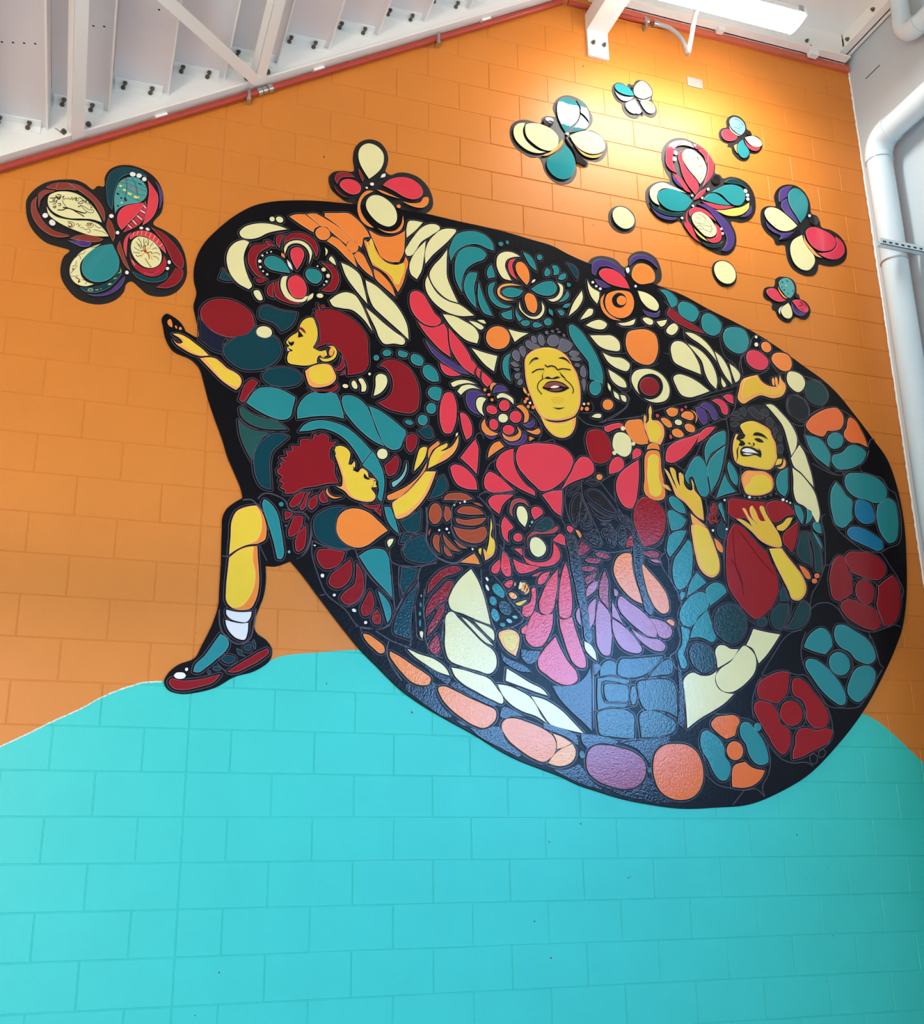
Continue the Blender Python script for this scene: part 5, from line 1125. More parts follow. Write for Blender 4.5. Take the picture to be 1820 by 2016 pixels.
hair_lock G5 1 20:3466,4183 3491,4200 3502,4173 3478,4157
hair_lock G5 1 8:3526,4132 3520,4117 3510,4111 3501,4115 3499,4128 3504,4143 3514,4150 3523,4145
hair_lock G5 1 8:3483,4140 3476,4125 3465,4124 3462,4138 3469,4153 3479,4154
hair_lock G5 1 20:3530,4060 3520,4038 3503,4027 3489,4034 3485,4055 3494,4078 3511,4089 3526,4082
neck O 0 20:3207,3845 3236,3881 3310,3892 3389,3891 3423,3867 3431,3808 3412,3773 3365,3746 3291,3729 3228,3736 3211,3780
neck Y 1 20:3264,3811 3282,3846 3328,3867 3378,3866 3414,3833 3413,3786 3365,3752 3291,3736 3228,3745 3224,3774
neck O2 0.5 20:3217,3839 3250,3876 3308,3885 3381,3883 3414,3860 3419,3807 3405,3779 3366,3752 3292,3735 3228,3742 3218,3780
necklace G2 0 8:3223,3721 3219,3714 3212,3713 3209,3719 3213,3727 3220,3727
necklace W 0 8:3259,3716 3253,3709 3243,3708 3238,3714 3244,3722 3254,3723
necklace G2 0 8:3291,3716 3286,3709 3278,3709 3274,3714 3279,3720 3288,3721
necklace G2 0 8:3328,3721 3323,3714 3315,3714 3312,3720 3317,3726 3325,3727
necklace G2 0 8:3369,3731 3365,3724 3357,3724 3353,3729 3358,3736 3366,3737
necklace G2 0 8:3412,3744 3406,3738 3398,3737 3394,3743 3399,3749 3408,3750
necklace G2 0 8:3450,3757 3445,3751 3437,3750 3434,3756 3439,3762 3447,3763
shirt R4 0 20:3096,3664 3110,3691 3167,3697 3230,3693 3295,3693 3360,3696* 3353,3637 3367,3573* 3302,3567 3257,3544* 3204,3578* 3112,3576 3091,3612
shirt R4 0 20:3360,3670 3412,3708 3484,3708 3539,3680 3560,3636 3502,3618 3447,3580 3403,3570 3369,3619
shirt R4 0 20:3122,3535* 3170,3523 3234,3465 3284,3412 3337,3372* 3352,3322 3380,3261 3391,3174 3360,3085 3279,2994 3199,2959 3154,2992 3093,3062 3046,3138 3038,3224 3049,3336 3081,3477
line R5 3 1:3110,3504 3104,3377 3106,3265 3136,3162 3143,3095
line R5 3 1:3076,3313 3123,3235 3143,3156
line R5 3 1:3151,3495 3225,3400 3299,3305 3375,3235
hand O2 1 20:3138,3568* 3173,3568 3247,3526* 3188,3637* 3202,3642 3233,3593 3288,3543* 3247,3594 3246,3652 3262,3663* 3280,3636 3315,3568 3344,3571* 3319,3666 3334,3667 3357,3617 3399,3550 3435,3488 3441,3418 3355,3417 3294,3444 3236,3497
hand Y3 2 20:3151,3567* 3200,3557 3249,3524* 3235,3560 3190,3635* 3201,3634 3231,3586 3288,3541* 3253,3594 3249,3651 3259,3659* 3275,3632 3307,3567 3344,3568* 3319,3662 3331,3663 3352,3613 3391,3548 3427,3487 3437,3424 3362,3427 3302,3457 3243,3503
hand Y3 1 20:3420,3545* 3466,3568 3507,3605 3544,3611* 3509,3559 3453,3519 3422,3526
hand O2 1 20:2673,3843* 2698,3824 2727,3756 2751,3717* 2725,3852 2738,3847 2756,3778 2772,3729* 2781,3826 2797,3815 2802,3751 2827,3721 2847,3717 2850,3794* 2865,3770 2868,3725 2905,3678 2914,3627 2916,3535* 2867,3559 2830,3600 2792,3641 2741,3674 2718,3736
hand Y3 2 20:2678,3837* 2703,3811 2732,3750 2753,3713* 2726,3849 2735,3843 2755,3774 2775,3725* 2782,3822 2794,3811 2800,3747 2825,3717 2847,3715 2851,3789* 2863,3766 2863,3721 2901,3673 2907,3626 2906,3550 2867,3572 2836,3610 2799,3651 2754,3688 2731,3730
finger O2 2 20:2637,3743* 2650,3740 2690,3732 2711,3700* 2675,3712
wrist O2 0 20:2828,3575* 2867,3547 2931,3499* 2877,3507 2836,3513*
arm O2 0 20:2836,3507 2890,3505 2933,3490 2953,3448 2980,3368 2999,3283 2986,3220 2942,3189 2896,3201 2859,3241 2839,3320 2830,3406
arm Y 1 20:2851,3501 2895,3496 2928,3483 2945,3440 2972,3361 2991,3282 2976,3225 2939,3201 2903,3213 2872,3248 2849,3326 2840,3406
F crescent_leaves
tile C 0 20:3435,4352* 3481,4358 3549,4304 3621,4216 3643,4149 3626,4079 3586,4023* 3571,4113 3546,4221 3488,4297
F contour
line G2 6 0:3137,4227 3146,4133 3101,3934 3020,3755 2981,3712 3006,3689 3099,3711 3187,3732
line G2 6 0:3087,4227 3121,4211 3160,4236 3211,4304 3226,4382
line G2 6 0:2673,3991 2801,4039 2949,4129 3129,4219
line G2 6 0:2296,4103 2432,4133 2564,4169
line G2 6 0:2262,4086 2289,4096
line G2 6 0:3205,3905 3205,3839 3184,3771 3194,3733
line G2 6 0:2680,3992 2676,3849 2665,3719 2669,3593 2677,3450 2662,3343 2604,3278 2660,3160
line G2 6 0:2336,3667 2349,3575 2397,3505 2441,3472 2454,3388 2503,3330
line G2 6 0:3098,3698 3078,3503 3031,3373 3033,3261
line G2 6 0:2942,3676 2947,3581 2933,3503 2962,3443
line G2 6 0:2254,3715 2308,3752 2377,3804 2517,3896
line G2 6 0:2747,3882 2819,3838
line G2 6 0:2805,3836 2858,3894 2906,3958 2963,4051 3023,4085
F person#braids
braid_strand G5 0 20:2350,3506 2377,3515 2439,3478 2456,3430 2490,3365 2499,3305 2480,3219 2486,3123 2506,3041 2533,2978 2518,2942 2493,2958 2473,3027 2453,3109 2437,3204 2433,3288 2435,3361 2429,3421 2392,3455
line K 5 1:2371,3501 2376,3477 2394,3460 2424,3469 2435,3439 2421,3426
line K 5 1:2454,3423 2459,3398 2451,3379 2476,3363 2455,3343 2473,3326 2455,3307 2477,3290 2449,3270 2473,3242 2452,3216 2469,3181 2444,3149
M
F crescent_leaves
tile C 0 20:3580,4005* 3625,4065 3656,4103* 3684,4058 3704,3985 3720,3905 3725,3832* 3689,3868 3643,3917 3596,3953
tile C 0 20:3583,3941* 3635,3910 3687,3855 3725,3798 3743,3713 3746,3647 3722,3582* 3683,3654 3637,3696 3588,3718 3573,3769 3581,3864
F border_rounds | rounds on the upper right border
tile C 0 20:3619,4567 3639,4606 3678,4613 3737,4591 3755,4550 3733,4497 3691,4470 3651,4486 3621,4525
tile D3 0 20:3751,4492 3770,4545 3819,4566 3886,4546 3918,4493 3903,4441 3851,4399 3790,4405 3752,4436
tile N2 0 20:3603,4374 3633,4434 3687,4441 3736,4405 3756,4351 3729,4292 3674,4274 3617,4306
F border_flower#1 | orange and teal flower near the top of the right border
tile O3 0 20:3722,4235 3751,4287 3828,4346 3911,4385 3983,4394 4016,4356 4017,4306 3986,4253 3929,4232 3881,4226* 3845,4183 3799,4185 3748,4203
tile O3 0 20:4050,4317 4069,4342 4107,4328 4144,4265 4173,4190 4178,4148* 4122,4167 4036,4171 4006,4206 4011,4235 4035,4266
tile T 0 20:3710,4175* 3759,4173 3833,4151 3858,4112 3879,4073 3858,3974* 3813,4004 3758,4046 3727,4104
tile T 0 20:3901,4061* 3978,4091 4032,4139 4096,4150 4161,4111 4136,4053 4066,4003 3985,3974 3915,3974 3887,4019
tile T 0 20:3979,4138 3944,4113 3906,4107 3878,4123 3871,4155 3887,4190 3922,4216 3960,4222 3989,4206 3996,4174
F person#smile
shirt_tile T 0 20:3452,3837 3477,3893 3550,3941* 3539,3860 3526,3778 3503,3744* 3463,3772
ear O2 0 12:3527,4000* 3539,3974 3523,3938 3488,3925 3467,3929* 3502,3943 3520,3972
ear Y 0 20:3481,3988* 3512,3994 3504,3963 3458,3945*
shirt R4 0 20:3456,3477 3475,3511 3531,3555 3580,3592* 3570,3520 3543,3446 3513,3383* 3485,3416 3459,3439
shirt_tile T 0 20:3564,3699* 3606,3687 3624,3649 3621,3602 3607,3575* 3577,3631
shirt_tile T 0 20:3654,3681* 3685,3668 3690,3638 3669,3600 3633,3577* 3651,3631
shirt_tile T 0 20:3685,3582 3706,3600 3735,3593 3744,3528* 3712,3532 3689,3556
shirt_tile T 0 20:3672,3538* 3708,3505 3731,3455 3733,3420* 3710,3466
shirt_tile D3 0 20:3545,3376 3570,3461 3600,3522 3622,3521 3642,3454 3643,3377 3635,3315* 3577,3340
shirt_tile D3 0 20:3637,3529* 3677,3496 3712,3428 3718,3363 3700,3285 3670,3276 3670,3360 3662,3462
dot W 0.6 8:3499,3722 3492,3714 3480,3712 3475,3720 3482,3729 3494,3730
dot W 0.6 8:3521,3715 3516,3708 3508,3708 3505,3714 3510,3720 3518,3721
dot W 0.6 8:3544,3707 3539,3701 3533,3700 3530,3705 3534,3712 3541,3712
arm O2 0 20:3350,3398* 3441,3409* 3478,3357 3528,3298 3571,3237 3587,3169 3562,3117 3516,3088 3474,3096 3458,3141 3419,3226 3379,3312
arm Y 1 20:3352,3395* 3432,3404* 3469,3350 3519,3290 3558,3230 3569,3174 3548,3122 3509,3098 3481,3105 3465,3148 3426,3233 3385,3312
tile O3 0 20:3551,3309* 3586,3299 3621,3260 3624,3232 3605,3227 3574,3263
dot O3 0.6 20:3691,3253 3684,3242 3670,3237 3657,3240 3653,3251 3660,3262 3674,3268 3687,3264
dot O3 0.6 20:3669,3219 3662,3208 3648,3203 3635,3206 3631,3217 3638,3228 3652,3233 3665,3230
tile D 0 20:3420,3176* 3444,3084* 3387,3078* 3397,3131
tile D3 0 20:3311,2971 3330,3016 3376,3049 3441,3056 3440,3022 3407,2953 3366,2901 3332,2912
tile D3 0 20:3409,2910* 3458,2968 3502,3039 3551,3085 3591,3063 3583,3000 3540,2942 3480,2914
tile D3 0 20:3278,2958 3277,2938 3257,2919 3230,2913 3212,2923 3213,2943 3233,2962 3260,2968
F border_flower#2 | teal and blue flower on the right border
tile T 0 20:3966,3897 3996,3944 4060,3958 4153,3957 4235,3931 4281,3874 4277,3825 4227,3779 4170,3767 4118,3782 4057,3787 3999,3812 3968,3856
tile T 0 20:3898,3880* 3929,3852 3966,3795 4001,3771 3993,3703 3981,3635* 3905,3578 3861,3591 3841,3662 3838,3749 3861,3832
tile T4 0 20:4016,3718 4039,3768 4087,3779 4138,3757 4160,3698 4151,3643 4109,3623 4049,3627 4016,3665
tile T 0 20:4196,3756* 4294,3810 4330,3789 4341,3708 4331,3612 4296,3528 4246,3507 4205,3541 4178,3619 4178,3693
tile T4 0 20:3934,3544 3958,3583 4005,3594 4073,3583 4144,3549 4192,3513 4189,3466 4151,3449 4093,3465 4013,3491 3949,3519
F border_flower#3 | dark red flower on the right border
tile R 0 20:3896,3387 3927,3419 4004,3431 4094,3426 4165,3392 4191,3334 4163,3280 4121,3258 4054,3262 3981,3277 3931,3296 3908,3339
tile R 0 20:3775,3290 3805,3351 3848,3393 3885,3389 3906,3326 3925,3250 3919,3160* 3870,3131 3807,3105 3773,3118 3760,3187 3760,3238
tile R 0 20:4081,3196 4075,3147 4044,3109 4001,3097 3962,3115 3941,3156 3947,3204 3977,3242 4020,3255 4060,3237
tile R 0 20:4115,3218* 4175,3261 4234,3295* 4267,3261 4277,3177 4256,3079 4209,3000 4120,2963* 4101,3031 4085,3100 4106,3160
tile R 0 20:3817,3071 3852,3111 3913,3121 3977,3100 4062,3073 4087,3037 4091,2967 4057,2940 3990,2943 3913,2970 3846,3016
F border_flower#4 | teal flower at the lower right
tile T 0 20:3522,2807* 3550,2857 3607,2909 3667,2931 3707,2908 3724,2872 3724,2823* 3667,2771* 3597,2783
tile T 0 20:3748,2867 3753,2923 3771,2949 3823,2958 3899,2925 3980,2880 4023,2820 4025,2764 3987,2731 3929,2732 3880,2751 3843,2792 3781,2820
tile T 0 20:3830,2749 3832,2705 3807,2668 3764,2650 3720,2659 3691,2691 3688,2734 3713,2771 3756,2789 3801,2781
tile T 0 20:3521,2716 3541,2735 3584,2737 3644,2709 3701,2658 3750,2599 3776,2528 3766,2486 3739,2473 3686,2495 3622,2546 3562,2622
tile T 0 20:3798,2583 3818,2620 3855,2676 3888,2702 3997,2701 4010,2677 3982,2603 3920,2534 3857,2495 3810,2518 3793,2547
F border_flower#5 | dark red flower at the lower right
tile R4 0 20:3171,2524 3191,2583 3264,2627 3350,2654 3397,2647 3392,2603 3373,2531* 3330,2489 3293,2467* 3234,2485 3181,2495
tile R4 0 20:3408,2568 3424,2610 3456,2620 3503,2601 3558,2538 3612,2475 3640,2399 3624,2358 3572,2333 3518,2343 3488,2383 3489,2441 3468,2494 3416,2521
tile R4 0 20:3458,2437 3457,2393 3428,2357 3383,2342 3339,2355 3313,2390 3315,2434 3343,2471 3388,2486 3432,2473
tile R4 0 20:3143,2453 3165,2474 3219,2476 3271,2452 3296,2406 3307,2355 3357,2321 3364,2264 3344,2212 3299,2180 3262,2205 3217,2278 3172,2351
tile R4 0 20:3397,2282 3426,2323 3468,2333 3543,2321 3621,2334 3651,2323 3642,2283 3594,2241 3506,2204 3426,2169 3364,2155* 3369,2196 3391,2242
F border_flower#6 | orange and teal flower at the bottom
tile O3 0 20:2851,2339 2877,2370 2950,2387 3016,2386 3037,2364 3016,2324 2998,2278* 2940,2257* 2900,2281
tile O3 0 20:2974,2110 3048,2134* 3085,2106 3172,2088* 3144,2046 3087,2007 3020,1992 2953,1997* 2954,2038
tile O3 0 20:3042,2203 3035,2171 3010,2148 2978,2143 2950,2157 2937,2185 2944,2217 2968,2240 3000,2245 3029,2231
tile T 0 20:3036,2324 3059,2353 3092,2354 3134,2315 3175,2260 3200,2192 3197,2136 3165,2120 3113,2129 3079,2173 3065,2229 3037,2273
tile T 0 20:2774,2245 2791,2290 2818,2301 2855,2286 2898,2253 2920,2215 2921,2165 2952,2115 2944,2071 2914,2032 2882,2032 2842,2075 2815,2135 2782,2189
dot T 0.6 20:3174,2330 3165,2313 3149,2306 3133,2312 3128,2328 3137,2345 3154,2352 3169,2346
F boat_sail | cream sails
tile C 0 20:3185,2897* 3266,2884 3366,2874* 3313,2808 3250,2739 3200,2695* 3188,2736 3166,2782 3127,2798* 3159,2848
tile C 0 20:2917,2752 2943,2786 2984,2788 3016,2772 3073,2772* 3038,2723 2980,2685 2923,2656* 2922,2706
tile C 0 20:3076,2766* 3113,2795 3151,2776 3181,2736 3183,2694 3164,2640 3118,2592 3059,2548 2990,2520 2938,2529 2909,2566 2906,2606 2937,2648 3015,2698
F contour
line G2 6 0:3215,2631 3260,2692 3325,2773 3389,2849 3443,2888 3524,2911
line G2 6 0:3219,2631 3252,2621 3352,2655 3454,2641 3517,2638 3553,2592 3601,2528 3642,2470 3746,2456 3878,2478 3904,2503
line G2 6 0:3501,2788 3500,2727 3525,2650
line G2 6 0:3551,2900 3514,2837 3501,2788
line G2 6 0:4004,2919 4045,2803 4056,2729 4081,2705
line G2 6 0:3913,2516 4002,2622 4066,2698
line G2 6 0:3130,2378 3134,2476 3170,2559 3217,2620
line G2 6 0:3174,2300 3231,2210 3291,2155 3356,2134 3465,2136 3497,2119
line G2 6 0:3207,2232 3216,2142 3195,2069 3146,1991 3155,1953
line G2 6 0:2791,2064 2856,2010 2944,1989 3027,1979 3112,1985 3154,1947
line G2 6 0:3027,1979 2976,1929 2948,1902
line G2 6 0:3640,2459 3659,2388 3656,2318 3603,2236 3557,2206
line G2 5 0:3480,2170 3506,2188 3532,2171 3520,2136 3486,2136 3480,2170
line G2 5 0:3542,2194 3572,2218 3591,2201 3573,2172 3545,2171 3542,2194
line G2 6 0:2868,2399 2933,2395 3037,2381 3115,2367 3140,2350
line G2 5 0:3293,2447 3325,2489 3403,2509 3466,2465 3484,2389 3451,2342 3380,2328 3331,2367 3297,2424
line G2 5 0:3679,2742 3722,2793 3796,2803 3853,2750 3851,2683 3786,2637 3704,2664 3669,2717
line G2 6 0:3737,3990 3823,3951 3896,3931 3966,3939 3993,3962
line G2 6 0:4103,4022 4104,3981 4171,3960 4263,3942 4307,3870 4351,3854
line G2 6 0:4351,3854 4366,3752 4359,3615 4328,3518 4227,3470 4175,3439
line G2 6 0:3828,3662 3855,3585 3921,3518 4004,3465 4053,3436 4168,3439 4225,3364 4280,3276 4306,3200 4281,3146
line G2 6 0:3790,3658 3766,3643 3766,3531 3746,3334
line G2 6 0:3746,3334 3678,3208 3624,3135 3602,3070 3542,2943
line G2 6 0:3745,3328 3782,3330 3818,3372
line G2 6 0:3597,3039 3661,3080 3748,3086 3802,3052 3844,2985 3912,2945 4005,2925 4097,2943 4208,2981 4245,2970
line G2 6 0:4005,2925 4005,2882
line G2 5 0:3474,3081 3458,3012 3404,2910
line G2 5 0:3108,3057 3159,2951 3197,2929
line G2 5 0:3991,3637 3998,3731 4034,3768 4091,3791 4164,3760 4173,3693 4158,3625
line G2 5 0:3934,3297 3927,3251 3966,3260 4091,3243 4118,3219
line G2 6 0:3284,4650 3310,4689 3361,4739 3399,4817 3440,4838 3474,4807 3506,4819
line G2 6 0:3295,4545 3287,4615 3292,4658
line G2 5 0:3504,4674 3577,4584 3601,4595 3643,4622 3669,4705
line G2 5 0:3400,4553 3463,4583 3498,4616
line G2 6 0:3594,4346 3609,4404 3675,4448 3733,4427 3764,4368 3748,4302 3712,4263 3654,4284 3606,4320 3594,4346
line G2 6 0:3620,4252 3663,4236 3718,4250 3758,4318 3808,4352 3875,4389
line G2 6 0:3717,4597 3800,4586 3892,4570
line G2 6 0:3748,4479 3761,4524 3813,4567 3897,4549 3924,4488 3896,4427 3861,4398
line G2 6 0:3715,4221 3707,4165 3733,4071 3783,3995 3868,3949 3904,3932
line G2 6 0:4184,4143 4226,4212 4249,4207
line G2 6 0:4190,4130 4146,4048 4102,4015 4104,3981
line G2 6 0:4008,4391 4082,4358 4118,4334
line G2 6 0:3898,3945 3947,3964 3979,3920
line G2 6 0:3538,4318 3632,4225 3663,4118 3723,4057
M
F person#braids
braid_strand G5 0 20:2023,3368 2061,3360 2077,3319 2086,3248 2098,3166 2106,3091 2116,2993 2124,2912 2133,2844 2142,2782 2128,2758 2105,2774 2096,2842 2085,2933 2068,3013 2057,3093 2039,3174 2031,3262
line K 5 1:2039,3339 2057,3317 2043,3286 2067,3276 2044,3250 2072,3235 2051,3203 2079,3194 2056,3163 2082,3141 2059,3116 2090,3101 2069,3064 2080,3030
line K 5 1:2088,3002 2108,2980 2091,2950 2115,2928 2095,2898 2118,2877 2098,2853 2125,2831 2105,2802 2128,2780
line K 5 1:2458,3295 2469,3265 2444,3239 2465,3211 2450,3180 2474,3164 2453,3132 2481,3116 2456,3091 2486,3063 2471,3032 2495,3004 2504,2958
F robe
tile R 0 20:2080,3248* 2089,3296 2110,3343* 2134,3324 2164,3305* 2125,3269
tile P 0 20:2003,3209* 2019,3149 2030,3056 2029,2941 2016,2900 1988,2887 1958,2896 1951,2942 1959,3052 1979,3146
tile P 0 20:1952,2885* 1982,2881 2028,2901* 2046,2828 2078,2728 2099,2661 2093,2622 2066,2618 2025,2641 1997,2695 1971,2778 1953,2851
tile C 0 20:2095,2768* 2128,2753 2157,2715 2165,2661* 2125,2690 2099,2723
F skirt | fanned skirt of mauve, dark red and orange petals
tile O 0 20:2306,3218 2328,3261 2368,3289 2414,3293 2419,3226 2435,3132 2456,3068 2471,3001* 2421,3018 2360,3067 2313,3135 2300,3181
tile O 0 20:2485,3240* 2530,3192 2578,3142 2620,3085 2640,3014 2633,2967 2596,2952 2559,2974 2519,3042 2496,3124 2485,3195
tile R 0 20:2280,3262 2264,3252 2231,3252 2201,3260 2191,3273 2207,3282 2240,3283 2270,3274
tile R 0 8:2225,3230 2214,3222 2187,3217 2155,3217 2130,3223 2122,3231 2133,3239 2159,3245 2191,3244 2216,3239
tile R 0 20:2196,3183 2186,3174 2161,3167 2131,3166 2107,3171 2098,3179 2108,3189 2133,3195 2164,3197 2188,3192
tile R 0 20:2117,3121 2156,3147 2198,3159* 2174,3125 2125,3095
tile R 0 20:2499,3299 2526,3316 2579,3319 2604,3307 2590,3285 2530,3283
tile M 0 20:2121,3016* 2126,3063 2160,3100 2201,3115* 2183,3067
tile R4 0 20:2243,3183* 2262,3119 2257,3037 2252,2960 2228,2988 2205,3016 2202,3068 2218,3128
tile M 0 20:2195,3003* 2228,2976 2257,2938 2265,2869 2258,2748 2242,2696 2211,2695 2176,2738 2169,2817 2175,2921
tile M 0 20:2180,3020* 2173,2950 2164,2892 2132,2830* 2130,2901 2127,2958
tile M 0 0:2277,3003* 2296,2969 2341,2873 2369,2828* 2329,2884 2274,2915*
tile M 0 20:2273,2904* 2316,2883 2376,2835 2429,2774 2449,2741 2438,2723 2381,2717 2332,2735 2291,2784 2273,2840
tile M 0 20:2315,3011 2332,3036 2388,3004 2473,2951 2521,2901 2549,2844 2543,2815 2502,2815 2428,2855 2362,2909 2321,2959
tile M 0 8:2294,3080* 2321,3059 2307,3034 2295,3039*
tile M 0 20:2507,2921* 2567,2915 2624,2889 2647,2855 2631,2819 2591,2809 2560,2821 2544,2867
tile M 0 20:2384,2858* 2427,2832 2488,2806 2565,2798 2597,2765 2586,2742 2540,2734 2479,2759 2424,2803
tile M 0 8:2054,2925 2074,2955 2078,2909 2078,2852* 2058,2880
tile O 0 20:2613,2915* 2652,2920 2667,2904 2659,2885 2631,2896
tile M 0 8:2535,3265* 2588,3269 2607,3253* 2574,3250
F teal_leaves
tile T 0 20:2707,3100 2747,3111* 2792,3169 2813,3250 2819,3355 2806,3404 2793,3403* 2740,3337 2695,3278 2679,3209 2684,3143
tile T 0 20:2836,3212* 2868,3187 2898,3155* 2834,3111 2760,3064* 2782,3132
tile T 0 20:2887,3109 2917,3141 2974,3161 3013,3142 3027,3112 2993,3079 2909,3017* 2903,3061
tile T 0 20:2761,3046 2811,3080 2860,3098 2892,3085 2905,3043 2891,3000 2833,2955 2795,2905 2767,2886 2722,2895 2702,2935 2717,2990
tile T 0 20:2890,2991* 2905,2935 2912,2876 2931,2830 2899,2804 2860,2820 2815,2829 2758,2820* 2787,2887 2832,2943
tile T 0 20:2705,2885* 2759,2868 2752,2820 2731,2772 2713,2719 2726,2679 2717,2647 2694,2643 2678,2688 2672,2729 2702,2777 2710,2835
tile T 0 20:2718,3082 2749,3087 2743,3057 2721,3038*
tile D3 0 20:2923,2918 2950,2992 3008,3032 3076,3030 3125,2979 3138,2907 3097,2839 3033,2805 2967,2826 2931,2865
tile D3 0 20:2748,2738 2778,2786 2838,2789 2888,2763 2909,2705 2883,2646 2829,2626 2785,2647 2756,2686
F boat_sail
tile C 0 20:2698,2580 2763,2623 2808,2608 2874,2613 2916,2638* 2900,2583 2919,2537 2963,2516 3016,2512* 2951,2458 2867,2410 2786,2368 2697,2309* 2699,2404 2698,2500
F jeans | dark teal blocks below the skirt
tile G4 0 20:2182,2615 2209,2655 2253,2668 2277,2658 2279,2588* 2223,2586 2179,2575*
tile G4 0 20:2291,2636 2309,2674 2378,2683 2480,2696 2583,2710* 2541,2665 2480,2611 2409,2582 2321,2579 2291,2591
tile G4 0 20:2478,2585* 2540,2648 2594,2687 2627,2689 2637,2663 2627,2617 2549,2599
tile G4 0 20:2163,2564* 2222,2574 2308,2570 2357,2555 2350,2546 2270,2551 2190,2545 2181,2498 2196,2438 2275,2429 2361,2427* 2310,2414 2218,2411 2156,2392* 2155,2464
tile G4 0 20:2204,2532 2269,2537 2343,2529 2346,2482 2341,2448 2275,2443 2214,2447 2201,2482
tile G4 0 20:2397,2481 2391,2450 2379,2430 2367,2430 2359,2448 2357,2479 2363,2511 2374,2530 2386,2531 2395,2512
tile G4 0 20:2407,2551 2471,2568 2560,2577 2623,2566 2645,2521 2645,2448 2639,2369* 2590,2393 2521,2404 2440,2407 2418,2445 2406,2501
tile G4 0 20:2153,2376 2199,2394 2261,2401 2334,2395 2369,2372 2371,2311 2363,2243* 2299,2247 2227,2253 2161,2265 2152,2322
tile G4 0 20:2410,2379 2446,2399 2508,2398 2576,2373 2629,2335 2620,2296 2574,2273 2497,2257 2410,2252* 2405,2312
tile N3 0 20:1890,2514* 1965,2517 2037,2531 2094,2577 2124,2626* 2129,2551 2123,2441 2114,2277* 2063,2324 1994,2382 1932,2445
tile N3 0 20:2143,2641* 2171,2648 2189,2632 2162,2591* 2143,2579*
tile N3 0 20:2665,2688* 2686,2631 2693,2563 2699,2483 2688,2393 2672,2309* 2647,2325 2657,2437 2663,2550
F border_rounds
tile M2 0 20:2073,2127 2090,2175 2128,2202 2188,2207 2272,2195 2361,2170 2414,2128 2425,2080 2407,2031 2361,1993 2294,1979 2211,1992 2129,2022 2079,2069
tile O3 0 20:2470,2107 2491,2172 2544,2212 2620,2223 2695,2215 2743,2183 2770,2129 2776,2058 2751,1987 2703,1943 2626,1924 2553,1937 2500,1974 2474,2032
tile O2 0 20:1885,2261* 1934,2246 1994,2213* 1949,2191 1905,2179* 1904,2224
tile O2 0 20:1997,2210* 2013,2179 2009,2142 1981,2109 1927,2092 1869,2100 1852,2107* 1877,2139 1913,2171
tile N3 0 20:1832,2318* 1907,2299 1977,2279 2017,2259 2033,2222 2026,2200* 1975,2236 1894,2266 1831,2286*
tile N3 0 20:2047,2265* 2125,2261 2214,2248 2277,2227* 2249,2213 2152,2214 2079,2185* 2051,2222
tile N3 0 20:2283,2222* 2397,2236 2522,2255 2578,2248 2576,2229 2525,2211 2479,2172 2449,2112* 2421,2149 2381,2186
tile N3 0 20:1874,2074* 1967,2080 2033,2108* 2061,2069 2094,2022 2174,1970* 2080,1990 1965,2031
tile N3 0 20:2209,1971* 2293,1972 2373,1983 2432,2042 2461,2027 2487,1963 2575,1910* 2495,1905 2375,1925 2268,1945
dot G4 0.6 20:2064,2155 2062,2139 2052,2131 2041,2136 2034,2150 2036,2166 2046,2175 2057,2170
dot G4 0.6 8:2456,2078 2452,2068 2443,2063 2434,2067 2432,2078 2436,2089 2445,2093 2453,2089
F contour
line G2 5 0:2275,2222 2312,2234 2461,2246 2562,2259 2586,2251
line G2 5 0:2797,2262 2785,2206 2791,2129 2810,2058
line G2 5 0:2128,2294 2130,2441 2142,2641
line G2 7 0:2635,3341 2657,3282 2660,3160 2701,3091 2721,3020 2691,2894
line G2 7 0:2148,2653 2137,2497 2133,2387
line G2 7 0:2684,2887 2696,2806 2665,2740 2624,2709 2663,2636 2692,2603
line G2 6 0:2497,3342 2555,3335 2611,3364 2640,3403
line G2 6 0:2172,3298 2267,3287 2377,3308 2437,3319
M
F person#bun | painted child with a brown knotted bun seen from behind
hair B3 0 20:1277,3427 1268,3392 1249,3370 1227,3369 1210,3390 1205,3424 1214,3460 1233,3482 1255,3483 1272,3462
hair B3 0 20:1298,3475* 1318,3468 1330,3437 1323,3401 1306,3385* 1294,3405
hair B3 0 20:1290,3515 1307,3540 1361,3557 1420,3554 1461,3532* 1419,3519 1348,3516
hair B3 0 20:1365,3449 1389,3475 1436,3485 1496,3473 1525,3449* 1477,3442 1412,3439
hair B3 0 20:1358,3405 1411,3404 1477,3418 1539,3430* 1506,3394 1452,3377 1399,3378 1364,3388
hair B3 0 20:1343,3360* 1399,3350 1470,3356 1529,3373 1538,3350 1522,3302 1480,3279 1427,3280 1375,3302
hair B3 0 8:1458,3511* 1496,3508 1520,3493* 1484,3498
hair B3 0 20:1227,3283 1241,3305 1258,3303 1261,3252 1266,3204* 1241,3227 1229,3249
hair B3 0 20:1282,3314* 1316,3279 1356,3243 1382,3223* 1339,3227 1299,3261
hair B3 0 20:1287,3248* 1310,3227 1335,3195 1315,3192 1292,3215
hair B3 0 20:1345,3288* 1386,3262 1426,3245* 1385,3245
hair B3 0 8:1201,3321* 1213,3337 1207,3305* 1202,3298
dot W 0.6 8:1418,3511 1414,3504 1407,3504 1404,3509 1408,3516 1415,3517
dot W 0.6 8:1389,3501 1387,3497 1382,3496 1379,3500 1382,3504 1387,3505
dot W 0.6 8:1356,3485 1353,3481 1349,3481 1346,3484 1349,3489 1353,3489
dot W 0.6 8:1268,3334 1265,3328 1259,3327 1256,3333 1259,3338 1265,3339
dot W 0.6 8:1312,3344 1309,3337 1302,3337 1298,3343 1302,3350 1309,3350
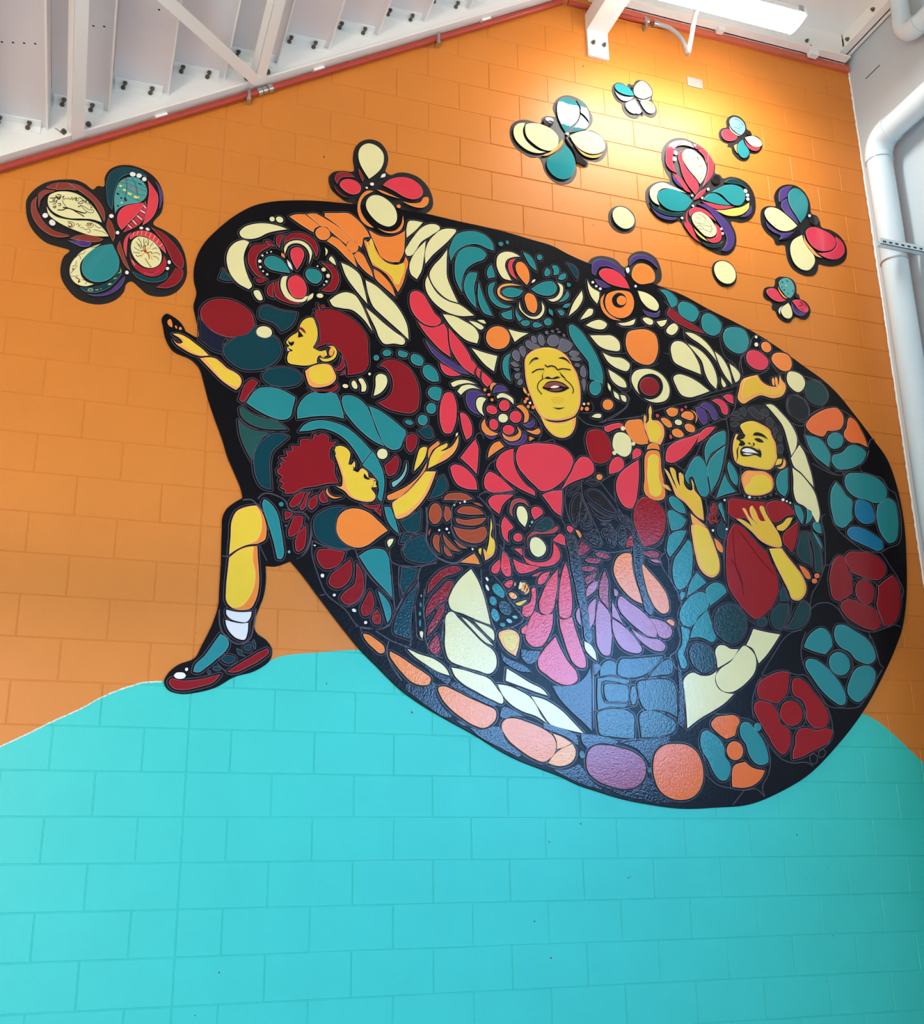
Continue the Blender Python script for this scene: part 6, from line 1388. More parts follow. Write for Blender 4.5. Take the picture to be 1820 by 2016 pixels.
dot W 0.6 8:1322,3324 1319,3320 1315,3319 1313,3323 1315,3327 1320,3328
dot W 0.6 8:1458,3242 1455,3236 1449,3236 1446,3241 1449,3247 1455,3247
face O2 0 20:1563,3435* 1571,3383 1564,3318 1578,3307 1585,3267 1573,3220 1525,3182* 1518,3250 1538,3228 1545,3275 1551,3305
face Y 1 12:1563,3428* 1569,3379 1562,3317 1575,3301 1578,3260 1561,3224 1531,3216* 1538,3251 1545,3275 1552,3322
finger Y 0 8:1491,3248 1500,3251 1499,3211* 1489,3225
collar O 0 20:1381,3162* 1419,3190 1461,3217* 1478,3195 1494,3159* 1442,3161
F robe
tile P 0 20:1676,3084* 1682,3078 1657,3037 1631,3055* 1652,3076
tile P 0 20:1627,3244* 1656,3215 1673,3152 1668,3106 1647,3103 1627,3120
tile P 0 20:1559,3138 1578,3168 1611,3197* 1610,3148 1588,3114 1565,3118
tile P 0 20:1686,3205* 1734,3186 1788,3175 1845,3168* 1786,3138 1720,3128
tile P 0 20:1694,3264* 1742,3268* 1744,3230*
tile P 0 4:1749,3274* 1756,3222 1789,3202 1843,3197 1899,3213 1925,3247 1934,3319* 1964,3286 1973,3239 1947,3202 1885,3177 1818,3175 1770,3189 1750,3222
tile P 0 20:1833,3095 1852,3125 1908,3150* 1888,3110 1856,3073 1832,3072
tile P 0 12:1797,3115 1828,3132 1859,3146* 1828,3118
tile P 0 20:1955,3168* 1948,3074 1932,2992 1917,2934 1880,2903 1844,2912 1834,2957 1854,3016 1894,3093
tile P 0 20:1737,2934 1780,2965 1793,3006 1795,3046 1813,3050 1818,3013 1809,2950 1790,2903 1759,2882 1736,2894
tile P 0 20:1808,2921* 1843,2901 1916,2911* 1907,2842 1881,2779 1837,2726 1783,2724 1749,2761 1757,2823 1783,2886
tile P 0 20:1724,2810 1758,2842* 1744,2788 1726,2793
tile P 0 20:1923,2784* 1956,2710 1995,2645 2040,2592 2044,2553 2013,2527 1959,2522 1906,2542 1860,2573 1820,2604 1816,2653 1841,2693
F child_hand | small yellow fist
finger C 0 8:1714,3040* 1730,3076 1736,3071 1720,3035
finger O2 0 20:1728,3030* 1745,3077 1757,3072 1740,3025
finger O2 0 8:1743,3020* 1760,3067 1771,3056 1758,3021
finger O2 0 8:1749,3009* 1774,3050 1778,3033 1761,3012
finger O2 0 8:1687,3050* 1697,3074 1699,3057
finger Y 0 20:1693,2954* 1726,2967 1766,2981* 1750,2963 1708,2943
tile O2 0 20:1659,3008 1674,3015 1706,2989 1697,2980 1667,2986
F striped_wing | dark red stripes on the dress
tile R 0 20:1191,2971* 1205,3033 1245,3087 1303,3125 1361,3137 1384,3125 1348,3097 1297,3079 1245,3031
tile R 0 20:1184,2845* 1185,2883 1210,2945 1262,3004 1313,3052 1331,3053 1319,2997 1301,2956 1255,2920 1221,2885
tile R 0 20:1292,2931* 1283,2878 1254,2821 1220,2776 1189,2742* 1198,2791 1232,2853 1261,2904
tile R4 0 20:1203,2689 1220,2727 1248,2759* 1259,2713 1261,2670 1242,2653 1214,2662
dot T 0.6 8:1161,2912 1158,2901 1152,2901 1150,2912 1153,2923 1158,2924
dot T 0.6 8:1158,2864 1155,2854 1148,2853 1145,2863 1148,2874 1155,2874
dot T 0.6 8:1157,2814 1156,2801 1152,2795 1148,2800 1146,2813 1148,2827 1152,2832 1156,2827
tile C 0 8:1153,2770 1165,2770 1164,2730* 1151,2751
dot T3 0.6 8:1162,2961 1160,2954 1157,2954 1155,2960 1157,2967 1160,2968
F boat_sail
tile C 0 20:1442,3129* 1476,3075 1509,2993 1530,2910 1548,2827* 1483,2846 1391,2879 1323,2903 1311,2941 1330,2997 1377,3068
tile C 0 20:1311,2880 1329,2886 1368,2850 1436,2788 1503,2726 1565,2680 1576,2648 1569,2593 1540,2565 1466,2578 1387,2596 1309,2630 1292,2677 1291,2774
tile C 0 20:1380,2862* 1414,2847 1470,2801 1527,2749 1563,2713* 1515,2732 1447,2794
tile C 0 20:1454,2841* 1511,2825 1563,2795 1568,2762 1564,2740* 1522,2776
tile C 0 20:1082,2675* 1148,2649 1230,2626 1297,2576 1313,2544* 1258,2558 1175,2602 1115,2642
F seed_panel | black panel with teal seeds
dot T 0.6 20:1562,3038 1586,3057 1615,3039 1632,3001 1626,2983 1591,2992 1568,3013
dot T 0.6 20:1583,2967 1584,2949 1573,2936 1557,2938 1546,2952 1545,2970 1556,2983 1572,2981
dot D3 0.6 20:1598,2942 1613,2960 1648,2951 1665,2918 1655,2889 1623,2893 1603,2914
dot T 0.6 20:1553,2900 1565,2917 1588,2902 1598,2864 1581,2846 1561,2861
dot T 0.6 8:1631,2828 1624,2821 1612,2820 1603,2826 1600,2834 1607,2841 1619,2842 1629,2837
dot T3 0.6 8:1637,2860 1652,2867 1672,2848 1657,2842
dot T3 0.6 8:1673,2879 1694,2886 1705,2876 1687,2869
dot W 0.6 8:1538,3083 1541,3072 1535,3068 1526,3076 1524,3086 1530,3090
dot W 0.6 8:1539,3034 1543,3021 1541,3014 1534,3016 1526,3027 1523,3040 1525,3048 1532,3045
tile O2 0 20:1594,2786 1621,2801 1685,2802 1708,2781 1706,2720 1687,2664* 1635,2694 1607,2731
tile Y 1 20:1605,2781 1626,2790 1679,2790 1696,2774 1694,2719 1670,2690 1635,2705 1619,2737
tile N3 0 20:1600,2682* 1640,2651 1698,2631 1744,2612 1778,2580* 1708,2583 1650,2607 1611,2638
tile N3 0 20:1718,2704* 1759,2700 1835,2699* 1810,2648 1762,2623 1722,2655
F teal_leaves
F contour
line G2 12 0:1191,3460 1196,3368 1196,3247 1230,3199 1276,3169 1362,3158 1397,3184
line G2 8 0:1290,3510 1367,3512 1343,3480 1336,3363
line G2 8 0:1330,3362 1352,3301 1404,3265 1480,3259
line G2 8 0:1498,3548 1545,3499 1574,3460 1590,3373 1589,3315
line G2 7 0:1498,3560 1547,3589 1644,3593 1712,3605
line G2 7 0:1501,3135 1505,3033 1532,2939 1559,2840 1575,2802
line G2 7 0:1577,3100 1629,3041 1656,2975 1696,2927 1742,2873 1646,2811
line G2 6 0:1127,2907 1132,2820 1149,2730 1171,2725
line G2 8 0:1144,2997 1161,3120 1247,3149
line G2 7 0:1178,2999 1172,2888 1182,2807 1182,2726 1232,2653 1276,2634
line G2 7 0:1271,2731 1289,2841 1313,2886
line G2 7 0:1591,3397 1615,3393 1635,3260 1622,3213
line G2 7 0:1612,3282 1658,3216 1692,3172
M
F person#curly
curl R 0 20:443,3400 452,3428 483,3465 523,3483* 511,3440 480,3398 456,3387
curl R 0 20:499,3385 512,3417 532,3470 555,3489* 533,3436 526,3396 507,3378
curl R 0 20:544,3415 559,3450 586,3472* 587,3413 561,3383* 547,3393
curl R 0 20:599,3465 617,3501* 629,3468 652,3439* 614,3430
earring O 0 7:642,3515* 635,3497 645,3473 673,3458 727,3473* 678,3468 656,3479 644,3498
lip Y 3 8:892,3567* 906,3580 904,3557 912,3546* 892,3541
shorts R 0 20:420,3364* 465,3357* 450,3334 424,3315*
shorts R 0 20:442,3250 452,3290 477,3342 519,3343* 510,3289 480,3242 448,3229
shorts R 0 20:479,3193 490,3243 534,3297* 536,3225 519,3164 493,3151
leg O 0 20:695,3305 708,3363 751,3403 806,3414 867,3397 923,3354 974,3307* 919,3263 869,3220 820,3199 765,3206 721,3235 699,3272
shorts D 0 20:578,3340 631,3389 696,3412 740,3416* 702,3373 690,3311 699,3256 727,3219 766,3195 722,3185 652,3196 597,3225 575,3273
shirt_tile R 0 20:828,3439* 884,3439 934,3452* 923,3428 878,3421
shirt_tile R 0 20:898,3417* 937,3424* 937,3381*
shirt_tile T 0 20:954,3437* 979,3439 1007,3390 1025,3334 1036,3293* 1002,3321 968,3375
tile C 0 20:972,3245 986,3260 1005,3262 997,3236 980,3213*
F spotted_trouser | dark red drops in a black trouser leg with white dots
tile R 0 20:594,3148 604,3170 636,3177 744,3168* 724,3114 681,3078 633,3072 606,3100
tile R 0 20:772,3134* 784,3080 769,3019 737,2984 694,2971 662,2995 671,3039 724,3087
tile R 0 20:805,3120* 833,3073 847,3003 835,2942 797,2899 755,2888 725,2919 748,2958 796,2999 806,3049
tile R 0 20:880,2975* 900,2930 898,2876 874,2840 847,2835 833,2867 851,2916
tile R 0 20:919,2875* 939,2835 936,2798 912,2795 893,2817 901,2849
tile T 0 20:818,3154* 864,3186 919,3201 958,3193 978,3161 987,3095 1001,2942* 949,2993 888,3055
tile T 0 20:921,2975* 965,2935 993,2882 993,2839 975,2803* 955,2874
dot W 0.6 8:588,3190 584,3187 578,3189 576,3193 580,3195 586,3194
dot W 0.6 8:636,3033 631,3023 622,3023 617,3032 621,3041 631,3042
dot W 0.6 8:699,2935 695,2928 687,2927 683,2933 686,2940 694,2941
dot W 0.6 8:808,2855 799,2851 788,2855 785,2864 794,2869 805,2864
dot W 0.6 8:867,2800 863,2793 854,2792 850,2799 854,2806 863,2807
tile D 0 20:1044,3359* 1093,3392 1158,3439* 1155,3380 1144,3316 1081,3311
tile D 0 20:1059,3292* 1101,3287* 1081,3254 1042,3245*
tile D 0 20:1059,3201 1087,3249 1132,3281 1172,3302* 1189,3257 1223,3203 1246,3177 1206,3148 1132,3145 1076,3163
tile D 0 20:1051,3111* 1093,3109 1138,3101* 1121,3050 1087,3003 1056,2946* 1045,3017
tile D 0 20:1140,3026* 1126,2967 1109,2884 1098,2726* 1054,2740 1013,2754 1013,2797 1043,2880 1087,2959
tile D 0 20:1208,3507* 1237,3575 1267,3637 1291,3651* 1311,3588 1290,3550
F border_rounds
tile O 0 20:848,2739 870,2738 918,2711 959,2676 959,2650 940,2643 903,2668 865,2703
tile O 0 20:989,2657* 1049,2628 1120,2584 1180,2549 1210,2524 1202,2497 1163,2488 1114,2499 1060,2544 1011,2600 989,2636
tile O 0 20:1251,2478 1274,2487 1329,2471 1418,2432 1507,2398 1566,2368 1565,2331 1539,2299 1499,2279 1443,2291 1372,2331 1306,2381 1262,2437
tile O 0 20:1596,2300 1619,2327 1665,2334 1745,2315 1836,2281 1887,2245 1903,2203 1889,2155 1853,2123 1830,2112 1773,2127 1694,2172 1622,2233
tile N3 0 20:1071,2476 1082,2495 1120,2478 1174,2481 1230,2504 1241,2499 1235,2451 1262,2395 1322,2329 1283,2328 1212,2367 1131,2421
tile N3 0 20:1142,2611* 1197,2587 1269,2548 1324,2518 1296,2496* 1219,2546
tile N3 0 20:1313,2507* 1352,2509 1424,2469 1508,2435 1575,2400 1552,2389* 1463,2423 1379,2467 1318,2491
tile N3 0 20:1415,2280* 1488,2271 1550,2289 1589,2285 1616,2222 1699,2141 1681,2133* 1570,2185 1470,2234
tile N3 0 20:1585,2342* 1604,2391 1666,2377 1734,2342* 1665,2345 1602,2330
tile N3 0 20:1338,2319* 1393,2300 1410,2280* 1365,2294
F boat_sail
tile C 0 20:1322,2587* 1381,2579 1454,2561 1539,2532 1572,2491 1610,2428 1607,2412 1548,2426 1463,2465 1385,2505 1341,2545
tile C 0 20:1578,2510* 1636,2504 1704,2480 1761,2449 1795,2408 1822,2355 1861,2308* 1792,2349 1712,2373 1650,2408 1605,2455
tile C 0 20:1633,2596* 1690,2566 1764,2525 1839,2490 1867,2459* 1803,2475 1717,2502 1625,2530*
tile C 0 20:1767,2455* 1837,2441 1900,2411 1952,2375 1997,2333 2065,2265* 1965,2284 1873,2308 1828,2366
F contour
line G2 7 0:805,2780 870,2773 946,2772 989,2796 1011,2846
line G2 6 0:832,2771 843,2740
line G2 7 0:984,2710 974,2646 996,2589 1055,2508
line G2 7 0:913,2760 990,2716 1088,2683
line G2 6 0:1099,2689 1110,2787 1116,2885
line G2 6 0:1016,2781 1033,2847 1066,2914
line G2 7 0:571,3218 568,3163 603,3040 648,2941 751,2862 827,2776 897,2769 967,2784 1011,2835 1010,2933 999,3064
line G2 7 0:571,3218 647,3191 745,3183 799,3198
line G2 7 0:799,3187 811,3155 855,3075 944,2983 1005,2938
line G2 7 0:547,3343 559,3294 555,3217 531,3149 495,3114
line G2 7 0:855,3070 856,2999 825,2921 761,2879
line G2 7 0:987,3197 993,3141 1049,3117 1161,3126
line G2 7 0:1037,3111 1038,3022 1055,2947 1011,2862
line G2 7 0:1031,3290 1076,3306 1145,3300
line G2 7 0:1054,3202 1076,3249 1110,3292
line G2 7 0:616,2928 643,2935
line G2 6 0:1116,2901 1110,2776 1102,2690
F person#curly
leg O 0 20:275,3381* 302,3348 323,3295 330,3241 324,3202 288,3177* 242,3168 192,3143 146,3107* 149,3203 154,3301 173,3341 208,3364 249,3377
leg Y 1 20:267,3380* 292,3346 304,3292 301,3238 282,3193 242,3170 192,3145 147,3109* 150,3203 155,3298 175,3338 210,3361
leg O 0 20:286,3164* 292,3097 300,3028 303,2959 291,2885 267,2839 222,2826 177,2834 148,2860 140,2927 143,3022 147,3091* 188,3132 238,3157
leg Y 1 20:268,3159* 266,3095 282,3026 280,2957 255,2888 216,2843 177,2837 150,2863 142,2927 145,3022 150,3091* 190,3129 238,3152
shorts T 0 20:303,3397 310,3417 348,3396 381,3349 402,3269 418,3183 423,3134 411,3106 390,3107* 372,3179 342,3274 312,3354
dot T 0.6 8:412,3401 406,3389 395,3388 388,3399 394,3410 405,3411
dot T3 0.6 8:456,3146 453,3139 446,3139 443,3145 446,3152 453,3153
dot G 0.6 8:434,3285 431,3280 426,3280 423,3285 426,3290 431,3290
sock W2 0 20:147,2824* 188,2816 238,2817 273,2821* 265,2785 250,2768 210,2767 170,2779 148,2803
sock W2 0 20:145,2772* 190,2762 230,2759 258,2764* 257,2717 244,2678 209,2681 173,2708 152,2742
shoe_tile T 0 20:124,2700* 155,2681 168,2656 162,2631 120,2583 64,2531 27,2505 5,2509* 11,2539 52,2585 88,2642
shoe_tile R 0 20:168,2516* 211,2548 268,2586 337,2629 359,2638 367,2621 343,2594 270,2545 193,2512
shoe_tile D 0 20:135,2579 159,2595 204,2582 190,2562 151,2560
shoe_tile D 0 4:206,2633* 227,2624 243,2599 258,2593* 218,2603
shoe_tile D 0 20:241,2637 275,2657 274,2626 252,2625
shoe_tile D 0 8:287,2681 300,2658 299,2630* 285,2652
shoe_tile R 0 20:-106,2455 -99,2468 -52,2462 43,2474 137,2502* 107,2464 29,2433 -41,2418 -89,2428
dot W 0.6 20:-29,2488 -36,2476 -56,2470 -76,2474 -85,2485 -78,2497 -58,2502 -38,2499
dot W 0.6 8:-20,2518 -23,2511 -31,2510 -35,2517 -32,2524 -24,2525
shoe_tile D 0 8:135,2529 130,2521 116,2517 102,2520 96,2527 102,2536 115,2540 129,2537
shoe_tile D 0 8:88,2509 85,2500 77,2500 73,2508 76,2517 84,2517
F contour
line G2 8 0:113,2823 128,2721 165,2677 221,2655 265,2677 286,2756 293,2839
line G2 7 0:114,3100 144,3097
line G2 8 0:201,3405 248,3410 286,3375 313,3350
line G2 8 0:279,3418 304,3448 378,3445 421,3421 444,3373 530,3359 553,3322 561,3217 526,3138 490,3113
line G2 6 0:300,3168 317,3132 339,3091
line G2 6 0:117,2554 148,2525 163,2516"""
def parse(s):
    out = []
    for t in s.split():
        c = t.endswith('*'); a, b_ = t.rstrip('*').split(',')
        out.append((int(a) / 1000, int(b_) / 1000, c))
    return out
MURAL = None
for l in DATA.split('\n'):
    if l.startswith('outline'):
        MURAL = spline(parse(l.split(':')[1])); break

# ------------------------------------------------------------------ room shell
S = 0.2032
XC = 22.05 * S
def inside(p, P):
    r = False; x, z = p
    for i in range(len(P)):
        a, b_ = P[i - 1], P[i]
        if (a[1] > z) != (b_[1] > z) and x < (b_[0] - a[0]) * (z - a[1]) / (b_[1] - a[1]) + a[0]: r = not r
    return r
FRAME = [(-1.254, 6.178), (5.322, 8.061), (4.041, 0.742), (-0.705, 0.983)]
wall = tag(MB().box(-6.0, XC, 0.003, 0.25, 0, 9.6).build('wall_back', block_m), 'orange and turquoise painted block wall carrying the mural', kind='structure')
def block_mesh(w, cache={}):
    key = round(w, 3)
    if key in cache: return cache[key]
    hx, hz, bv, y = w / 2 - 0.0023, S / 2 - 0.0023, 0.002, 0.012
    v = [(-hx, y, -hz), (hx, y, -hz), (hx, y, hz), (-hx, y, hz), (-hx, 0.0018, -hz), (hx, 0.0018, -hz), (hx, 0.0018, hz), (-hx, 0.0018, hz),
         (-hx + bv, 0, -hz + bv), (hx - bv, 0, -hz + bv), (hx - bv, 0, hz - bv), (-hx + bv, 0, hz - bv)]
    f = [(0, 1, 5, 4), (1, 2, 6, 5), (2, 3, 7, 6), (3, 0, 4, 7), (4, 5, 9, 8), (5, 6, 10, 9), (6, 7, 11, 10), (7, 4, 8, 11), (8, 9, 10, 11)]
    cache[key] = mesh('block', v, f, block_m)
    return cache[key]
blocks = []
for k in range(-5, 42):
    par = 1 if k % 2 else 0
    js = [j for j in range(-29, 22) if (j % 2) == par]
    if par: js.append(0)
    js = sorted(set(js + [22.05])); js = [j for j in js if not (par == 0 and False)]
    for a, b_ in zip(js, js[1:]):
        blocks.append((a, b_, k))
seen, rest = [], []
for a, b_, k in blocks:
    x0, x1, z0, z1 = a * S, b_ * S, (k + 5) * S, (k + 6) * S
    pts = [(x0 + (x1 - x0) * i / 4, z0 + (z1 - z0) * j / 3) for i in range(5) for j in range(4)]
    vis = sum(1 for p in pts if inside(p, FRAME) and not inside(p, MURAL) and p[1] < 5.78 + 0.615 * (p[0] - 0.08) and p[1] < 7.2)
    (seen if vis else rest).append((vis * (x1 - x0) / (1 + 0.02 * k), a, b_, k))
seen.sort(reverse=True)
rest += seen[300:]; seen = seen[:300]
for _, a, b_, k in seen:
    o = obj('block', block_mesh((b_ - a) * S), wall)
    o.location = ((a + b_) / 2 * S, random.uniform(-0.0006, 0.0006), (k + 5.5) * S)
mb = MB()
for _, a, b_, k in rest:
    me = block_mesh((b_ - a) * S); off = Vector(((a + b_) / 2 * S, random.uniform(-0.0006, 0.0006), (k + 5.5) * S))
    mb.add([v.co + off for v in me.vertices], [tuple(p.vertices) for p in me.polygons])
tag(obj('remaining_blocks', mesh('remaining_blocks', mb.v, mb.f, block_m), wall), kind='stuff')

tag(MB().box(-6.2, 4.8, -13.2, 0.3, -0.15, 0).build('floor', floor_m), kind='structure')
tag(MB().box(-6.2, 4.8, -13.2, 0.3, 9.6, 9.75).build('ceiling', room_paint), kind='structure')
tag(MB().box(-6.2, -6.0, -13.2, 0.25, 0, 9.6).build('wall_left', room_paint), kind='structure')
wf = MB().box(-6.0, FILL_X0, DY - 0.2, DY, 0, 9.6).box(FILL_X1, XC, DY - 0.2, DY, 0, 9.6).box(FILL_X0, FILL_X1, DY - 0.2, DY, 0, FILL_Z0).box(FILL_X0, FILL_X1, DY - 0.2, DY, FILL_Z1, 9.6)
tag(wf.build('wall_front', room_paint), kind='structure')
win2 = tag(empty('fill_window'), kind='structure')  # unseen window, added only for its fill light
fr2 = MB()
for k in range(5):
    x = FILL_X0 + 0.03 + k * (FILL_X1 - FILL_X0 - 0.06) / 4; fr2.box(x - 0.03, x + 0.03, DY - 0.14, DY - 0.06, FILL_Z0, FILL_Z1)
for z in (FILL_Z0 + 0.03, FILL_Z1 - 0.03): fr2.box(FILL_X0, FILL_X1, DY - 0.14, DY - 0.06, z - 0.03, z + 0.03)
fr2.build('window_frame', steel_white, win2)
for k in range(4):
    x = FILL_X0 + 0.06 + k * (FILL_X1 - FILL_X0 - 0.06) / 4
    MB().box(x, x + (FILL_X1 - FILL_X0 - 0.06) / 4 - 0.06, DY - 0.104, DY - 0.096, FILL_Z0 + 0.06, FILL_Z1 - 0.06).build('pane', glass_m, win2)
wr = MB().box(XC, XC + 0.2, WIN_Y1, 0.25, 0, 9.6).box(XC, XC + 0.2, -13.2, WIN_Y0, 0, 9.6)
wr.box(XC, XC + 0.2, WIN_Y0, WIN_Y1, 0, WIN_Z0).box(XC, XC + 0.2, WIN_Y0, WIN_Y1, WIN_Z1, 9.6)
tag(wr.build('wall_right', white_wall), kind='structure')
win = tag(empty('window_1'), kind='structure')
fr = MB()
for y in (WIN_Y0 + 0.03, WIN_Y0 + 2.73, WIN_Y0 + 5.47, WIN_Y1 - 0.03): fr.box(XC + 0.06, XC + 0.14, y - 0.03, y + 0.03, WIN_Z0, WIN_Z1)
for z in (WIN_Z0 + 0.03, WIN_Z1 - 0.03): fr.box(XC + 0.06, XC + 0.14, WIN_Y0, WIN_Y1, z - 0.03, z + 0.03)
fr.build('window_frame', steel_white, win)
for k in range(3):
    y = WIN_Y0 + 0.06 + k * 2.74
    MB().box(XC + 0.095, XC + 0.103, y, min(y + 2.64, WIN_Y1 - 0.06), WIN_Z0 + 0.06, WIN_Z1 - 0.06).build('pane', glass_m, win)
# rough bead of white sealant down the inner corner
cb = []
zz = 0.0; pts = []
while zz < 7.2:
    pts.append((XC - 0.004 - random.random() * 0.008, -0.004, zz)); zz += 0.025
mbx = MB(); n = len(pts)
mbx.add([p for q in pts for p in ((q[0], -0.003, q[2]), (XC, -0.010, q[2]))], [(2 * i, 2 * i + 1, 2 * i + 3, 2 * i + 2) for i in range(n - 1)])
tag(mbx.build('trim_1', white_paint), kind='structure')

# ------------------------------------------------------------------ mural and butterflies
black = principled('black_grout', rgb(12, 11, 16), rough=0.3, bump=0.5, bscale=60, spec=0.22, bdist=0.002)
surround = principled('black_wall_paint', rgb(13, 12, 15), 0.5, bump=0.2, bscale=120)
HB = 0.010
mode = root = fig = None
mural = None; figs = {}; lines = {}; contour = MB()
def flush(parent, name):
    for (col, lev), mbl in lines.items():
        o = obj(name, mesh(name, mbl.v, mbl.f, tile_mat(col)), parent); o['kind'] = 'stuff'
    lines.clear()
for l in DATA.split('\n'):
    if l == 'M':
        if mode == 'T': flush(root, 'drawn_lines')
        mode = 'M'; continue
    if l[:2] == 'T ':
        if mode == 'T': flush(root, 'drawn_lines')
        mode = 'T'; T = [t.strip() for t in l[2:].split('|')]; continue
    if l[:2] == 'X ': continue
    if l[:2] == 'F ':
        a = l[2:].split('|'); key = a[0].strip()
        if key == 'contour': fig = None; continue
        if key not in figs:
            figs[key] = empty(key.split('#')[0], mural)
            if len(a) > 1: figs[key]['label'] = a[1].strip()
        fig = figs[key]; continue
    head, pts = l.split(':'); h = head.split(); P = parse(pts)
    if h[0] == 'line':
        w, lev = float(h[2]) / 1000, float(h[3])
        if mode == 'M' and lev == 0 and h[1] == 'G2':
            bead(contour, spline(P, False), max(w, 0.004), HB - 0.0005, 0.003)
        else:
            y = 0.0137 if mode == 'T' else (HB - 0.0005 if lev == 0 else HB + 0.0045 + lev * 0.0015)
            bead(lines.setdefault((h[1], lev), MB()), spline(P, False), max(w, 0.0025), y, 0.002)
        continue
    if h[0] == 'outline':
        if mode == 'M':
            mural = obj('mosaic_mural', plate('mosaic_mural', spline(P), 0.0008, HB, [black], 0.003))
            tag(mural, 'large black oval glazed mural of people among flowers and leaves, stepping with one leg', 'mural')
        else:
            root = obj(T[0], plate(T[0], spline(P), 0.0008, 0.003, [surround], 0.001)); tag(root, T[1], T[2], T[3])
        continue
    lev = float(h[2]); Q = spline(P)
    if mode == 'M' and lev == 0 and h[1] not in ('N3', 'K3'):
        A = abs(area(Q))
        if A > 0.0009:      # grey bead laid around each larger piece, one grout width away
            bead(contour, outset(Q, 0.0105), 0.0042, HB - 0.0005, 0.0022)
    if mode == 'M' and h[1] in ('K2', 'N2', 'D3', 'D', 'G5', 'D2'): bead(contour, Q + Q[:1], 0.0045, HB + 0.0035 + lev * 0.0015, 0.003)
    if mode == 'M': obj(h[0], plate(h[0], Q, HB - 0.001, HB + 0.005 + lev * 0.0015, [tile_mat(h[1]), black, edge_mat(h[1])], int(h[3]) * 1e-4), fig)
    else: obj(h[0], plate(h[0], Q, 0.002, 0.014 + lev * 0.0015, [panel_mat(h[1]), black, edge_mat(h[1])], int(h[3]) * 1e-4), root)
if mode == 'T': flush(root, 'drawn_lines')
flush(mural, 'painted_lines')
o = obj('contour_lines', mesh('contour_lines', contour.v, contour.f, tile_mat('G2')), mural); o['kind'] = 'stuff'; o['label'] = 'raised grey contour lines'

# ------------------------------------------------------------------ stair
def bolt_mesh():
    mbl = MB(); n = 6
    mbl.tube([(0, 0, 0), (0, -0.006, 0)], 0.0125, 14); mbl.tube([(0, -0.006, 0), (0, -0.015, 0)], 0.0095, 6); mbl.tube([(0, -0.015, 0), (0, -0.021, 0)], 0.005, 8)
    return mesh('bolt', mbl.v, mbl.f, bolt_m)
BOLT = bolt_mesh()
def bolt(p, parent, down=False, side=False, s=1.0):
    o = obj('bolt', BOLT, parent); o.location = p; o.scale = (s, s, s)
    if down: o.rotation_euler = (math.pi / 2, 0, 0)
    if side: o.rotation_euler = (0, 0, -math.pi / 2)
    return o
SL = 0.615
def zb(x): return 5.891 + SL * (x - 0.08)      # underside of the wall stringer
stair = tag(empty('staircase'), 'white steel staircase rising to the right, seen from below', 'staircase')
sd = Vector((1, 0, SL)).normalized(); sn = Vector((-SL, 0, 1)).normalized()
a, b_ = Vector((-3.2, -0.065, zb(-3.2))), Vector((2.36, -0.065, zb(2.36)))
MB().bar(a + sn * 0.15, b_ + sn * 0.15, (0, 1, 0), sn, 0.010, 0.30).build('stringer', steel_white, stair)
MB().bar(a + Vector((0, 0.018, 0)), b_ + Vector((0, 0.018, 0)), (0, 1, 0), sn, 0.075, 0.012).build('stringer_flange', steel_white, stair)
a2, b2 = a + Vector((0, -1.42, 0)), b_ + Vector((0, -1.42, 0))
MB().bar(a2 + sn * 0.15, b2 + sn * 0.15, (0, 1, 0), sn, 0.010, 0.30).build('stringer', steel_white, stair)
for x in (-0.83, 0.13):      # joints in the stringer plate
    p = Vector((x, -0.0712, zb(x)))
    MB().bar(p + sn * 0.004, p + sn * 0.07 + sd * -0.03, (0, 1, 0), sd, 0.001, 0.004).build('plate_joint', bolt_m, stair)
for i in range(-6, 10):
    x0, zc = -0.925 + 0.301 * i, 5.504 + 0.1835 * i
    if x0 > 2.2: break
    zp = zc + 0.046
    pan = MB().box(x0, x0 + 0.299, -1.47, -0.072, zp, zp + 0.035).build('tread_pan', pan_grey, stair)
    MB().box(x0 + 0.290, x0 + 0.299, -1.47, -0.072, zp - 0.014, zp).build('pan_lip', steel_white, pan)
    MB().box(x0 + 0.291, x0 + 0.299, -1.47, -0.072, zp + 0.035, zp + 0.1835).build('riser', pan_grey, stair)
    clip = MB().box(x0 + 0.01, x0 + 0.265, -0.078, -0.070, zc, zc + 0.045).box(x0 + 0.01, x0 + 0.265, -0.125, -0.070, zc + 0.038, zc + 0.046).build('clip_angle', steel_white, stair)
    if x0 > -1.4:
        for dx in (0.055, 0.2):
            bolt((x0 + dx, -0.078, zc + 0.018), clip)
            bolt((x0 + dx + 0.008, -0.104, zc + 0.038), clip, down=True)
    if x0 > -1.4 and i in (-1, 0, 1):
        n_ = 6 if i == -1 else 2
        for j in range(n_):
            MB().tube([(x0 + 0.245 - 0.05 * j, -0.72 + 0.012 * j, zp - 0.0004), (x0 + 0.245 - 0.05 * j, -0.72 + 0.012 * j, zp + 0.002)], 0.006, 8).build('pan_hole', dark_m, pan)
def brace(p, q, w, name):
    p, q = Vector(p), Vector(q); t = (q - p).normalized(); side = t.cross(sn).normalized()
    return MB().bar(p, q, side, sn, w, 0.012).bar(p + side * (w / 2 - 0.005) + sn * 0.03, q + side * (w / 2 - 0.005) + sn * 0.03, side, sn, 0.010, 0.06).build(name, steel_white, stair)
def on_str(x, y, d=-0.012): return Vector((x, y, zb(x))) + sn * d
bx0, bx1 = -0.781, 0.165
for bx in (bx0, bx1):
    brb = brace(on_str(bx, -0.06), on_str(bx, -1.48), 0.066, 'cross_brace')
    for dx in (-0.058, 0.062):
        q = on_str(bx + dx, -0.085, 0.016); bolt((q.x, -0.072, q.z + 0.02), brb, s=1.15)
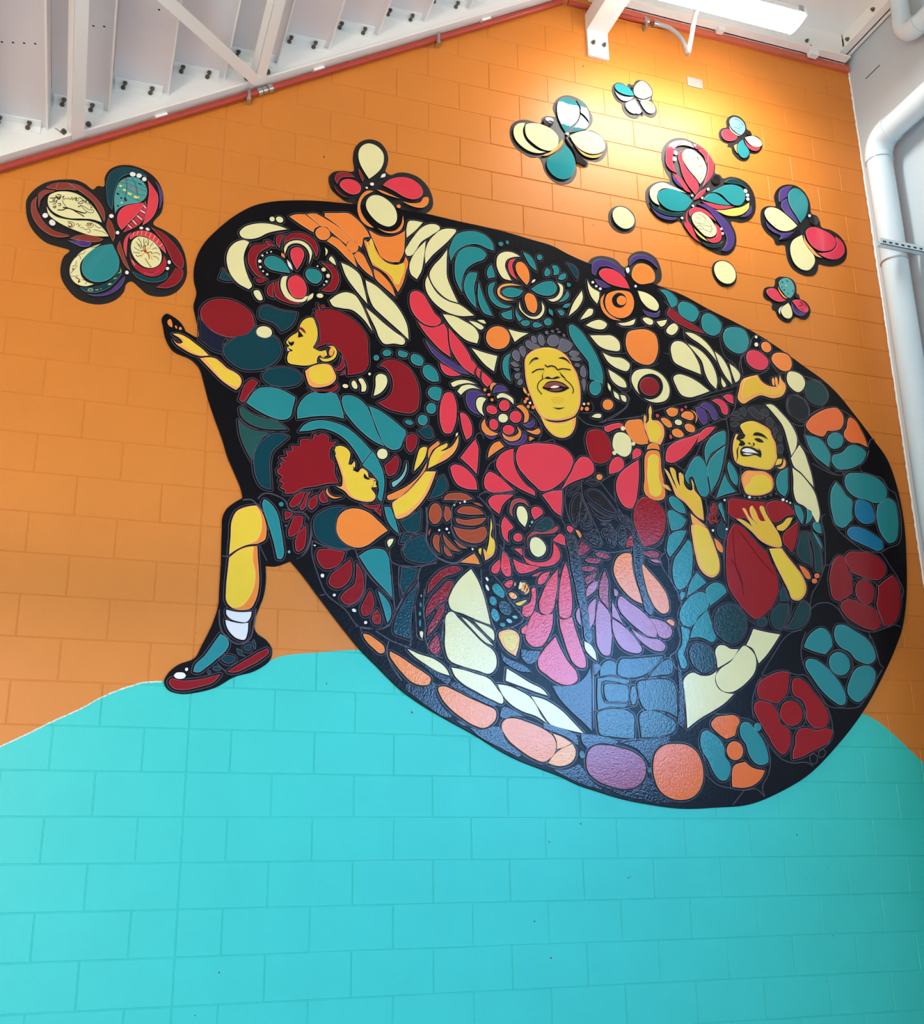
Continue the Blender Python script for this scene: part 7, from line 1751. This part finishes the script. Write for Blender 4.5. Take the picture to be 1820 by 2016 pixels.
brace(on_str(bx1 - 0.02, -0.10, -0.02), on_str(bx0 + 0.04, -1.48, -0.02), 0.06, 'diagonal_brace')
for x in (-0.36, 0.52, 1.60):
    q = on_str(x, -0.022, -0.012)
    MB().bar(q - sd * 0.035, q + sd * 0.035, (0, 1, 0), sn, 0.034, 0.018).build('beam_clip', steel_white, stair)

red = tag(empty('red_conduit'), 'thin red painted pipe running under the stair edge against the orange wall', 'pipe')
rz = lambda x: 5.096 + 0.613 * (x + 1.137)
MB().tube([(-3.2, -0.03, rz(-3.2)), (2.15, -0.03, rz(2.15))], 0.019, 14).build('pipe_run', red_pipe_m, red)
for x in (0.21,): 
    p = Vector((x, -0.03, rz(x))); t = Vector((1, 0, 0.613)).normalized()
    for k in (-0.035, 0.0, 0.035): MB().tube([p + t * (k - 0.014), p + t * (k + 0.014)], 0.024 if k else 0.021, 14).build('coupling', zinc, red)
for x in (0.12, 1.275):
    p = Vector((x, -0.03, rz(x)))
    MB().box(x - 0.008, x + 0.008, -0.056, -0.050, p.z - 0.05, p.z + 0.03).box(x - 0.012, x + 0.012, -0.05, -0.001, p.z - 0.05, p.z - 0.028).build('pipe_clamp', zinc, red)
red2 = tag(empty('red_conduit'), 'short level red pipe end under the landing beam with two metal couplings', 'pipe')
MB().tube([(2.2, -0.03, 7.12), (2.80, -0.03, 7.125)], 0.017, 14).build('pipe_run', red_pipe_m, red2)
for x in (2.786, 2.86): MB().tube([(x - 0.018, -0.03, 7.126), (x + 0.018, -0.03, 7.127)], 0.024, 14).build('coupling', zinc, red2)
MB().box(2.77, 2.785, -0.05, -0.001, 7.06, 7.15).build('pipe_clamp', zinc, red2)
def smooth_path(P, n=8):
    P = [Vector(p) for p in P]; out = []
    for i in range(len(P) - 1):
        p0, p1, p2, p3 = P[max(i - 1, 0)], P[i], P[i + 1], P[min(i + 2, len(P) - 1)]
        for j in range(n):
            u = j / n
            out.append(0.5 * ((2 * p1) + (p2 - p0) * u + (2 * p0 - 5 * p1 + 4 * p2 - p3) * u * u + (3 * p1 - p0 - 3 * p2 + p3) * u ** 3))
    return out + [P[-1]]
fx = tag(empty('flexible_conduit'), 'grey flexible conduit looping from the wall up to the lamp', 'conduit')
MB().tube(smooth_path([(2.87, -0.03, 7.127), (2.95, -0.06, 7.09), (3.00, -0.12, 6.96), (2.985, -0.19, 6.80), (2.955, -0.25, 6.73), (2.94, -0.32, 6.78), (2.93, -0.42, 6.90), (2.93, -0.58, 6.99)]), 0.016, 12).build('tube', grey_pvc, fx)

# ------------------------------------------------------------------ landing
land = tag(empty('landing'), 'white steel landing soffit with edge beams at the top right corner', 'landing')
MB().box(2.36, XC - 0.01, -1.75, -0.012, 7.44, 7.50).build('deck', steel_white, land)
bm_ = MB().box(2.36, XC - 0.06, -0.045, -0.035, 7.19, 7.44).box(2.36, XC - 0.06, -0.11, -0.012, 7.19, 7.202).build('edge_beam', steel_white, land)
MB().box(2.5, XC - 0.012, -0.030, -0.004, 7.142, 7.19).build('red_bounce_strip', principled('reflected_red_tint', rgb(205, 104, 78), 0.5), land)  # strip coloured as the red light reflected onto the wall under the beam
sb = MB().box(XC - 0.05, XC - 0.04, -1.75, -0.05, 7.26, 7.44).box(XC - 0.11, XC - 0.012, -1.75, -0.05, 7.26, 7.272).build('side_beam', steel_white, land)
for p in ((4.10, -0.045, 7.30), (4.12, -0.045, 7.25)): bolt(p, bm_, s=1.1)
for p in ((XC - 0.05, -0.36, 7.31), (XC - 0.05, -0.39, 7.38), (XC - 0.05, -0.1, 7.36)): bolt(p, sb, side=True, s=1.2)
MB().box(4.09, 4.16, -0.09, -0.045, 7.155, 7.19).build('beam_clip', steel_white, land)
MB().box(3.33, 3.38, -0.09, -0.045, 7.16, 7.19).build('beam_clip', steel_white, land)
MB().box(2.36, 2.46, -1.75, -1.65, 7.20, 7.44).box(2.46, XC - 0.1, -1.75, -1.65, 7.20, 7.44).build('outer_beam', steel_white, land)

br = tag(empty('wall_bracket'), 'white steel bracket bolted to the orange wall by two bolts', 'bracket')
bp_ = MB().box(2.335, 2.487, -0.022, -0.001, 6.735, 7.08).build('bracket_plate', steel_white, br)
for x in (2.372, 2.452): bolt((x, -0.022, 6.842), bp_, s=1.2)
MB().box(2.335, 2.487, -1.75, -0.022, 6.945, 7.08).build('bracket_arm', steel_white, br)
lab = tag(MB().box(3.089, 3.207, -0.006, -0.0005, 6.692, 6.766).build('wall_plaque', plate_m), 'small blank grey plaque on the orange wall below the lamp', 'plaque')

# ------------------------------------------------------------------ lamp
lf = tag(empty('light_fixture'), 'glowing white strip lamp hung under the landing', 'lamp')
lx0, lx1, ly0, ly1, lz = 2.34, 3.53, -0.75, -0.57, 6.75
P = []
for k in range(9):
    t = math.pi * k / 8; P.append((0.5 * (ly0 + ly1) - math.cos(t) * 0.09, lz + 0.035 - math.sin(t) ** 0.6 * 0.035 if 0 < k < 8 else lz + 0.035))
v = [(x, y, z) for x in (lx0, lx1) for y, z in P]; n = len(P)
mesh_f = [(i, i + 1, n + i + 1, n + i) for i in range(n - 1)] + [tuple(range(n)), tuple(range(2 * n - 1, n - 1, -1))]
MB().add(v, mesh_f).build('diffuser', lamp_m, lf)
MB().box(lx0, lx1, ly0, ly1, lz + 0.036, lz + 0.075).build('housing', steel_white, lf)
MB().box(lx1 - 0.004, lx1 + 0.008, ly0 - 0.004, ly1 + 0.004, lz + 0.02, lz + 0.078).build('end_cap', steel_white, lf)
MB().box(lx1 - 0.05, lx1 - 0.02, ly0 - 0.01, ly0 + 0.0, lz + 0.03, lz + 0.08).build('latch', zinc, lf)
for x in (lx0 + 0.2, lx1 - 0.2): MB().tube([(x, (ly0 + ly1) / 2, lz + 0.07), (x, (ly0 + ly1) / 2, 7.44)], 0.008, 8).build('hanger_rod', zinc, lf)

tube_m = bpy.data.materials.new('fill_lamp_tube'); tube_m.use_nodes = True
b = tube_m.node_tree.nodes['Principled BSDF']; b.inputs['Base Color'].default_value = (1, 1, 1, 1)
b.inputs['Emission Color'].default_value = (1.0, 0.85, 0.66, 1); b.inputs['Emission Strength'].default_value = 100
for x in (-4.5, -2.7):  # unseen lamps added to fill and warm the light on wall and stair
    for y in (-5.8, -7.2, -8.6):
        tl = tag(empty('fill_lamp'), 'added warm fill lamp, unseen behind the viewer', 'lamp', 'added fill lamps')
        MB().tube([(x - 0.6, y, 2.9), (x + 0.6, y, 2.9)], 0.045, 12).build('tube', tube_m, tl)
        for q in (-0.62, 0.62): MB().tube([(x + q - 0.02, y, 2.9), (x + q + 0.02, y, 2.9)], 0.055, 12).build('end_cap', steel_white, tl)
        for q in (-0.62, 0.62): MB().tube([(x + q, y, 2.95), (x + q, y, 9.6)], 0.006, 6).build('hanger_rod', zinc, tl)

# ------------------------------------------------------------------ pipes on the right wall
def arc(c, a0, a1, r, n=10):   # in the y-z plane
    return [(c[0], c[1] + r * math.cos(a0 + (a1 - a0) * i / n), c[2] + r * math.sin(a0 + (a1 - a0) * i / n)) for i in range(n + 1)]
px, py, pr = 4.345, -0.315, 0.086
pipe = tag(empty('drain_pipe'), 'thick white drain pipe standing in the corner and bending toward the viewer', 'pipe')
zel = 6.30
MB().tube([(px, py, 0), (px, py, zel - 0.13)], pr, 28).build('vertical_run', pvc, pipe)
MB().tube([(px, py, zel - 0.16)] + arc((px, py - 0.13, zel - 0.13), 0, math.pi / 2, 0.13) + [(px, py - 0.16, zel)], pr + 0.007, 28).build('elbow', pvc, pipe)
MB().tube([(px, py - 0.13, zel), (px, -4.5, zel)], pr, 28).build('horizontal_run', pvc, pipe)
pipe2 = tag(empty('drain_pipe'), 'white pipe elbow dropping through the landing at the top right', 'pipe')
qx, qy, qr, qz = 4.36, -0.70, 0.062, 6.86
MB().tube([(qx, qy, qz + 0.10), (qx, qy, 7.44)], qr, 24).build('vertical_run', pvc, pipe2)
MB().tube([(qx, qy, qz + 0.14)] + arc((qx, qy - 0.10, qz + 0.10), 0, -math.pi / 2, 0.10) + [(qx, qy - 0.14, qz)], qr + 0.006, 24).build('elbow', pvc, pipe2)
MB().tube([(qx, qy - 0.10, qz), (qx, -4.5, qz)], qr, 24).build('horizontal_run', pvc, pipe2)
st = tag(empty('strut_channel'), 'slotted metal strut crossing in front of the thick white pipe', 'strut')
MB().box(4.13, XC, -0.449, -0.409, 5.385, 5.389).box(4.13, XC, -0.449, -0.446, 5.385, 5.43).box(4.13, XC, -0.412, -0.409, 5.385, 5.43).build('channel', pvc, st)
for k in range(7): MB().box(4.15 + 0.048 * k, 4.175 + 0.048 * k, -0.4496, -0.449, 5.400, 5.412).build('slot', dark_m, st)
MB().tube([(px + pr * 1.03 * math.cos(t), py + pr * 1.03 * math.sin(t), 5.36) for t in [2 * math.pi * i / 24 for i in range(25)]], 0.005, 6).build('pipe_strap', zinc, st)
tag(MB().bar((XC - 0.0005, -0.16, 6.977), (XC - 0.0005, -0.314, 6.974), (1, 0, 0), (0, 0, 1), 0.001, 0.007).build('wall_slit', dark_m), 'thin dark slit in the white side wall above the pipe', 'slit')
